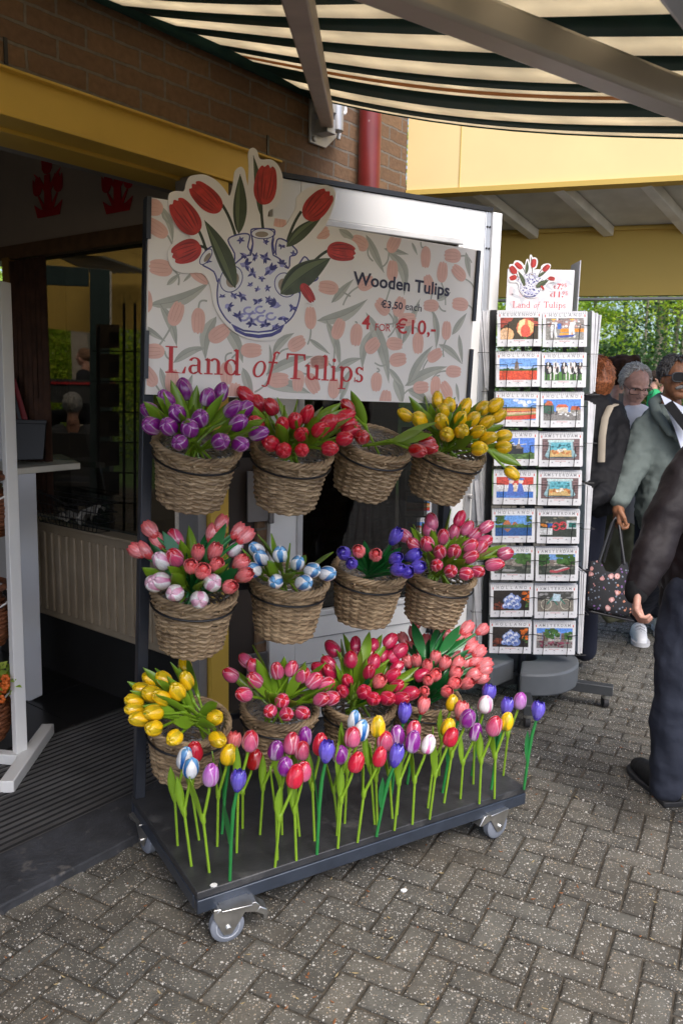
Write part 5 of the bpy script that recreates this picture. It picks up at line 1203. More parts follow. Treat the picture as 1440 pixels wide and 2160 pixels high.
# base: a broken ring of cast weight, arms with castors
q = MB(); n = 40; R1, R2, h0, h1 = .285, .075, .10, .215
pts = [(R1 * math.cos(a), R1 * math.sin(a)) for a in [rad(-105 + 330 * i / n) for i in range(n + 1)]] + [(R2 * math.cos(a), R2 * math.sin(a)) for a in [rad(225 - 330 * i / n) for i in range(n + 1)]]
pc = Vector((CF(.45, 0).x, .0, 0))
q.prism(pts, lambda x, y, d: pc + Vector((x, y, d)), h0, h1)
q.build('base_weight', mat('cast_grey', (.115, .125, .135), .5, var=.08, scale=12), ck, bevel=.012)
for a in (-22, 80, 200, 262):
    t = rad(a); e_ = pc + Vector((.46 * math.cos(t), .46 * math.sin(t), .10))
    q = MB(); q.bar(pc + Vector((0, 0, .095)), e_, .05, .05); q.build('foot_arm', mat('arm_grey', (.07, .075, .08), .45, .3), ck, bevel=.003)
    q = MB(); c_ = e_ + Vector((-.03 * math.cos(t), -.03 * math.sin(t), 0)); q.cyl(c_ + Vector((0, 0, -.025)), c_ + Vector((0, 0, -.045)), .02, 12); k_ = q.build('castor', STEEL, ck)
    q = MB(); q.cyl(c_ + Vector((-.012, .015, -.068)), c_ + Vector((.012, .015, -.068)), .031, 18); q.build('wheel', RUBBERD, k_)
# small printed sign above it
h0_ = cpl(1071, 563); h1_ = cpl(1214, 563); h2_ = cpl(1070, 668)
hw_, hh_ = h1_.x - h0_.x, h0_.z - h2_.z
def HP(x, y, d=0.0): return Vector((h2_.x + x, FY + .06 - d, h2_.z + y))
hb_ = MB(); hb_.box(HP(hw_ / 2, hh_ / 2, 0) , (hw_, .006, hh_)); rr_ = random.Random(4)
for i in range(26):
    x, y = rr_.uniform(.01, hw_ - .02), rr_.uniform(.01, hh_ - .01); an = rr_.uniform(0, 360)
    for (poly, m) in ((tulip_shape(x, y, an, .035, .022), 1), (lancet((x, y), (x + rr_.uniform(-.06, .06), y - rr_.uniform(.02, .06)), .014), 2)):
        p = clip(poly, .002, .002, hw_ - .002, hh_ - .002)
        if p: hb_.poly([HP(a, b, .0032 + .00004 * (i % 6 + m)) for a, b in p], m)
hs = hb_.build('header_sign', [mat('header_white', (.80, .79, .80), .4), mat('header_pink', (.76, .66, .68), .45), mat('header_grey', (.62, .63, .66), .45)], ck, smooth=False)
lb = MB(); s4 = lambda x, y: ((x - 415) / (1052 - 415) * hw_, hh_ - (y - 195) / (670 - 195) * hh_)
def hfit(s, a, b, h, mi, bold=0.0, serif=False):
    p0, p1 = s4(*a), s4(*b); fn = lambda x, y: HP(p0[0] + x, p0[1] + y, .0039)
    (put_serif(lb, s, fn, 0, 0, p1[0] - p0[0], h / 637 * hw_, mi) if serif else put_text(lb, s, fn, 0, 0, p1[0] - p0[0], h / 637 * hw_, bold, mi))
hfit('Land', (475, 570), (650, 570), 60, 0, serif=True); hfit('of', (680, 570), (742, 570), 60, 0, serif=True); hfit('Tulips', (775, 565), (990, 565), 58, 0, serif=True)
lb.build('lettering', [mat('header_red', (.62, .10, .12), .45), mat('header_ink', (.35, .35, .38), .5)], hs, smooth=False); lb = MB()
hfit('€', (858, 380), (885, 380), 38, 0); hfit('7.', (892, 382), (945, 382), 54, 0, .03); hfit('95', (932, 362), (983, 362), 36, 0)
lb.build('price_lettering', [mat('header_red', (.62, .10, .12), .45)], hs, smooth=False); lb = MB()
hfit('€', (830, 460), (858, 460), 38, 0); hfit('11.', (866, 458), (960, 458), 54, 0, .03); hfit('95', (946, 438), (998, 438), 36, 0)
hfit('Medium', (825, 332), (885, 332), 12, 1); hfit('Large', (815, 412), (862, 412), 12, 1)
LBM = [mat('header_red', (.62, .10, .12), .45), mat('header_ink', (.35, .35, .38), .5)]
lb.build('price_lettering', LBM, hs, smooth=False)
he0 = (430, 200); hsc = hw_ / 637
def hemb(x, y, d): return HP(((x - 235) * .392 + 425 - 415) * hsc, hh_ - ((y - 40) * .345 + 62 - 195) * hsc, d)
make_emblem(hemb, .00004, .002, hs, d0=.0042)
for u0, v0, v1 in ((1052, 552, 660), (1230, 545, 655)):
    q = MB()
    for i in range(3 if u0 > 1100 else 1):
        t0, t1 = cpl(u0 + i * 2 - 2, v0 + i * 7), cpl(u0 - 2 + i * 2, v1)
        q.box(((t0.x + t1.x) / 2, FY + .14 + .05 * i, (t0.z + t1.z) / 2), (.004, .16 if u0 > 1100 else .02, t0.z - t1.z))
    q.build('side_card', mat('card_grey', (.62, .62, .64), .5), ck)
# calendars
PAPER = mat('paper_white', (.72, .72, .74), .4, var=.02)
INK = mat('ink_grey', (.22, .22, .24), .5); INKR = mat('ink_red', (.6, .14, .12), .5); SPIR = mat('spiral_wire', (.55, .55, .57), .35, .6); INKL = mat('ink_pale', (.55, .55, .57), .5)
CW, CH, CT = .212, .166, .0035
def cal_cover(title, kind):
    q = MB(); mats = [PAPER, INK, INKR, SPIR, INKL]
    q.box((0, 0, CH / 2), (CW, CT, CH), 0)
    fy = -CT / 2 - .0004; fn = lambda x, y: Vector((x, fy - .0003, y))
    px0, px1, py0, py1 = -CW * .43, CW * .43, CH * .20, CH * .82
    pics = picture(kind)
    for li, (c_, poly) in enumerate(pics):
        m = pm(c_)
        if m not in mats: mats.append(m)
        p = clip(poly, 0, 0, 1, 1)
        if p: q.poly([(px0 + (px1 - px0) * x, fy - .0002 - .000012 * li, py0 + (py1 - py0) * y) for x, y in p], mats.index(m))
    n = len(title); w_ = CW * .78; stp = w_ / n
    for i, ch in enumerate(title):
        vs, fs, a, b = text_polys(ch, .01); k = .0145 / .73; x0 = -w_ / 2 + stp * (i + .5) - (a + b) / 2 * k
        q.add([(x0 + x * k, fy, CH * .865 + y * k) for x, y in vs], fs, 1)
    for sx in (-1, 1): q.box((sx * CW * .445, fy, CH * .885), (.005, .0004, .012), 2)
    put_text(q, 'CALENDAR' if kind == 2 else 'BIRTHDAY CALENDAR', fn, -.026, CH * .145, .026, .005, 0, 2)
    if kind == 2: put_text(q, '2016', fn, -.012, CH * .085, .012, .007, 0, 4)
    for i in range(5): q.box((-CW * .39 + i * CW * .195, fy, CH * .125), (.006, .0003, .004), 1); q.box((-CW * .39 + i * CW * .195, fy, CH * .10), (.016, .0003, .0015), 4)
    q.box((0, fy, CH * .05), (.003, .0003, .003), 1)
    for i in range(20):
        x = -CW * .46 + i * CW * .92 / 19; q.tube([(x + .001 * 0, CT * .5 * math.cos(t) * 1.9, CH - .004 + .006 * math.sin(t)) for t in [rad(60 * k) for k in range(6)]], .0008, 4, 3, closed=True)
        q.box((x, fy, CH - .008), (.003, .0003, .004), 1)
    return q.mesh('cover', mats, smooth=False)
def cal_plain():
    q = MB(); q.box((0, 0, CH / 2), (CW, CT * 1.6, CH), 0)
    for i in range(20):
        x = -CW * .46 + i * CW * .92 / 19; q.tube([(x, CT * .5 * math.cos(t) * 2.2, CH - .004 + .006 * math.sin(t)) for t in [rad(60 * k) for k in range(6)]], .0008, 4, 1, closed=True)
    return q.mesh('calendar', [PAPER, SPIR], smooth=False)
PLAIN = cal_plain()
GRID = [(0, 'KEUKENHOF', 'large pink and yellow tulip'), (1, 'HOLLAND', 'cheese carriers in white'), (2, 'HOLLAND', 'windmill over a red tulip field'), (3, 'HOLLAND', 'black and white cows'), (4, 'HOLLAND', 'striped flower fields'), (5, 'HOLLAND', 'village street'), (6, 'HOLLAND', 'black wooden mill house'), (7, 'AMSTERDAM', 'pale blue carved gable stone, upper of two'), (8, 'HOLLAND', 'blue and white figurines before a striped flag'), (9, 'AMSTERDAM', 'pale blue carved gable stone, lower of two'), (10, 'HOLLAND', 'lakeside houses'), (11, 'AMSTERDAM', 'red bicycle wheels'), (12, 'HOLLAND', 'dark canal and bridge'), (13, 'AMSTERDAM', 'red canal boat'), (14, 'HOLLAND', 'blue and white vases, upper of two'), (15, 'AMSTERDAM', 'parked green bicycle'), (16, 'HOLLAND', 'blue and white vases, lower of two'), (17, 'AMSTERDAM', 'canal houses and bicycles')]
wires = MB()
PITCHZ = .1108
for i, (kind, title, desc) in enumerate(GRID):
    row, colm = divmod(i, 2); f_ = 1 - (row + 1) * .1115 + .0085
    p = CF(.245 + .505 * colm, f_, 0.0)
    sc_ = 1.0
    for k in (2, 1, 0):
        lab = f'{title} wall calendar showing {desc}' if k == 0 else f'spare calendar {["", "directly", "second"][k]} behind the one showing {desc}'
        if k == 0:
            e = thing('calendar', lab, 'calendar', CRP + p, 0, 'calendars facing us on the carousel'); inst('cover', cal_cover(title, kind), e)
        else:
            e = bpy.data.objects.new('calendar', PLAIN); COL.objects.link(e); tag(e, lab, 'calendar', 'spare calendars behind the front ones')
            e.location = CRP + p + Vector((random.uniform(-.002, .007), k * .012, random.uniform(.001, .007)))
        e.rotation_euler = (rad(-5), rad(-1.2 + random.uniform(-.7, .7)), rad(random.uniform(-1.5, 1.5)))
    # wire pocket in front: a rail with two drops at each side
    y_ = -.016
    for sg in (-1, 1):
        a = p + Vector((sg * CW * .54, y_ + .02, CH * .62)); b = p + Vector((sg * CW * .29, y_ - .006, CH * .62)); c_ = p + Vector((sg * CW * .29, y_ + .004, -.006))
        wires.tube([a, b + Vector((sg * .006, 0, 0)), b, b + Vector((0, 0, -.006)), c_, c_ + Vector((0, .05, -.0))], .0021, 6)
    wires.tube([p + Vector((-CW * .5, .03, -.007)), p + Vector((CW * .5, .03, -.007))], .002, 6)
wires.build('wire_pocket', BLACKWIRE, ck)
# side stacks seen edge on
SIDE = [('right', 1246, 655, 829, 7, 2.6), ('right', 1238, 845, 1015, 7, 2.0), ('right', 1234, 1022, 1200, 5, 2.6), ('right', 1222, 1205, 1378, 4, 3.2), ('left', 1028, 655, 822, 5, 2.6), ('left', 1016, 1012, 1180, 6, 2.2), ('left', 1012, 1200, 1372, 6, 2.0)]
EDGE = MB(); EDGE.box((0, 0, 0), (.0062, .21, 1.0), 0); EDGE_ME = EDGE.mesh('calendar', [mat('edge_white', (.70, .70, .72), .45)], smooth=False)
tiers = {'right': ['top', 'second', 'third', 'lowest'], 'left': ['top', 'middle', 'lowest']}; tcount = {'right': 0, 'left': 0}
for sd_, u, v0, v1, n, stp in SIDE:
    tn = tiers[sd_][tcount[sd_]]; tcount[sd_] += 1
    for k in range(n):
        sg = 1 if sd_ == 'right' else -1
        uu = u + sg * k * (stp + .6); top = cpl(uu + sg * 1.5, v0 + (k % 3) * 1.2 + (k * 1.5 if sd_ == 'right' else 0), FY + .10); bot = cpl(uu - sg * (3 + k * 1.6), v1 + (k % 2) * 2 - k * .8, FY + .10)
        L = (top - bot).length; m_ = (top + bot) / 2
        e = bpy.data.objects.new('calendar', EDGE_ME); COL.objects.link(e)
        tag(e, f'white calendar edge on, {ordn(k)} outwards in the {tn} {sd_} stack of the carousel', 'calendar', f'calendars edge on in the {tn} {sd_} stack')
        e.location = CRP + m_ + Vector((0, .10, 0)); e.scale = (1, 1, L)
        e.rotation_euler = (rad(random.uniform(-1, 1)), math.atan2(top.x - bot.x, L), rad(random.uniform(-1.5, 1.5)))
    swires = MB(); m0_ = cpl(u - (6 if sd_ == 'right' else -6), (v0 + v1) / 2 + 5, FY + .08); m1_ = cpl(u + (1 if sd_ == 'right' else -1) * (n * stp + 6), (v0 + v1) / 2 + 5, FY + .08)
    swires.tube([m0_, m1_, m1_ + Vector((0, .2, 0)), m0_ + Vector((0, .2, 0))], .0022, 6, closed=True)
    swires.build('side_pocket', BLACKWIRE, ck); swires = MB(); b0 = cpl(u - (10 if sd_ == 'right' else -10), v1 + 4, FY + .1); b1 = cpl(u + (1 if sd_ == 'right' else -1) * (n * stp), v1 + 4, FY + .1)
    swires.tube([b0, b1], .0022, 6); swires.build('side_pocket', BLACKWIRE, ck); swires = MB(); swires.tube([b0 + Vector((0, .2, 0)), b1 + Vector((0, .2, 0))], .0022, 6)
    swires.build('side_pocket', BLACKWIRE, ck)

# a few calendars on a dark rack seen through the door's glass
rk2 = thing('postcard_rack', 'dark narrow rack behind the door glass holding small picture calendars', 'display rack', (Q(878, 1300, 4.0).x, Q(878, 1300, 4.0).y, 0))
q = MB(); q.bar(Q(848, 960, 4.0), Q(846, 1330, 4.0), .03, .03); q.bar(Q(915, 960, 4.0), Q(912, 1330, 4.0), .03, .03)
for v in (1037, 1090, 1145): q.bar(Q(846, v, 4.0), Q(914, v + 2, 4.0), .02, .03)
q.build('rack_frame', BLACK, rk2, world=True)
q = MB(); q.prism([(846, 900), (922, 900), (918, 1335), (843, 1335)], lambda x, y, z: Q(x, y, 4.05 + z), 0, .03); q.build('back_panel', mat('rack_charcoal', (.02, .02, .022), .7), rk2, world=True)
for v, kd, tt, ds in ((1035, 12, 'AMSTERDAM', 'uppermost small calendar with a dark canal behind the door glass'), (1088, 4, 'HOLLAND', 'middle small calendar with striped fields behind the door glass'), (1142, 5, 'HOLLAND', 'lowest small calendar with a village street behind the door glass')):
    e = thing('calendar', ds, 'calendar', Q(881, v, 3.98), 0, 'small calendars behind the door glass'); inst('cover', cal_cover(tt, kd), e); e.scale = (.62, .62, .72)
# ------------------------------------------------------------------ people
def remesh(mb, name, m, parent, vox=.012, sm=6, disp=0.0, dscale=.12):
    me = mb.mesh('tmp', [m]); o = bpy.data.objects.new('tmp', me); COL.objects.link(o)
    r = o.modifiers.new('r', 'REMESH'); r.mode = 'VOXEL'; r.voxel_size = vox; r.use_smooth_shade = True
    s = o.modifiers.new('s', 'SMOOTH'); s.iterations = sm; s.factor = .5
    if disp:
        tx = bpy.data.textures.new(name + '_folds', 'CLOUDS'); tx.noise_scale = dscale; tx.noise_depth = 2
        d = o.modifiers.new('d', 'DISPLACE'); d.texture = tx; d.strength = disp; d.mid_level = .5; d.texture_coords = 'GLOBAL'
    bpy.context.view_layer.update()
    me2 = bpy.data.meshes.new_from_object(o.evaluated_get(bpy.context.evaluated_depsgraph_get()))
    me2.name = name; bpy.data.objects.remove(o); bpy.data.meshes.remove(me)
    I = WM(parent).inverted(); me2.transform(I)
    if not me2.materials: me2.materials.append(m)
    ob = bpy.data.objects.new(name, me2); COL.objects.link(ob); ob.parent = parent; return ob
def skin(name, c): return mat(name, c, .5, var=.16, scale=45, bump=.15, bscale=160)
def cloth(name, c, rough=.85, b=.25): return mat(name, c, rough, var=.14, scale=7, bump=b, bscale=35, spec=.3)
def head_mb(mb, C, s, f, r, up, jaw=1.0, nose=1.0):
    """head about C (middle of skull); f facing, r to its right hand, up; s = head height"""
    f = f.normalized(); up = up.normalized(); r = f.cross(up).normalized(); R3 = Matrix((r, f, up)).transposed()
    P = lambda x, y, z: C + r * (x * s) + f * (y * s) + up * (z * s)
    mb.ell(P(0, -.04, .12), (.325 * s, .40 * s, .36 * s), 20, 14, R=R3)
    mb.ell(P(0, .09, -.12), (.275 * s * jaw, .30 * s, .33 * s), 18, 12, R=R3)
    mb.ell(P(0, .21, -.36), (.16 * s * jaw, .14 * s, .13 * s), 14, 10, R=R3)
    mb.cap(P(0, .36, .06), .035 * s, P(0, .455 * nose, -.10), .062 * s)                        # nose
    for x in (-1, 1):
        mb.ell(P(x * .05, .385, -.115), (.045 * s, .05 * s, .04 * s), 10, 8, R=R3)
        mb.cap(P(x * .06, .365, .09), .035 * s, P(x * .20, .30, .09), .035 * s)                # brow
        mb.ell(P(x * .17, .25, -.09), (.10 * s, .09 * s, .09 * s), 12, 8, R=R3)               # cheek
        mb.ell(P(x * .325, -.02, -.04), (.03 * s, .065 * s, .115 * s), 12, 8, R=R3)           # ear
    mb.ell(P(0, .34, -.235), (.105 * s, .055 * s, .025 * s), 12, 8, R=R3); mb.ell(P(0, .335, -.275), (.09 * s, .055 * s, .03 * s), 12, 8, R=R3)
    mb.cap(P(0, -.08, -.2), .20 * s, P(0, -.16, -.62), .215 * s)                              # neck
    return P, R3
def eyes(P, s, R3, parent, ic=(.05, .03, .02)):
    q = MB()
    for x in (-1, 1):
        q.ell(P(x * .135, .312, .035), (.05 * s, .03 * s, .026 * s), 12, 8, 0, R3); q.ell(P(x * .135, .338, .035), (.02 * s, .012 * s, .022 * s), 10, 6, 1, R3)
    q.build('eye', [mat('eye_white', (.5, .46, .44), .3), mat('iris', ic, .2)], parent, world=True)
def glasses(P, s, parent, lens, thick=.012, dark=False, h=.085):
    q = MB(); r_ = thick * s
    for x in (-1, 1):
        c = P(x * .165, .40, .02); ex = P(.145, 0, 0) - P(0, 0, 0); ez = P(0, 0, h) - P(0, 0, 0)
        pts = [c + ex * math.copysign(abs(math.cos(t)) ** .6, math.cos(t)) + ez * math.copysign(abs(math.sin(t)) ** .6, math.sin(t)) for t in [2 * math.pi * i / 18 for i in range(18)]]
        q.tube(pts, r_, 6, closed=True); q.tube([P(x * .31, .40, .05), P(x * .345, .2, .05), P(x * .345, -.02, .02)], r_, 6)
        if dark: q.poly(pts, 1)
    q.tube([P(-.03, .41, .05), P(0, .42, .06), P(.03, .41, .05)], r_, 6)
    q.build('glasses', [mat('spectacle_frame', (.02, .018, .016), .3), lens], parent, world=True)
def hairshell(P, s, R3, fn, n=420, m=None, parent=None, name='hair', ln=.10, seed=1, rad_=.014, base=True):
    """short strands over the part of the skull where fn(direction) is true, on a thin cap"""
    rn = random.Random(seed); q = MB()
    C = P(0, -.04, .12); rr = (.335 * s, .41 * s, .375 * s)
    for i in range(n * 6):
        d = Vector((rn.gauss(0, 1), rn.gauss(0, 1), rn.gauss(0, 1))).normalized()
        if not fn(d): continue
        a = C + R3 @ Vector((d.x * rr[0], d.y * rr[1], d.z * rr[2])); t = (Vector((0, -.25, -.9)) - d * Vector((0, -.25, -.9)).dot(d)).normalized()
        b = a + R3 @ (d * .02 * s + t * ln * s * rn.uniform(.6, 1.2) + Vector((rn.uniform(-1, 1), rn.uniform(-1, 1), rn.uniform(-1, 1))) * .025 * s)
        q.tube([a - (R3 @ d) * .02 * s, a.lerp(b, .5) + (R3 @ d) * .02 * s, b], [rad_ * s * 1.6, rad_ * s * 1.5, rad_ * s * .4], 4)
        n -= 1
        if n <= 0: break
    q.build(name, m, parent, world=True)
def hand(mb, wrist, dirv, palm_n, s, curl=.9, thumb=1):
    """palm + five bent fingers; dirv along the hand, palm_n the way the palm faces, s = hand length"""
    d = dirv.normalized(); n = (palm_n - d * palm_n.dot(d)).normalized(); w_ = d.cross(n)
    mb.cap(wrist, .15 * s, wrist + d * .12 * s, .17 * s)
    for k in range(4):
        off = (k - 1.5) * .115 * s
        mb.cap(wrist + d * .08 * s + w_ * off * .75, .085 * s, wrist + d * .46 * s + w_ * off, .075 * s)
        L = [.36, .42, .44, .40][k] * s if thumb > 0 else [.40, .44, .42, .36][k] * s
        p = wrist + d * .47 * s + w_ * off; a = curl * .45
        for j, fr in enumerate((.45, .32, .25)):
            dd = d * math.cos(a) + n * math.sin(a); p2 = p + dd * L * fr; mb.cap(p, .056 * s - j * .006 * s, p2, .050 * s - j * .006 * s); p = p2; a += curl * .75
    tb = wrist + d * .14 * s + w_ * thumb * .17 * s; t1 = tb + d * .18 * s + w_ * thumb * .13 * s + n * .08 * s; t2 = t1 + d * .17 * s - w_ * thumb * .02 * s + n * .08 * s
    mb.cap(tb, .085 * s, t1, .062 * s); mb.cap(t1, .06 * s, t2, .046 * s)
def shoe(mb, heel, toe, w_=.05, h=.07):
    d = (toe - heel); L = d.length; d.normalize(); up = Vector((0, 0, 1))
    mb.cap(heel + d * .04 + up * .045, .045, heel + d * .10 + up * .06, .05); mb.cap(heel + d * .08 + up * .05, .05, toe - d * .07 + up * .035, .042)
    mb.cap(toe - d * .10 + up * .034, .046, toe - d * .045 + up * .03, .036)
def sole(q, heel, toe, mi=0, w_=.055, h=.028):
    d = (toe - heel); L = d.length; d.normalize(); r = d.cross(Vector((0, 0, 1)))
    prof = [(0, .6), (.02, .8), (.12, .82), (.35, .72), (.6, .98), (.8, 1.0), (.93, .75), (1.0, .25)]
    pts = [(a * L, b * w_) for a, b in prof] + [(a * L, -b * w_) for a, b in reversed(prof)]
    q.prism(pts, lambda x, y, z: heel + d * x + r * y + Vector((0, 0, z)), .0, h, mi)
TOCAM = lambda p: (EYE - p).normalized()
VZ = Vector((0, 0, 1))

# --- man at the right edge, seen from behind his arm
dA = 2.82
pA = thing('person', 'person in a dark quilted jacket and dark jeans, partly cut off at the right edge', 'person', (G(1420, 1680).x + .1, G(1420, 1680).y, 0))
JK1 = cloth('jacket_aubergine', (.0125, .0088, .0105), .62); JEANS = cloth('dark_jeans', (.018, .022, .036), .85); SK1 = skin('skin_pale', (.50, .26, .19))
sh = Q(1490, 958, dA); el_ = Q(1402, 1095, dA - .05); wr = Q(1345, 1238, dA - .12); hip = Q(1480, 1290, dA + .02)
q = MB(); q.cap(sh, .082, Q(1450, 1015, dA - .02), .080); q.cap(Q(1450, 1015, dA - .02), .080, el_, .075); q.cap(el_, .073, Q(1372, 1180, dA - .1), .062); q.cap(Q(1372, 1180, dA - .1), .062, wr, .045)
q.cap(Q(1555, 950, dA + .1), .15, Q(1500, 1100, dA + .1), .17); q.cap(Q(1500, 1090, dA + .1), .18, Q(1490, 1235, dA + .1), .175); q.cap(Q(1590, 900, dA + .1), .10, sh, .075)
remesh(q, 'jacket', JK1, pA, .009, 4, .034, .11)
q = MB(); q.cap(Q(1343, 1240, dA - .12), .042, Q(1341, 1252, dA - .125), .040); q.cap(Q(1490, 1268, dA + .1), .17, Q(1492, 1285, dA + .1), .168)
remesh(q, 'knit_cuff', cloth('knit_black', (.008, .008, .009), .9), pA, .01, 3)
kn = Q(1425, 1480, dA + .02); an = Q(1405, 1648, dA + .03)
q = MB(); q.cap(Q(1470, 1270, dA + .06), .13, Q(1437, 1400, dA + .03), .098); q.cap(Q(1437, 1400, dA + .03), .098, kn, .078); q.cap(kn, .080, an, .064); q.cap(an, .064, Q(1404, 1650, dA + .03), .064)
q.cap(Q(1560, 1270, dA + .1), .12, Q(1550, 1480, dA + .1), .085); q.cap(Q(1550, 1480, dA + .1), .085, Q(1530, 1690, dA + .05), .066)
remesh(q, 'trousers', JEANS, pA, .010, 3, .03, .10)
heel, toe = G(1422, 1704), G(1334, 1618); 
q = MB(); shoe(q, heel, toe); remesh(q, 'shoe', cloth('shoe_black', (.010, .010, .011), .6), pA, .008, 4)
q = MB(); sole(q, heel, toe, 0, .056, .022); q.build('shoe_sole', RUBBERD, pA, world=True, bevel=.004)
h2, t2 = G(1545, 1735), G(1465, 1660); q = MB(); shoe(q, h2, t2); remesh(q, 'shoe', MT['shoe_black'], pA, .01, 4)
q = MB(); hand(q, Q(1343, 1246, dA - .125), (Q(1340, 1300, dA - .15) - Q(1343, 1250, dA - .125)), (RI * .9 - FW * .25), .155, 1.25, -1)
Ptop = Q(1590, 770, dA + .1); Pf, R3_ = head_mb(q, Ptop, .235, Vector((.5, 1, 0)), None, VZ)
q.cap(Ptop + Vector((0, 0, -.1)), .06, Q(1585, 930, dA + .1), .07); q.cap(Q(1585, 930, dA + .1), .07, Q(1490, 1080, dA + .1), .07); q.cap(Q(1490, 1080, dA + .1), .06, el_, .04); q.cap(el_, .04, Q(1343, 1252, dA - .125), .03)
remesh(q, 'body', SK1, pA, .0042, 2)

# --- man in the grey green jacket with tinted glasses
dB = 4.5; hB = .245
FCE = (EYE - Q(1420, 800, dB)); FCE = Vector((FCE.x - .35 * 1, FCE.y, -.25)).normalized()
cB = Q(1424, 796, dB); pB = thing('person', 'person in a grey green jacket and dark glasses, grey moustache, holding a flowered bag', 'person', (cB.x, cB.y + .05, 0))
SK2 = skin('skin_brown', (.27, .115, .055)); JK2 = cloth('jacket_greygreen', (.115, .14, .13), .8)
q = MB(); FB = (FCE + Vector((.55, 0, 0))).normalized()
P2, R2_ = head_mb(q, cB, hB, FB, None, VZ, 1.12)
wB = Q(1304, 1068, dB - .18)
hand(q, wB, Q(1300, 1110, dB - .18) - wB, RI, .19, 1.5, 1)
q.cap(P2(0, -.14, -.6), .06, Q(1415, 960, dB), .06); q.cap(Q(1415, 960, dB), .06, Q(1362, 905, dB), .045); q.cap(Q(1362, 905, dB), .04, Q(1336, 985, dB - .08), .028); q.cap(Q(1336, 985, dB - .08), .028, wB, .03)
remesh(q, 'body', SK2, pB, .0045, 2)
eyes(P2, hB, R2_, pB); glasses(P2, hB, pB, mat('dark_lens', (.010, .010, .011), .35, spec=.2), .016, True, .10)
GREYH = mat('hair_dark_grey', (.07, .065, .062), .7, var=.7, scale=120)
hairshell(P2, hB, R2_, lambda d: d.z > .1 and (d.y < .62 or d.z > .75) or (d.y < .15 and d.z > -.45), 700, GREYH, pB, ln=.14, seed=3)
q = MB(); q.cap(P2(-.14, .325, -.225), .009, P2(-.04, .375, -.19), .0125); q.cap(P2(-.04, .375, -.19), .0125, P2(.04, .375, -.19), .0125); q.cap(P2(.04, .375, -.19), .0125, P2(.14, .325, -.225), .009); remesh(q, 'moustache', mat('moustache_grey', (.20, .19, .18), .8), pB, .004, 1)
q = MB()
shB = Q(1362, 905, dB); q.cap(Q(1395, 895, dB), .10, Q(1470, 895, dB), .11); q.cap(Q(1395, 900, dB), .13, Q(1400, 1080, dB), .16); q.cap(Q(1470, 900, dB), .14, Q(1460, 1080, dB), .16); q.cap(Q(1400, 1080, dB), .155, Q(1420, 1110, dB), .15)
q.cap(shB, .085, Q(1336, 985, dB - .08), .075); q.cap(Q(1336, 985, dB - .08), .073, Q(1306, 1058, dB - .17), .052)
remesh(q, 'jacket', JK2, pB, .011, 3, .036, .07)
q = MB()
for sx, a0, a1 in ((-1, (1374, 846), (1400, 872)),):
    pass
q.cap(Q(1376, 850, dB + .02), .028, Q(1384, 872, dB - .11), .03); q.cap(Q(1384, 872, dB - .11), .03, Q(1412, 915, dB - .17), .02); q.cap(Q(1376, 850, dB + .02), .03, Q(1392, 838, dB + .10), .03)
q.cap(Q(1452, 865, dB - .12), .028, Q(1428, 925, dB - .19), .02)
for k in range(2): pass
c_ = Q(1414, 870, dB - .12)
remesh(q, 'jacket_collar', JK2, pB, .009, 3)
q = MB(); q.prism([(1392, 832), (1440, 858), (1470, 860), (1470, 960), (1440, 960), (1422, 905)], lambda x, y, z: Q(x, y, dB - .205 - z), 0, .012); q.build('shirt', cloth('shirt_white', (.62, .66, .78), .8), pB, world=True)
q = MB(); q.bar(Q(1408, 850, dB - .24), Q(1450, 905, dB - .28), .05, .006, FW); q.build('bag_strap', cloth('strap_black', (.008, .008, .009), .9), pB, world=True)
NAVY = cloth('trousers_navy', (.012, .014, .026), .9)
fB1h, fB1t = G(1336, 1322), G(1352, 1366); fB1t = Vector(fB1t); fB2h, fB2t = G(1382, 1318), G(1402, 1352)
q = MB(); q.cap(Q(1390, 1090, dB + .05), .14, Q(1375, 1200, dB + .1), .105); q.cap(Q(1375, 1200, dB + .1), .105, fB1h + (fB1t - fB1h) * .25 + Vector((0, 0, .14)), .078)
q.cap(Q(1430, 1090, dB + .05), .14, Q(1425, 1200, dB + .1), .105); q.cap(Q(1425, 1200, dB + .1), .105, fB2h + (fB2t - fB2h) * .25 + Vector((0, 0, .14)), .078)
remesh(q, 'trousers', NAVY, pB, .014, 5, .02, .1)
for h_, t_ in ((fB1h, fB1t), (fB2h, fB2t)):
    d_ = (t_ - h_).normalized(); h_ = t_ - d_ * .29
    q = MB(); shoe(q, h_, t_); o = remesh(q, 'shoe', mat('sneaker_white', (.82, .82, .83), .5), pB, .008, 4)
    q = MB(); sole(q, h_, t_, 0, .056, .025); q.build('shoe_sole', mat('sole_pale', (.55, .55, .56), .6), o, world=False) if False else q.build('shoe_sole', mat('sole_pale', (.55, .55, .56), .6), pB, world=True)
    q = MB()
    for k in range(4): a_l = h_ + d_ * (.11 + k * .03) + VZ * (.105 - k * .011); r__ = d_.cross(VZ); q.tube([a_l - r__ * .03 - VZ * .01, a_l + VZ * .006, a_l + r__ * .03 - VZ * .01], .004, 5)
    q.build('shoelace', mat('lace_grey', (.4, .4, .42), .7), pB, world=True)

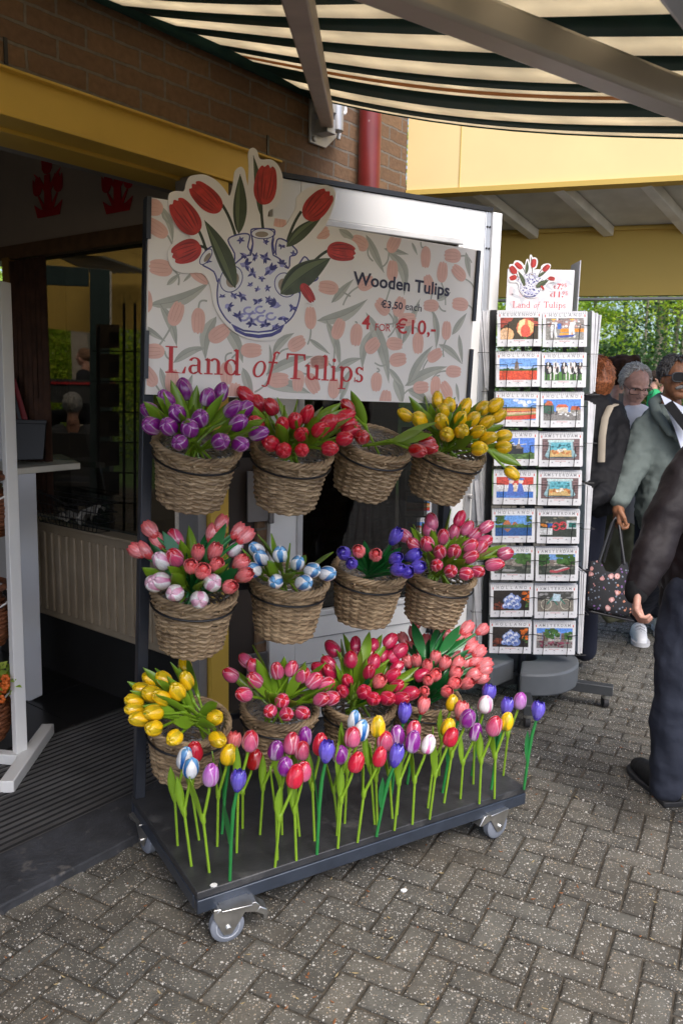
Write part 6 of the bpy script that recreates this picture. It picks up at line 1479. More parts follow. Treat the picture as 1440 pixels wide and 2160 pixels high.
# --- flowered tote he carries
dT = dB - .2
FLO = bpy.data.materials.new('flowered_cloth'); FLO.use_nodes = True
def _flo():
    N, L = nodes(FLO); b = N['Principled BSDF']; b.inputs['Roughness'].default_value = .7; tc = N.new('ShaderNodeTexCoord'); cur = None
    def lay(scale, thr, rthr, c, prev, seed, rnd=1.0):
        mp = N.new('ShaderNodeMapping'); mp.inputs['Location'].default_value = (seed, seed * .7, seed * .3); L.new(tc.outputs['Object'], mp.inputs[0])
        vo = N.new('ShaderNodeTexVoronoi'); vo.inputs['Scale'].default_value = scale; vo.inputs['Randomness'].default_value = rnd; L.new(mp.outputs[0], vo.inputs['Vector'])
        nz = N.new('ShaderNodeTexNoise'); nz.inputs['Scale'].default_value = scale * 3; L.new(mp.outputs[0], nz.inputs['Vector'])
        ad = N.new('ShaderNodeMath'); ad.operation = 'MULTIPLY_ADD'; ad.inputs[1].default_value = .35; L.new(nz.outputs[0], ad.inputs[0]); L.new(vo.outputs['Distance'], ad.inputs[2])
        a1 = N.new('ShaderNodeMath'); a1.operation = 'LESS_THAN'; a1.inputs[1].default_value = thr + .17; L.new(ad.outputs[0], a1.inputs[0])
        sp = N.new('ShaderNodeSeparateColor'); L.new(vo.outputs['Color'], sp.inputs[0]); a2 = N.new('ShaderNodeMath'); a2.operation = 'GREATER_THAN'; a2.inputs[1].default_value = rthr; L.new(sp.outputs[0], a2.inputs[0])
        mu = N.new('ShaderNodeMath'); mu.operation = 'MULTIPLY'; L.new(a1.outputs[0], mu.inputs[0]); L.new(a2.outputs[0], mu.inputs[1])
        mi = N.new('ShaderNodeMix'); mi.data_type = 'RGBA'; L.new(mu.outputs[0], mi.inputs[0]); mi.inputs[7].default_value = (*c, 1)
        if prev is None: mi.inputs[6].default_value = (.008, .008, .011, 1)
        else: L.new(prev, mi.inputs[6])
        return mi.outputs[2]
    cur = lay(55, .28, .5, (.16, .19, .24), None, 1); cur = lay(40, .25, .6, (.17, .08, .24), cur, 2.3); cur = lay(22, .34, .45, (.42, .20, .19), cur, 3.1); cur = lay(22, .22, .45, (.62, .40, .38), cur, 3.1); cur = lay(30, .22, .6, (.5, .2, .12), cur, 5.4)
    L.new(cur, b.inputs['Base Color'])
_flo()
tb = Q(1285, 1240, dT); bag = thing('tote_bag', 'black tote bag with pink flowers hanging from the hand of the person in grey green', 'bag', tb)
q = MB(); outl = [(1243, 1184), (1262, 1182), (1276, 1205), (1296, 1208), (1312, 1190), (1322, 1186), (1328, 1215), (1334, 1290), (1320, 1303), (1290, 1298), (1240, 1283), (1236, 1278), (1240, 1215)]
n = len(outl); vs = []
for dz_, k in ((-.07, .9), (-.055, 1.0), (.055, 1.0), (.07, .9)):
    for x, y in outl: vs.append(Q(1287 + (x - 1287) * k, 1243 + (y - 1243) * (k if y > 1230 else 1), dT + dz_ * (.5 + .5 * min(1, (y - 1180) / 90))))
q.add(vs, [tuple(range(n - 1, -1, -1)), tuple(3 * n + i for i in range(n))] + [(r * n + i, r * n + (i + 1) % n, (r + 1) * n + (i + 1) % n, (r + 1) * n + i) for r in range(3) for i in range(n)])
q.build('bag_body', FLO, bag, world=True, angle=70)
q = MB(); q.bar(Q(1238, 1284, dT), Q(1330, 1305, dT), .11, .012, VZ); q.build('bag_base', BLACK, bag, world=True, bevel=.004)
for dd, (xa, xb), top in ((-.04, (1262, 1316), 1299), (.04, (1272, 1312), 1304)):
    q = MB(); q.tube([Q(xa, 1186, dT + dd), Q(top - 10, 1105, dT + dd * .3), Q(top - 2, 1092, dT), Q(top + 5, 1105, dT + dd * .3), Q(xb, 1190, dT + dd)], .0075, 7); q.build('handle', BLACK, bag, world=True)

# --- white haired man looking down, behind
dC = 5.0; hC = .245; cC = Q(1338, 812, dC)
pC = thing('person', 'white haired person with thin glasses looking down, in a white shirt', 'person', (cC.x, cC.y, 0))
SK3 = skin('skin_ruddy', (.58, .32, .25)); q = MB()
fC = Vector((.12, -1, -.52)).normalized(); uC = Vector((.06, -.35, 1)).normalized()
P3, R3c = head_mb(q, cC, hC, fC, None, uC, 1.0)
q.cap(P3(0, -.1, -.5), .062, Q(1335, 900, dC + .05), .07); q.cap(Q(1335, 900, dC + .05), .08, Q(1320, 1000, dC + .05), .08)
remesh(q, 'body', SK3, pC, .006, 3)
eyes(P3, hC, R3c, pC); glasses(P3, hC, pC, MT['dark_lens'], .008, False, .085)
WHH = mat('hair_white', (.46, .44, .41), .7, var=.55, scale=120)
hairshell(P3, hC, R3c, lambda d: (d.z > .25 and d.y < .35) or (d.y < .2 and d.z > -.4), 900, WHH, pC, ln=.17, seed=5, rad_=.013)
q = MB(); q.cap(Q(1322, 890, dC + .05), .10, Q(1352, 890, dC + .05), .10); q.cap(Q(1335, 900, dC + .05), .15, Q(1325, 1060, dC + .05), .16)
remesh(q, 'shirt', cloth('shirt_bright', (.70, .71, .76), .8), pC, .014, 5, .015)
q = MB(); q.cap(Q(1300, 905, dC + .08), .075, Q(1290, 1050, dC + .06), .08); q.cap(Q(1372, 905, dC + .08), .075, Q(1378, 1050, dC + .06), .08); q.cap(Q(1302, 900, dC + .14), .09, Q(1370, 900, dC + .14), .09)
remesh(q, 'cardigan', cloth('cardigan_dark', (.03, .032, .04), .9), pC, .014, 5, .02)
q = MB(); q.bar(Q(1309, 830, dC - .12), Q(1308, 862, dC - .13), .028, .006, FW); q.bar(Q(1308, 862, dC - .13), Q(1312, 900, dC - .12), .028, .006, FW); q.build('camera_strap', BLACK, pC, world=True)
OLV = cloth('trousers_olive', (.115, .115, .07), .85)
q = MB(); q.cap(Q(1280, 1040, dC + .05), .12, Q(1276, 1160, dC + .08), .10); q.cap(Q(1276, 1160, dC + .08), .10, Q(1285, 1290, dC + .12), .072); q.cap(Q(1315, 1040, dC + .05), .12, Q(1312, 1150, dC + .1), .095); q.cap(Q(1312, 1150, dC + .1), .095, Q(1306, 1290, dC + .15), .07)
remesh(q, 'trousers', OLV, pC, .012, 3, .04, .08)
for u_ in (1282, 1308):
    h_ = G(u_, 1290); t_ = h_ + Vector((.03, -.24, 0)); q = MB(); shoe(q, h_, t_); remesh(q, 'shoe', MT['shoe_black'], pC, .01, 3)

# --- auburn haired person in the black jacket, seen from behind
dD = 4.55; cD = Q(1246, 800, dD); hD = .25
pD = thing('person', 'auburn haired person in a black jacket with a beige shoulder strap, half behind the carousel', 'person', (cD.x, cD.y, 0))
q = MB(); fD = Vector((-.6, .7, 0)); P4, R4 = head_mb(q, cD, hD, fD, None, VZ, .95); q.cap(P4(0, -.1, -.5), .055, Q(1240, 930, dD), .08); remesh(q, 'body', SK1, pD, .008, 3)
AUB = mat('hair_auburn', (.24, .075, .025), .5, var=.75, scale=110)
q = MB(); q.ell(P4(0, -.08, .08), (.38 * hD, .45 * hD, .44 * hD), 18, 12, R=R4); q.cap(P4(0, -.2, -.05), .36 * hD, P4(0, -.16, -.36), .26 * hD); remesh(q, 'hair', AUB, pD, .009, 3, .012, .04); hairshell(P4, hD, R4, lambda d: d.y < .5 or d.z > .3, 1100, AUB, pD, 'hair_strand', ln=.24, seed=8, rad_=.012)
JK4 = cloth('jacket_black', (.006, .006, .008), .75); q = MB()
q.cap(Q(1225, 880, dD), .12, Q(1280, 880, dD), .11); q.cap(Q(1240, 890, dD), .17, Q(1240, 1030, dD), .19); q.cap(Q(1272, 900, dD), .12, Q(1262, 1030, dD), .12); q.cap(Q(1293, 895, dD - .02), .085, Q(1303, 960, dD - .05), .075); q.cap(Q(1303, 960, dD - .05), .073, Q(1285, 1030, dD - .16), .06); q.cap(Q(1285, 1030, dD - .16), .06, Q(1250, 1055, dD - .25), .05)
q.cap(Q(1258, 850, dD), .085, Q(1240, 842, dD), .09); q.cap(Q(1180, 890, dD), .09, Q(1170, 1030, dD), .075)
remesh(q, 'jacket', JK4, pD, .012, 3, .04, .07)
q = MB(); q.tube([Q(1299, 853, dD - .06), Q(1286, 858, dD - .16), Q(1275, 882, dD - .2), Q(1269, 920, dD - .22), Q(1267, 975, dD - .22)], .02, 8, flat=.35); q.build('shoulder_strap', mat('strap_beige', (.36, .31, .24), .8), pD, world=True)
q = MB(); q.cap(Q(1230, 1050, dD + .02), .14, Q(1228, 1200, dD + .05), .1); q.cap(Q(1228, 1200, dD + .05), .1, Q(1232, 1370, dD + .1), .07); q.cap(Q(1195, 1050, dD + .02), .14, Q(1190, 1200, dD + .05), .1); q.cap(Q(1190, 1200, dD + .05), .1, Q(1180, 1370, dD + .1), .07)
remesh(q, 'trousers', NAVY, pD, .014, 4)
for u_ in (1230, 1180):
    h_ = G(u_, 1385); q = MB(); shoe(q, h_, h_ + Vector((-.15, .2, 0))); remesh(q, 'shoe', MT['shoe_black'], pD, .01, 3)

# --- curly brown haired person further back
def simple_person(u, v, dep, hh_, hairc, topc, legc, label, face=Vector((0, -1, 0)), seat=False, hairf=None, shoulder=None, skinm=None, extra=None):
    c = Q(u, v, dep); p = thing('person', label, 'person', (c.x, c.y, 0)); q = MB(); P_, R_ = head_mb(q, c, hh_, face, None, VZ)
    z0 = c.z - hh_ * .62; g_ = Vector((c.x, c.y, 0)); rr = face.normalized().cross(VZ).normalized()
    q.cap(P_(0, -.1, -.5), .055, Vector((c.x, c.y, z0 - .12)), .07); remesh(q, 'body', skinm or SK1, p, .009, 2)
    q = MB(); q.ell(P_(0, -.08, .12), (.38 * hh_, .45 * hh_, .42 * hh_), 16, 10, R=R_)
    if hairf: hairf(q, P_, hh_)
    b = MB()
    remesh(q, 'hair', mat('hair_%s' % hairc[0], hairc[1], .75, var=.4, scale=50, spec=.15), p, .01, 2, .02, .03)
    q = MB(); sz = z0 - .06; hz = max(sz - .60, .3)
    for s_ in (-1, 1):
        q.cap(g_ + rr * .12 * s_ + VZ * (sz - .06), .10, g_ + rr * .10 * s_ + VZ * hz, .13); q.cap(g_ + rr * .20 * s_ + VZ * (sz - .07), .075, g_ + rr * .26 * s_ + VZ * (sz - .34), .06); q.cap(g_ + rr * .26 * s_ + VZ * (sz - .34), .058, g_ + rr * .16 * s_ + VZ * (sz - .54) + face.normalized() * .2, .045)
    remesh(q, 'jacket', cloth('top_%s' % topc[0], topc[1], .85), p, .016, 4, .02)
    q = MB()
    for s_ in (-1, 1):
        if seat: q.cap(g_ + rr * .09 * s_ + VZ * hz, .11, g_ + rr * .1 * s_ + VZ * (hz - .0) + face.normalized() * .42, .08); q.cap(g_ + rr * .1 * s_ + VZ * hz + face.normalized() * .42, .078, g_ + rr * .1 * s_ + VZ * .08 + face.normalized() * .42, .055)
        else: q.cap(g_ + rr * .09 * s_ + VZ * hz, .12, g_ + rr * .10 * s_ + VZ * .48, .085); q.cap(g_ + rr * .10 * s_ + VZ * .48, .083, g_ + rr * .1 * s_ + VZ * .09, .06)
    remesh(q, 'trousers', cloth('legs_%s' % legc[0], legc[1], .85), p, .016, 3)
    return p, P_, R_
simple_person(1308, 792, 5.7, .275, ('brown', (.030, .013, .007)), ('charcoal', (.02, .02, .024)), ('charcoal', (.02, .02, .025)), 'curly brown haired person in dark clothes behind the white haired one', Vector((.4, 1, 0)), hairf=lambda q, P_, h: [q.ell(P_(math.cos(t) * .3, -.1 + .25 * math.sin(t), .2 + .15 * math.cos(2 * t)), .19 * h, 10, 8) for t in [i * .9 for i in range(7)]])
simple_person(1275, 788, 13.0, .25, ('ash', (.24, .23, .22)), ('blue', (.06, .10, .16)), ('grey', (.05, .05, .05)), 'distant grey haired person in blue by the dark bushes', Vector((1, .3, 0)))
simple_person(1382, 798, 13.5, .25, ('dark', (.03, .02, .015)), ('green', (.03, .34, .12)), ('grey', (.05, .05, .05)), 'distant person in a bright green jacket by the flower bed', Vector((1, -.3, 0)), seat=True)
simple_person(1394, 804, 14.2, .25, ('blond', (.3, .2, .1)), ('white', (.6, .58, .55)), ('grey', (.05, .05, .05)), 'distant blond person in white beside the green jacket', Vector((-1, -.3, 0)), seat=True)
simple_person(1363, 765, 18.0, .25, ('dark', (.03, .02, .015)), ('paleblue', (.22, .35, .5)), ('grey', (.05, .05, .05)), 'far off person in pale blue between the tree trunks', Vector((-1, -.2, 0)))
# ------------------------------------------------------------------ garden beyond
BARK = mat('bark', (.22, .19, .14), .9, var=.4, scale=9, bump=.6, bscale=25)
LEAF_MATS = {}
def leafmat(name, c):
    m = bpy.data.materials.new(name); m.use_nodes = True; N, L = nodes(m); b = N['Principled BSDF']; b.inputs['Roughness'].default_value = .5
    at = N.new('ShaderNodeVertexColor'); at.layer_name = 'Col'; vm = N.new('ShaderNodeVectorMath'); vm.operation = 'MULTIPLY'; vm.inputs[0].default_value = c; L.new(at.outputs[0], vm.inputs[1]); L.new(vm.outputs[0], b.inputs['Base Color'])
    tr = N.new('ShaderNodeBsdfTranslucent'); L.new(vm.outputs[0], tr.inputs[0]); ms = N.new('ShaderNodeMixShader'); ms.inputs[0].default_value = .58
    L.new(b.outputs[0], ms.inputs[1]); L.new(tr.outputs[0], ms.inputs[2]); L.new(ms.outputs[0], N['Material Output'].inputs[0]); return m
LF_SPR = leafmat('spring_leaf', (.55, .68, .09)); LF_DRK = leafmat('dark_leaf', (.05, .11, .03)); LF_MID = leafmat('mid_leaf', (.40, .54, .09)); LF_YEL = leafmat('yellow_leaf', (.28, .25, .03))
def foliage(q, centres, n, size, rn, flat=.6):
    cl = []
    for (c, r) in centres:
        for k in range(n):
            d = Vector((rn.gauss(0, 1), rn.gauss(0, 1), rn.gauss(0, 1))).normalized() * (rn.random() ** .45)
            p = Vector(c) + Vector((d.x * r[0], d.y * r[1], d.z * r[2])); cl.append((p, rn.uniform(.55, 1.5)))
    for p, k in cl:
        a = Vector((rn.uniform(-1, 1), rn.uniform(-1, 1), rn.uniform(-.6, .6))).normalized(); b = a.cross(Vector((rn.uniform(-1, 1), rn.uniform(-1, 1), rn.uniform(-1, 1)))).normalized(); s_ = size * rn.uniform(.6, 1.3)
        q.col = (k * rn.uniform(.85, 1.15), k, k * rn.uniform(.7, 1.1))
        q.add([p - a * s_, p - b * s_ * flat, p + a * s_, p + b * s_ * flat], [(0, 1, 2, 3)])
    q.col = None
def tree(u, base_y, r, H, label, lm, crown0, crown_r, n=420, seed=1, leaf=.06, lean=0.0, twigs=7):
    d = ray(u, 830); p = Vector((d.x / d.y * base_y, base_y, 0)); rn = random.Random(seed)
    t = thing('tree', label, 'tree', p, 0, 'trees in the garden beyond the canopy'); q = MB(); pts = []
    for i in range(8):
        f_ = i / 7; pts.append((lean * f_ * H + .08 * math.sin(f_ * 5 + seed), .08 * math.cos(f_ * 4 + seed), f_ * H))
    q.tube(pts, [r * (1.35 if i == 0 else 1 - .75 * i / 7) for i in range(8)], 10); cs = []
    for k in range(twigs * 3):
        f_ = rn.uniform(crown0, 1); a = rn.uniform(0, 6.28); i_ = int(f_ * 7); b0 = Vector(pts[min(i_, 7)]).lerp(Vector(pts[min(i_ + 1, 7)]), f_ * 7 - i_); L_ = crown_r * rn.uniform(.5, 1.1) * (1.15 - .5 * f_)
        e = b0 + Vector((math.cos(a) * L_, math.sin(a) * L_, L_ * rn.uniform(-.25, .5))); m_ = b0.lerp(e, .5) + Vector((0, 0, L_ * .12))
        q.tube([b0, m_, e], [r * .28, r * .18, r * .05], 5); cs.append((e, (L_ * .55, L_ * .55, L_ * .30))); cs.append((m_, (L_ * .4, L_ * .4, L_ * .22)))
    q.build('trunk', BARK, t); q = MB(); foliage(q, cs, max(8, n // len(cs) * 16), leaf, rn); q.build('crown', lm, t, smooth=False); return t
TR = [(1374, 22.0, .13, 13, 'thick grey tree trunk right of the white haired head', LF_SPR, .34, 3.2, 1, .0),
      (1345, 21.0, .045, 11, 'thin pale tree trunk left of the thick grey trunk', LF_SPR, .34, 3.0, 2, .02),
      (1396, 25.0, .075, 12, 'slim tree trunk just right of the thick grey trunk', LF_SPR, .36, 3.0, 3, .0),
      (1413, 24.0, .085, 12, 'brownish tree trunk leaning slightly right at the garden edge', LF_SPR, .36, 3.0, 4, .03),
      (1434, 22.0, .085, 12, 'tree trunk at the extreme right of the garden', LF_SPR, .34, 3.0, 5, .0),
      (1300, 26.0, .08, 12, 'leafy tree above the dark bushes', LF_SPR, .16, 1.9, 6, .0),
      (1238, 26.0, .08, 12, 'leafy tree rising behind the calendar carousel', LF_SPR, .16, 2.2, 7, .0),
      (1060, 22.0, .08, 11, 'leafy tree seen between the door and the carousel', LF_MID, .14, 3.6, 8, .0),
      (1480, 22.0, .18, 12, 'leafy tree beyond the right hand trunks', LF_SPR, .3, 2.4, 9, .0)]
for (u, y, r, H, lab, lm, c0, cr_, sd_, ln_) in TR: tree(u, y, r, H, lab, lm, c0, cr_, 900, sd_, .045, ln_)
def bush(u, y, rx, rz, label, lm, n, leaf, seed, zc=None, name='bush'):
    d = ray(u, 830); p = Vector((d.x / d.y * y, y, 0)); t = thing(name, label, name, p, 0, 'bushes in the garden'); rn = random.Random(seed); q = MB(); cs = []
    for k in range(9): cs.append(((rn.uniform(-.6, .6) * rx, rn.uniform(-.5, .5) * rx, rn.uniform(.25, .75) * rz), (rx * .5, rx * .5, rz * .34)))
    foliage(q, cs, n // 9, leaf, rn); q.build('foliage', lm, t, smooth=False)
    q = MB()
    for k in range(7): a = rn.uniform(0, 6.28); q.tube([(0.1 * math.cos(a), .1 * math.sin(a), 0), (rx * .4 * math.cos(a), rx * .4 * math.sin(a), rz * .6)], [.03, .012], 5)
    q.build('stem', BARK, t); return t
bush(1290, 15.5, 1.7, 3.2, 'dark evergreen bush left of the pale thin trunk', LF_DRK, 11000, .045, 1)
bush(1245, 16.5, 1.6, 2.9, 'dark evergreen bush beside the auburn haired person', LF_DRK, 9000, .045, 2)
bush(1345, 17.5, 1.0, 2.2, 'dark rounded bush between the thin trunks', LF_DRK, 6000, .045, 3)
bush(1050, 16.0, 1.5, 2.6, 'dark bush seen between the door and the carousel', LF_DRK, 7000, .045, 4)
bush(1402, 16.2, .9, 1.75, 'yellow green clipped hedge by the far trunks', LF_YEL, 6000, .03, 5, name='hedge')
bush(1450, 16.4, .9, 1.75, 'yellow green clipped hedge running out at the right edge', LF_YEL, 6000, .03, 6, name='hedge')
# far wood closing the view: one mass of leaves
rn = random.Random(11); q = MB(); cs = []
for i in range(60):
    x = -30 + i * 1.3 + rn.uniform(-.5, .5); cs.append(((x, 33 + rn.uniform(-2, 3), rn.uniform(1.0, 7.5)), (2.2, 1.6, 2.4)))
for i in range(50):
    x = -30 + i * 1.5; cs.append(((x, 35, rn.uniform(7, 14)), (2.6, 1.6, 3)))
foliage(q, cs, 900, .11, rn); foliage(q, [((-34 + i * 2.2, 46, rn.uniform(1, 14)), (3, 2, 3.2)) for i in range(70)], 330, .30, rn); stuff(q.build('far_wood', LF_MID, smooth=False))
q = MB(); foliage(q, [((x * 1.1 - 4, 19 + (x % 3), .12), (1.2, 1.6, .16)) for x in range(22)], 260, .05, rn); stuff(q.build('ground_cover', LF_MID, smooth=False))
gr = MB(); gr.add([(-60, 12.02, -.012), (60, 12.02, -.012), (60, 120, -.012), (-60, 120, -.012)], [(0, 1, 2, 3)]); struct(gr.build('lawn', mat('lawn', (.06, .12, .025), .9, var=.4, scale=2)))
# white and pink flowers beyond the walkers
def flowerbed(u0, u1, v, dep, c, name, label, n, seed):
    rn = random.Random(seed); a = Q((u0 + u1) / 2, v, dep); t = thing('flower_bed', label, 'flower bed', (a.x, a.y, 0)); q = MB(); g_ = MB()
    for i in range(n):
        x = rn.uniform(-1, 1) * (u1 - u0) / 2 * dep / F; y = rn.uniform(-.6, .6); h = rn.uniform(.6, 1.0) * (a.z + .12); q.ell((x, y, h), (.03, .03, .026), 7, 5); g_.tube([(x, y, 0), (x, y, h)], .012, 4)
    q.build('blossom', mat(name, c, .7), t); g_.build('stalk', mat('stalk_green', (.06, .16, .03), .8), t)
flowerbed(1272, 1300, 812, 12.0, (.75, .75, .70), 'white_blossom', 'bed of tall white flowers behind the black jacket', 60, 1)
#flowerbed(1400, 1440, 830, 12.5, (.62, .46, .06), 'yellow_blossom', 'bed of yellow flowers behind the grey green jacket', 50, 2)

# ------------------------------------------------------------------ things in and behind the shop entrance
ws = thing('display_stand', 'white painted display stand on a splayed foot at the left edge', 'display stand', G(40, 1610), W_RZ)
WSP = G(40, 1610); dS = (WSP - EYE).dot(FW)
q = MB(); q.bar(Q(44, 1604, dS), Q(8, 596, dS + .02), .034, .05, WX); q.build('post', WHITE, ws, world=True, bevel=.003)
def gz(u, v, z): p = G(u, v, z); return p
q = MB(); q.bar(gz(0, 1652, .03) - WN * .05, gz(102, 1537, .03), .055, .05); q.build('foot', WHITE, ws, world=True, bevel=.004)
q = MB(); q.bar(gz(40, 1600, .03), gz(-60, 1590, .03), .045, .045); q.build('foot_rail', WHITE, ws, world=True, bevel=.004)
for i, (v, zz) in enumerate(((1040, 0), (1265, 0), (1460, 0))):
    q = MB(); c = Q(-45, v, dS + .03); q.tube([c + Vector((.13 * math.cos(t), .13 * math.sin(t), .03 * math.sin(t))) for t in [2 * math.pi * k / 28 for k in range(28)]], .004, 6, closed=True); q.tube([c + Vector((.13, 0, 0)), Q(28, v - 4, dS)], .004, 6); q.build('wire_ring', WHITE, ws, world=True)
BRWICK = mat('brown_wicker', (.16, .055, .022), .55, var=.5, scale=14, bump=.6, bscale=80)
for i, v in enumerate((1060, 1290, 1490)):
    c = Q(-52, v, dS + .03); lab = ['upper', 'middle', 'lowest'][i]
    e = thing('wicker_basket', f'{lab} brown round wicker basket cut off at the left edge of the photo', 'basket', c - VZ * .14, 0, 'brown baskets on the white stand')
    q = MB()
    for k in range(15):
        z = .005 + k * .017; R_ = .085 + .055 * math.sin(math.pi * min(1, .15 + k / 16)) ; q.tube([((R_ + .003 * math.cos(9 * a + math.pi * (k % 2))) * math.cos(a), (R_ + .003 * math.cos(9 * a + math.pi * (k % 2))) * math.sin(a), z) for a in [2 * math.pi * j / 54 for j in range(54)]], .0095, 6, closed=True)
    q.build('weave', BRWICK, e)
    q = MB(); q.tube([(.13 * math.cos(a), .13 * math.sin(a), .252) for a in [2 * math.pi * j / 36 for j in range(36)]], .014, 8, closed=True); q.build('rim', BRWICK, e)
c = Q(-40, 1440, dS + .02); bq = thing('flower_bunch', 'bunch of yellow and orange flowers in the lowest brown basket at the left edge', 'flowers', c, 0)
q = MB(); rn = random.Random(5)
for k in range(40):
    p = Vector((rn.uniform(-.10, .15), rn.uniform(-.12, .08), rn.uniform(-.06, .05))); 
    for j in range(6): a = j * 1.05; q.ell(p + Vector((.012 * math.cos(a), -.004, .012 * math.sin(a))), (.009, .006, .009), 7, 5, k % 2)
q.build('blossom', [mat('flower_yellow', (.75, .48, .02), .5), mat('flower_orange', (.65, .14, .02), .5)], bq)
q = MB(); foliage(q, [((.03, 0, .0), (.15, .12, .09))], 160, .022, rn); q.build('foliage', LF_MID, bq, smooth=False)
# white counter with a shelf, black bin and red folder on it
SHB = G(88, 1478, 0.0)
ct = thing('display_counter', 'white shelf unit just inside the doorway, its shelf jutting to the right', 'counter', SHB, W_RZ)
dK = (SHB - EYE).dot(FW)
q = MB(); a0, a1 = Q(86, 1000, dK), Q(20, 1000, dK); q.prism([(90, 1466), (76, 990), (20, 990), (20, 1500)], lambda x, y, z: Q(x, y, dK + z), 0, .03); q.build('side_panel', MELAMINE, ct, world=True, bevel=.003)
ps = [G(8, 1008, .97), G(170, 984, .97), G(120, 968, .97), G(-30, 985, .97)]
zsh = Q(80, 990, dK).z
q = MB(); P_ = [PL(x, y, (0, 0, zsh), VZ) for x, y in ((-10, 999), (170, 975), (122, 962), (-10, 976))]
dS2 = dK - .02
A0 = Q(-5, 992, dS2); B0 = Q(170, 976, dS2 + .02); dv = Vector((-.25, .45, 0))
q.add([A0, B0, B0 + dv, A0 + dv, A0 - VZ * .032, B0 - VZ * .032, B0 + dv - VZ * .032, A0 + dv - VZ * .032], [(0, 1, 2, 3), (7, 6, 5, 4), (0, 4, 5, 1), (1, 5, 6, 2), (2, 6, 7, 3), (3, 7, 4, 0)])
q.build('shelf', mat('shelf_cream', (.66, .62, .52), .4), ct, world=True, bevel=.003)
bn = thing('storage_bin', 'black open bin standing on the white shelf', 'bin', Q(60, 968, dS2 + .12))
q = MB(); q.prism([(24, 972), (93, 970), (97, 885), (100, 908), (98, 893), (22, 890)][:2] + [(99, 892), (22, 890)], lambda x, y, z: Q(x, y, dS2 + .06 + z), 0, .22); q.build('bin_body', BLACK, bn, world=True, bevel=.006)
q = MB(); q.prism([(22, 893), (99, 895), (99, 886), (22, 884)], lambda x, y, z: Q(x, y, dS2 + .055 + z), 0, .23); q.build('bin_rim', BLACK, bn, world=True, bevel=.003)
fo = thing('folder', 'red and black folder leaning in the black bin', 'folder', Q(35, 880, dS2 + .1))
q = MB(); q.prism([(22, 788), (34, 800), (64, 900), (52, 905)], lambda x, y, z: Q(x, y, dS2 + .14 + z), 0, .1); q.build('cover', mat('folder_red', (.22, .006, .012), .5), fo, world=True)
q = MB(); q.prism([(20, 786), (52, 905), (46, 908), (16, 800)], lambda x, y, z: Q(x, y, dS2 + .12 + z), 0, .14); q.build('spine', BLACK, fo, world=True)
# wire basket and paper on the radiator
wbk = wthing('wire_basket', 'dark wire mesh basket standing on the radiator', 'basket'); q = MB()
w0, w1 = SW(110, 1075), SW(262, 1085)
cy0 = (w0.y + w1.y) / 2; hwid = abs(w0.y - w1.y) / 2
for z, k in ((.872, .78), (.92, .88), (.97, .94), (1.02, 1.0)): q.tube([(JS - .075 - .05 * k, cy0 - hwid * k, z), (JS - .075 - .05 * k, cy0 + hwid * k, z), (JS - .075 + .05 * k, cy0 + hwid * k, z), (JS - .075 + .05 * k, cy0 - hwid * k, z)], .003, 5, closed=True)
for i in range(17):
    t = -1 + i / 8; q.tube([(JS - .075 - .05 * .78, cy0 + hwid * .78 * t, .872), (JS - .125, cy0 + hwid * t, 1.02)], .002, 4)
q.build('wire_mesh', BLACKWIRE, wbk)
q = MB(); q.tube([(JS - .075, cy0 - hwid, 1.02), (JS - .14, cy0 - .05, .99), (JS - .075, cy0 + hwid, 1.02)], .005, 6); q.build('handle', BLACK, wbk)
pg = wthing('newspaper', 'crumpled newspaper lying in the wire basket on the radiator', 'paper'); q = MB(); rn = random.Random(2); n = 9
vs = [(JS - .075 + .045 * (j / (n - 1) - .5) * 2, cy0 - .05 + .16 * (i / (n - 1) - .5) * 2, .89 + rn.uniform(0, .05) + (.06 if i < 3 else 0)) for i in range(n) for j in range(n)]
q.add(vs, [(i * n + j, i * n + j + 1, (i + 1) * n + j + 1, (i + 1) * n + j) for i in range(n - 1) for j in range(n - 1)]); o = q.build('newspaper_sheet', mat('newsprint', (.3, .29, .27), .8, var=.5, scale=80), pg)
s_ = o.modifiers.new('S', 'SOLIDIFY'); s_.thickness = .002
# dark curtain strip at the far side of the window
cu_ = wthing('curtain', 'dark brown curtain hanging at the far side of the shop window', 'curtain'); q = MB(); y0, y1 = SW(110, 700).y, SW(38, 700).y
n = 40; vs = []
for z in (.9, 1.5, 2.2):
    for i in range(n + 1): f_ = i / n; vs.append((JS - .03 + .012 * math.sin(f_ * 44 + z), y0 + (y1 - y0) * f_, z))
q.add(vs, [(r * (n + 1) + i, r * (n + 1) + i + 1, (r + 1) * (n + 1) + i + 1, (r + 1) * (n + 1) + i) for r in range(2) for i in range(n)]); o = q.build('curtain_cloth', mat('curtain_brown', (.065, .028, .016), .8, var=.3, scale=15), cu_); s_ = o.modifiers.new('S', 'SOLIDIFY'); s_.thickness = .006
fr = MB(); yy = SW(28, 700).y; fr.box((JS + .02, yy, 1.55), (.1, .06, 1.35)); yj = SW(8, 700).y; fr.build('window_frame', mat('frame_ochre', (.30, .17, .04), .6), bw)
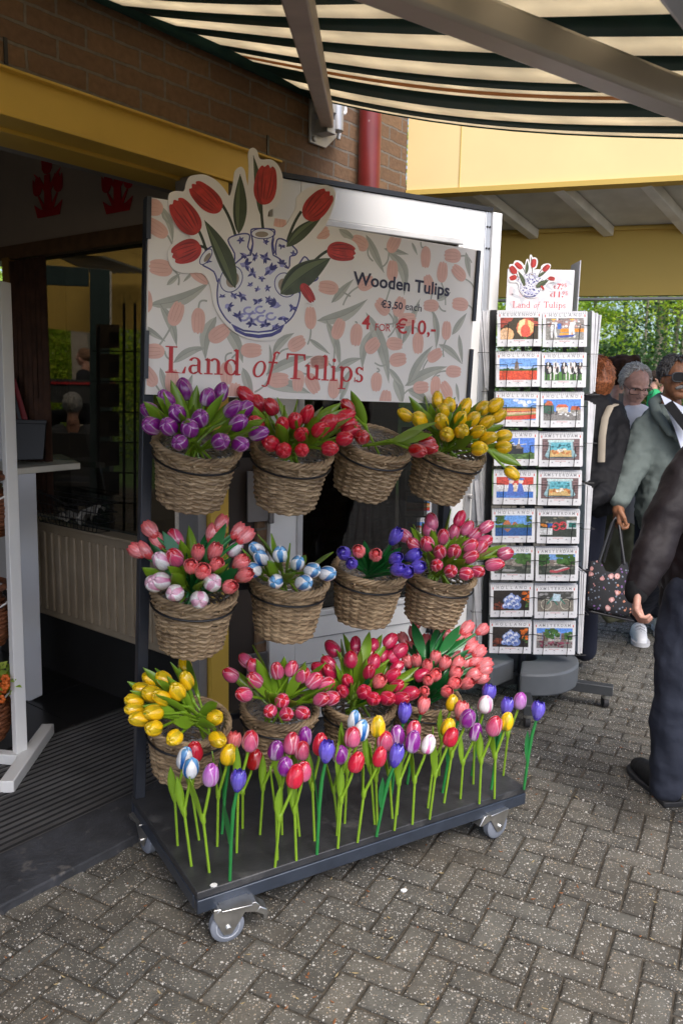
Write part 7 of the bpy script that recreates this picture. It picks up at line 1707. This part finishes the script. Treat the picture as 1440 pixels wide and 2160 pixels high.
# beyond the window: teal porch frame, ochre soffit with a lamp, postcard rack, table and guests
def beyond(u, v, dep): return Q(u, v, dep)
pf = thing('porch_frame', 'dark teal timber frame beyond the shop window', 'frame', G(180, 1260, 0)); dP = 5.6
pf.location = Q(205, 900, dP); pf.location.z = 0
TEAL = mat('teal_paint', (.035, .075, .085), .45, var=.15)
q = MB(); q.prism([(190, 566), (232, 569), (232, 1300), (190, 1300)], lambda x, y, z: Q(x, y, dP + z), 0, .1); q.build('post', TEAL, pf, world=True, bevel=.004)
q = MB(); q.prism([(60, 556), (188, 566), (188, 605), (60, 600)], lambda x, y, z: Q(x, y, dP + z), 0, .1); q.build('lintel', TEAL, pf, world=True, bevel=.004)
q = MB(); q.prism([(232, 573), (236, 573), (236, 700), (232, 700)], lambda x, y, z: Q(x, y, dP + z), 0, .06); q.build('edge', WHITE, pf, world=True)
so_ = thing('ochre_soffit', 'ochre soffit and beam over the terrace seen through the shop window', 'soffit', Q(200, 650, 6.6)); so_.location.z = 0
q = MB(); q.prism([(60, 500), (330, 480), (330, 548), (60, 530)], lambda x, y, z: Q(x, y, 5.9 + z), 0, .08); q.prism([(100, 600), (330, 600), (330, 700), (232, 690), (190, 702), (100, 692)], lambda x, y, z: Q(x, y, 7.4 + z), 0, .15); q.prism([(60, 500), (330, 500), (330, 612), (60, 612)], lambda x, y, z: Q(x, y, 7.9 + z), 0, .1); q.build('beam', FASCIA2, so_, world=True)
q = MB()
for i in range(9): q.bar(Q(110 + i * 10, 534, 5.95), Q(200 + i * 14, 575, 7.3), .03, .02)
q.build('slats', mat('slat_grey', (.3, .3, .3), .5), so_, world=True)
LMP = bpy.data.materials.new('lamp_glow'); LMP.use_nodes = True; LMP.node_tree.nodes['Principled BSDF'].inputs['Emission Color'].default_value = (1, .72, .35, 1); LMP.node_tree.nodes['Principled BSDF'].inputs['Emission Strength'].default_value = 2.2
sl = thing('spot_lamp', 'small warm round lamp lit in the ochre soffit', 'lamp', Q(176, 526, 5.86)); q = MB(); q.ell((0, 0, 0), (.035, .012, .010), 14, 8); q.build('lens', LMP, sl)
q = MB(); q.tube([(.038 * math.cos(a), .0, .012 * math.sin(a)) for a in [2 * math.pi * i / 20 for i in range(20)]], .003, 6, closed=True); q.build('bezel', WHITE, sl)
pr = thing('brick_pillar', 'pale brick pillar on the terrace beyond the shop window', 'pillar', (Q(178, 780, 13.0).x, Q(178, 780, 13.0).y, 0)); q = MB(); q.box((.0, 0, 1.3), (.26, .4, 2.6)); q.build('shaft', BRICKP, pr); q = MB(); q.box((0, 0, 2.64), (.32, .46, .08)); q.build('cap', BRICKP, pr)
bush(135, 15.0, 1.8, 3.4, 'pale green shrub beyond the terrace seen through the shop window', LF_SPR, 9000, .045, 21)
bush(110, 17.0, 2.2, 4.6, 'mid green shrub behind the pale one seen through the shop window', LF_MID, 9000, .05, 22)
tb_ = thing('terrace_table', 'terrace table under a red cloth beyond the shop window', 'table', (Q(155, 812, 10.4).x, Q(155, 812, 10.4).y, 0)); zt = Q(150, 808, 10.4).z
q = MB(); q.box((0, 0, zt), (.95, .5, .03)); q.build('cloth', mat('cloth_red', (.5, .02, .03), .7), tb_); q = MB(); q.box((0, 0, zt - .10), (.9, .46, .30)); q.build('apron', mat('table_grey', (.05, .055, .06), .6), tb_)
for sx in (-1, 1): q = MB(); q.box((sx * .42, 0, (zt - .18) / 2), (.04, .4, zt - .18)); q.build('leg', MT['table_grey'], tb_)
simple_person(177, 753, 11.0, .23, ('bald', (.25, .15, .1)), ('suit', (.02, .022, .03)), ('grey', (.05, .05, .05)), 'balding person in a dark suit reading at the red table beyond the window', Vector((-1, -.25, 0)), seat=True, skinm=SK3)
simple_person(154, 856, 7.4, .24, ('silver', (.45, .45, .45)), ('greycoat', (.07, .075, .085)), ('grey', (.05, .05, .05)), 'silver haired person in a dark coat sitting with their back to the window', Vector((-.2, 1, 0)), seat=True)
chx = thing('woven_chair', 'dark woven chair back beyond the shop window', 'chair', (Q(160, 940, 6.9).x, Q(160, 940, 6.9).y, 0)); q = MB(); zc = Q(160, 912, 6.9).z
q.box((0, 0, zc - .18), (.42, .04, .36)); q.build('backrest', mat('woven_grey', (.06, .06, .065), .7, var=.5, scale=120), chx, bevel=.01); q = MB(); q.box((0, .2, zc - .45), (.42, .4, .05)); q.build('seat', MT['woven_grey'], chx, bevel=.01)
for sx in (-1, 1):
    for sy in (0.02, .38): q = MB(); q.box((sx * .19, sy, (zc - .47) / 2), (.035, .035, zc - .47)); q.build('leg', MT['woven_grey'], chx)
pk = thing('postcard_rack', 'dark rack of postcards beyond the shop window left of the trolley', 'display rack', (Q(250, 900, 4.6).x, Q(250, 900, 4.6).y, 0)); q = MB(); dR = 4.6
for x in (208, 262, 285): q.bar(Q(x, 640 if x > 210 else 690, dR), Q(x, 1120, dR), .014, .014)
for k in range(6): q.bar(Q(196, 740 + k * 64, dR), Q(300, 742 + k * 64, dR), .008, .008)
q.build('wire_frame', BLACKWIRE, pk, world=True)
for k in range(6):
    q = MB(); v0 = 684 + k * 62; q.prism([(203, v0), (252, v0 + 1), (252, v0 + 50), (203, v0 + 52)], lambda x, y, z: Q(x, y, dR + .02 + z), 0, .05, 0); q.prism([(231, v0 + 17), (251, v0 + 17), (251, v0 + 40), (231, v0 + 40)], lambda x, y, z: Q(x, y, dR + .0175 + z), 0, .002, 1); q.build('card_pocket', [mat('card_kraft', (.20, .155, .105), .7), mat('card_dark', (.02, .02, .018), .5)], pk, world=True)

# plant debris and grit blown into the joints
rn = random.Random(21); q = MB()
for i in range(420):
    a = G(rn.uniform(-200, 1700), rn.uniform(1480, 2300)); 
    if (a - kA).dot(WN) > -.01 or a.y < .4: continue
    t = rn.uniform(0, 6.28); L = rn.uniform(.003, .012); w_ = rn.uniform(.0012, .004); d = Vector((math.cos(t), math.sin(t), 0)); e = Vector((-d.y, d.x, 0))
    z = Vector((0, 0, .0035 + rn.uniform(0, .002)))
    k = rn.random(); q.add([a + z - d * L, a + z + e * w_, a + z * 1.6 + d * L, a + z - e * w_, a + z * .2], [(0, 1, 2, 3), (0, 4, 1), (1, 4, 2), (2, 4, 3), (3, 4, 0)], 0 if k < .5 else 1 if k < .8 else 2)
stuff(q.build('plant_debris', [mat('debris_rust', (.24, .09, .03), .9), mat('debris_straw', (.34, .26, .13), .9), mat('debris_dark', (.03, .025, .02), .9)], smooth=False))
sc_ = thing('paper_scrap', 'small crumpled white paper scrap on the paving in front of the trolley', 'litter', G(851, 1882)); q = MB(); q.ell((0, 0, .006), (.011, .006, .006), 7, 5)
for v_ in q.v: v_.x += rn.uniform(-.002, .002); v_.z += rn.uniform(-.001, .002)
q.build('scrap', WHITE, sc_, smooth=False)
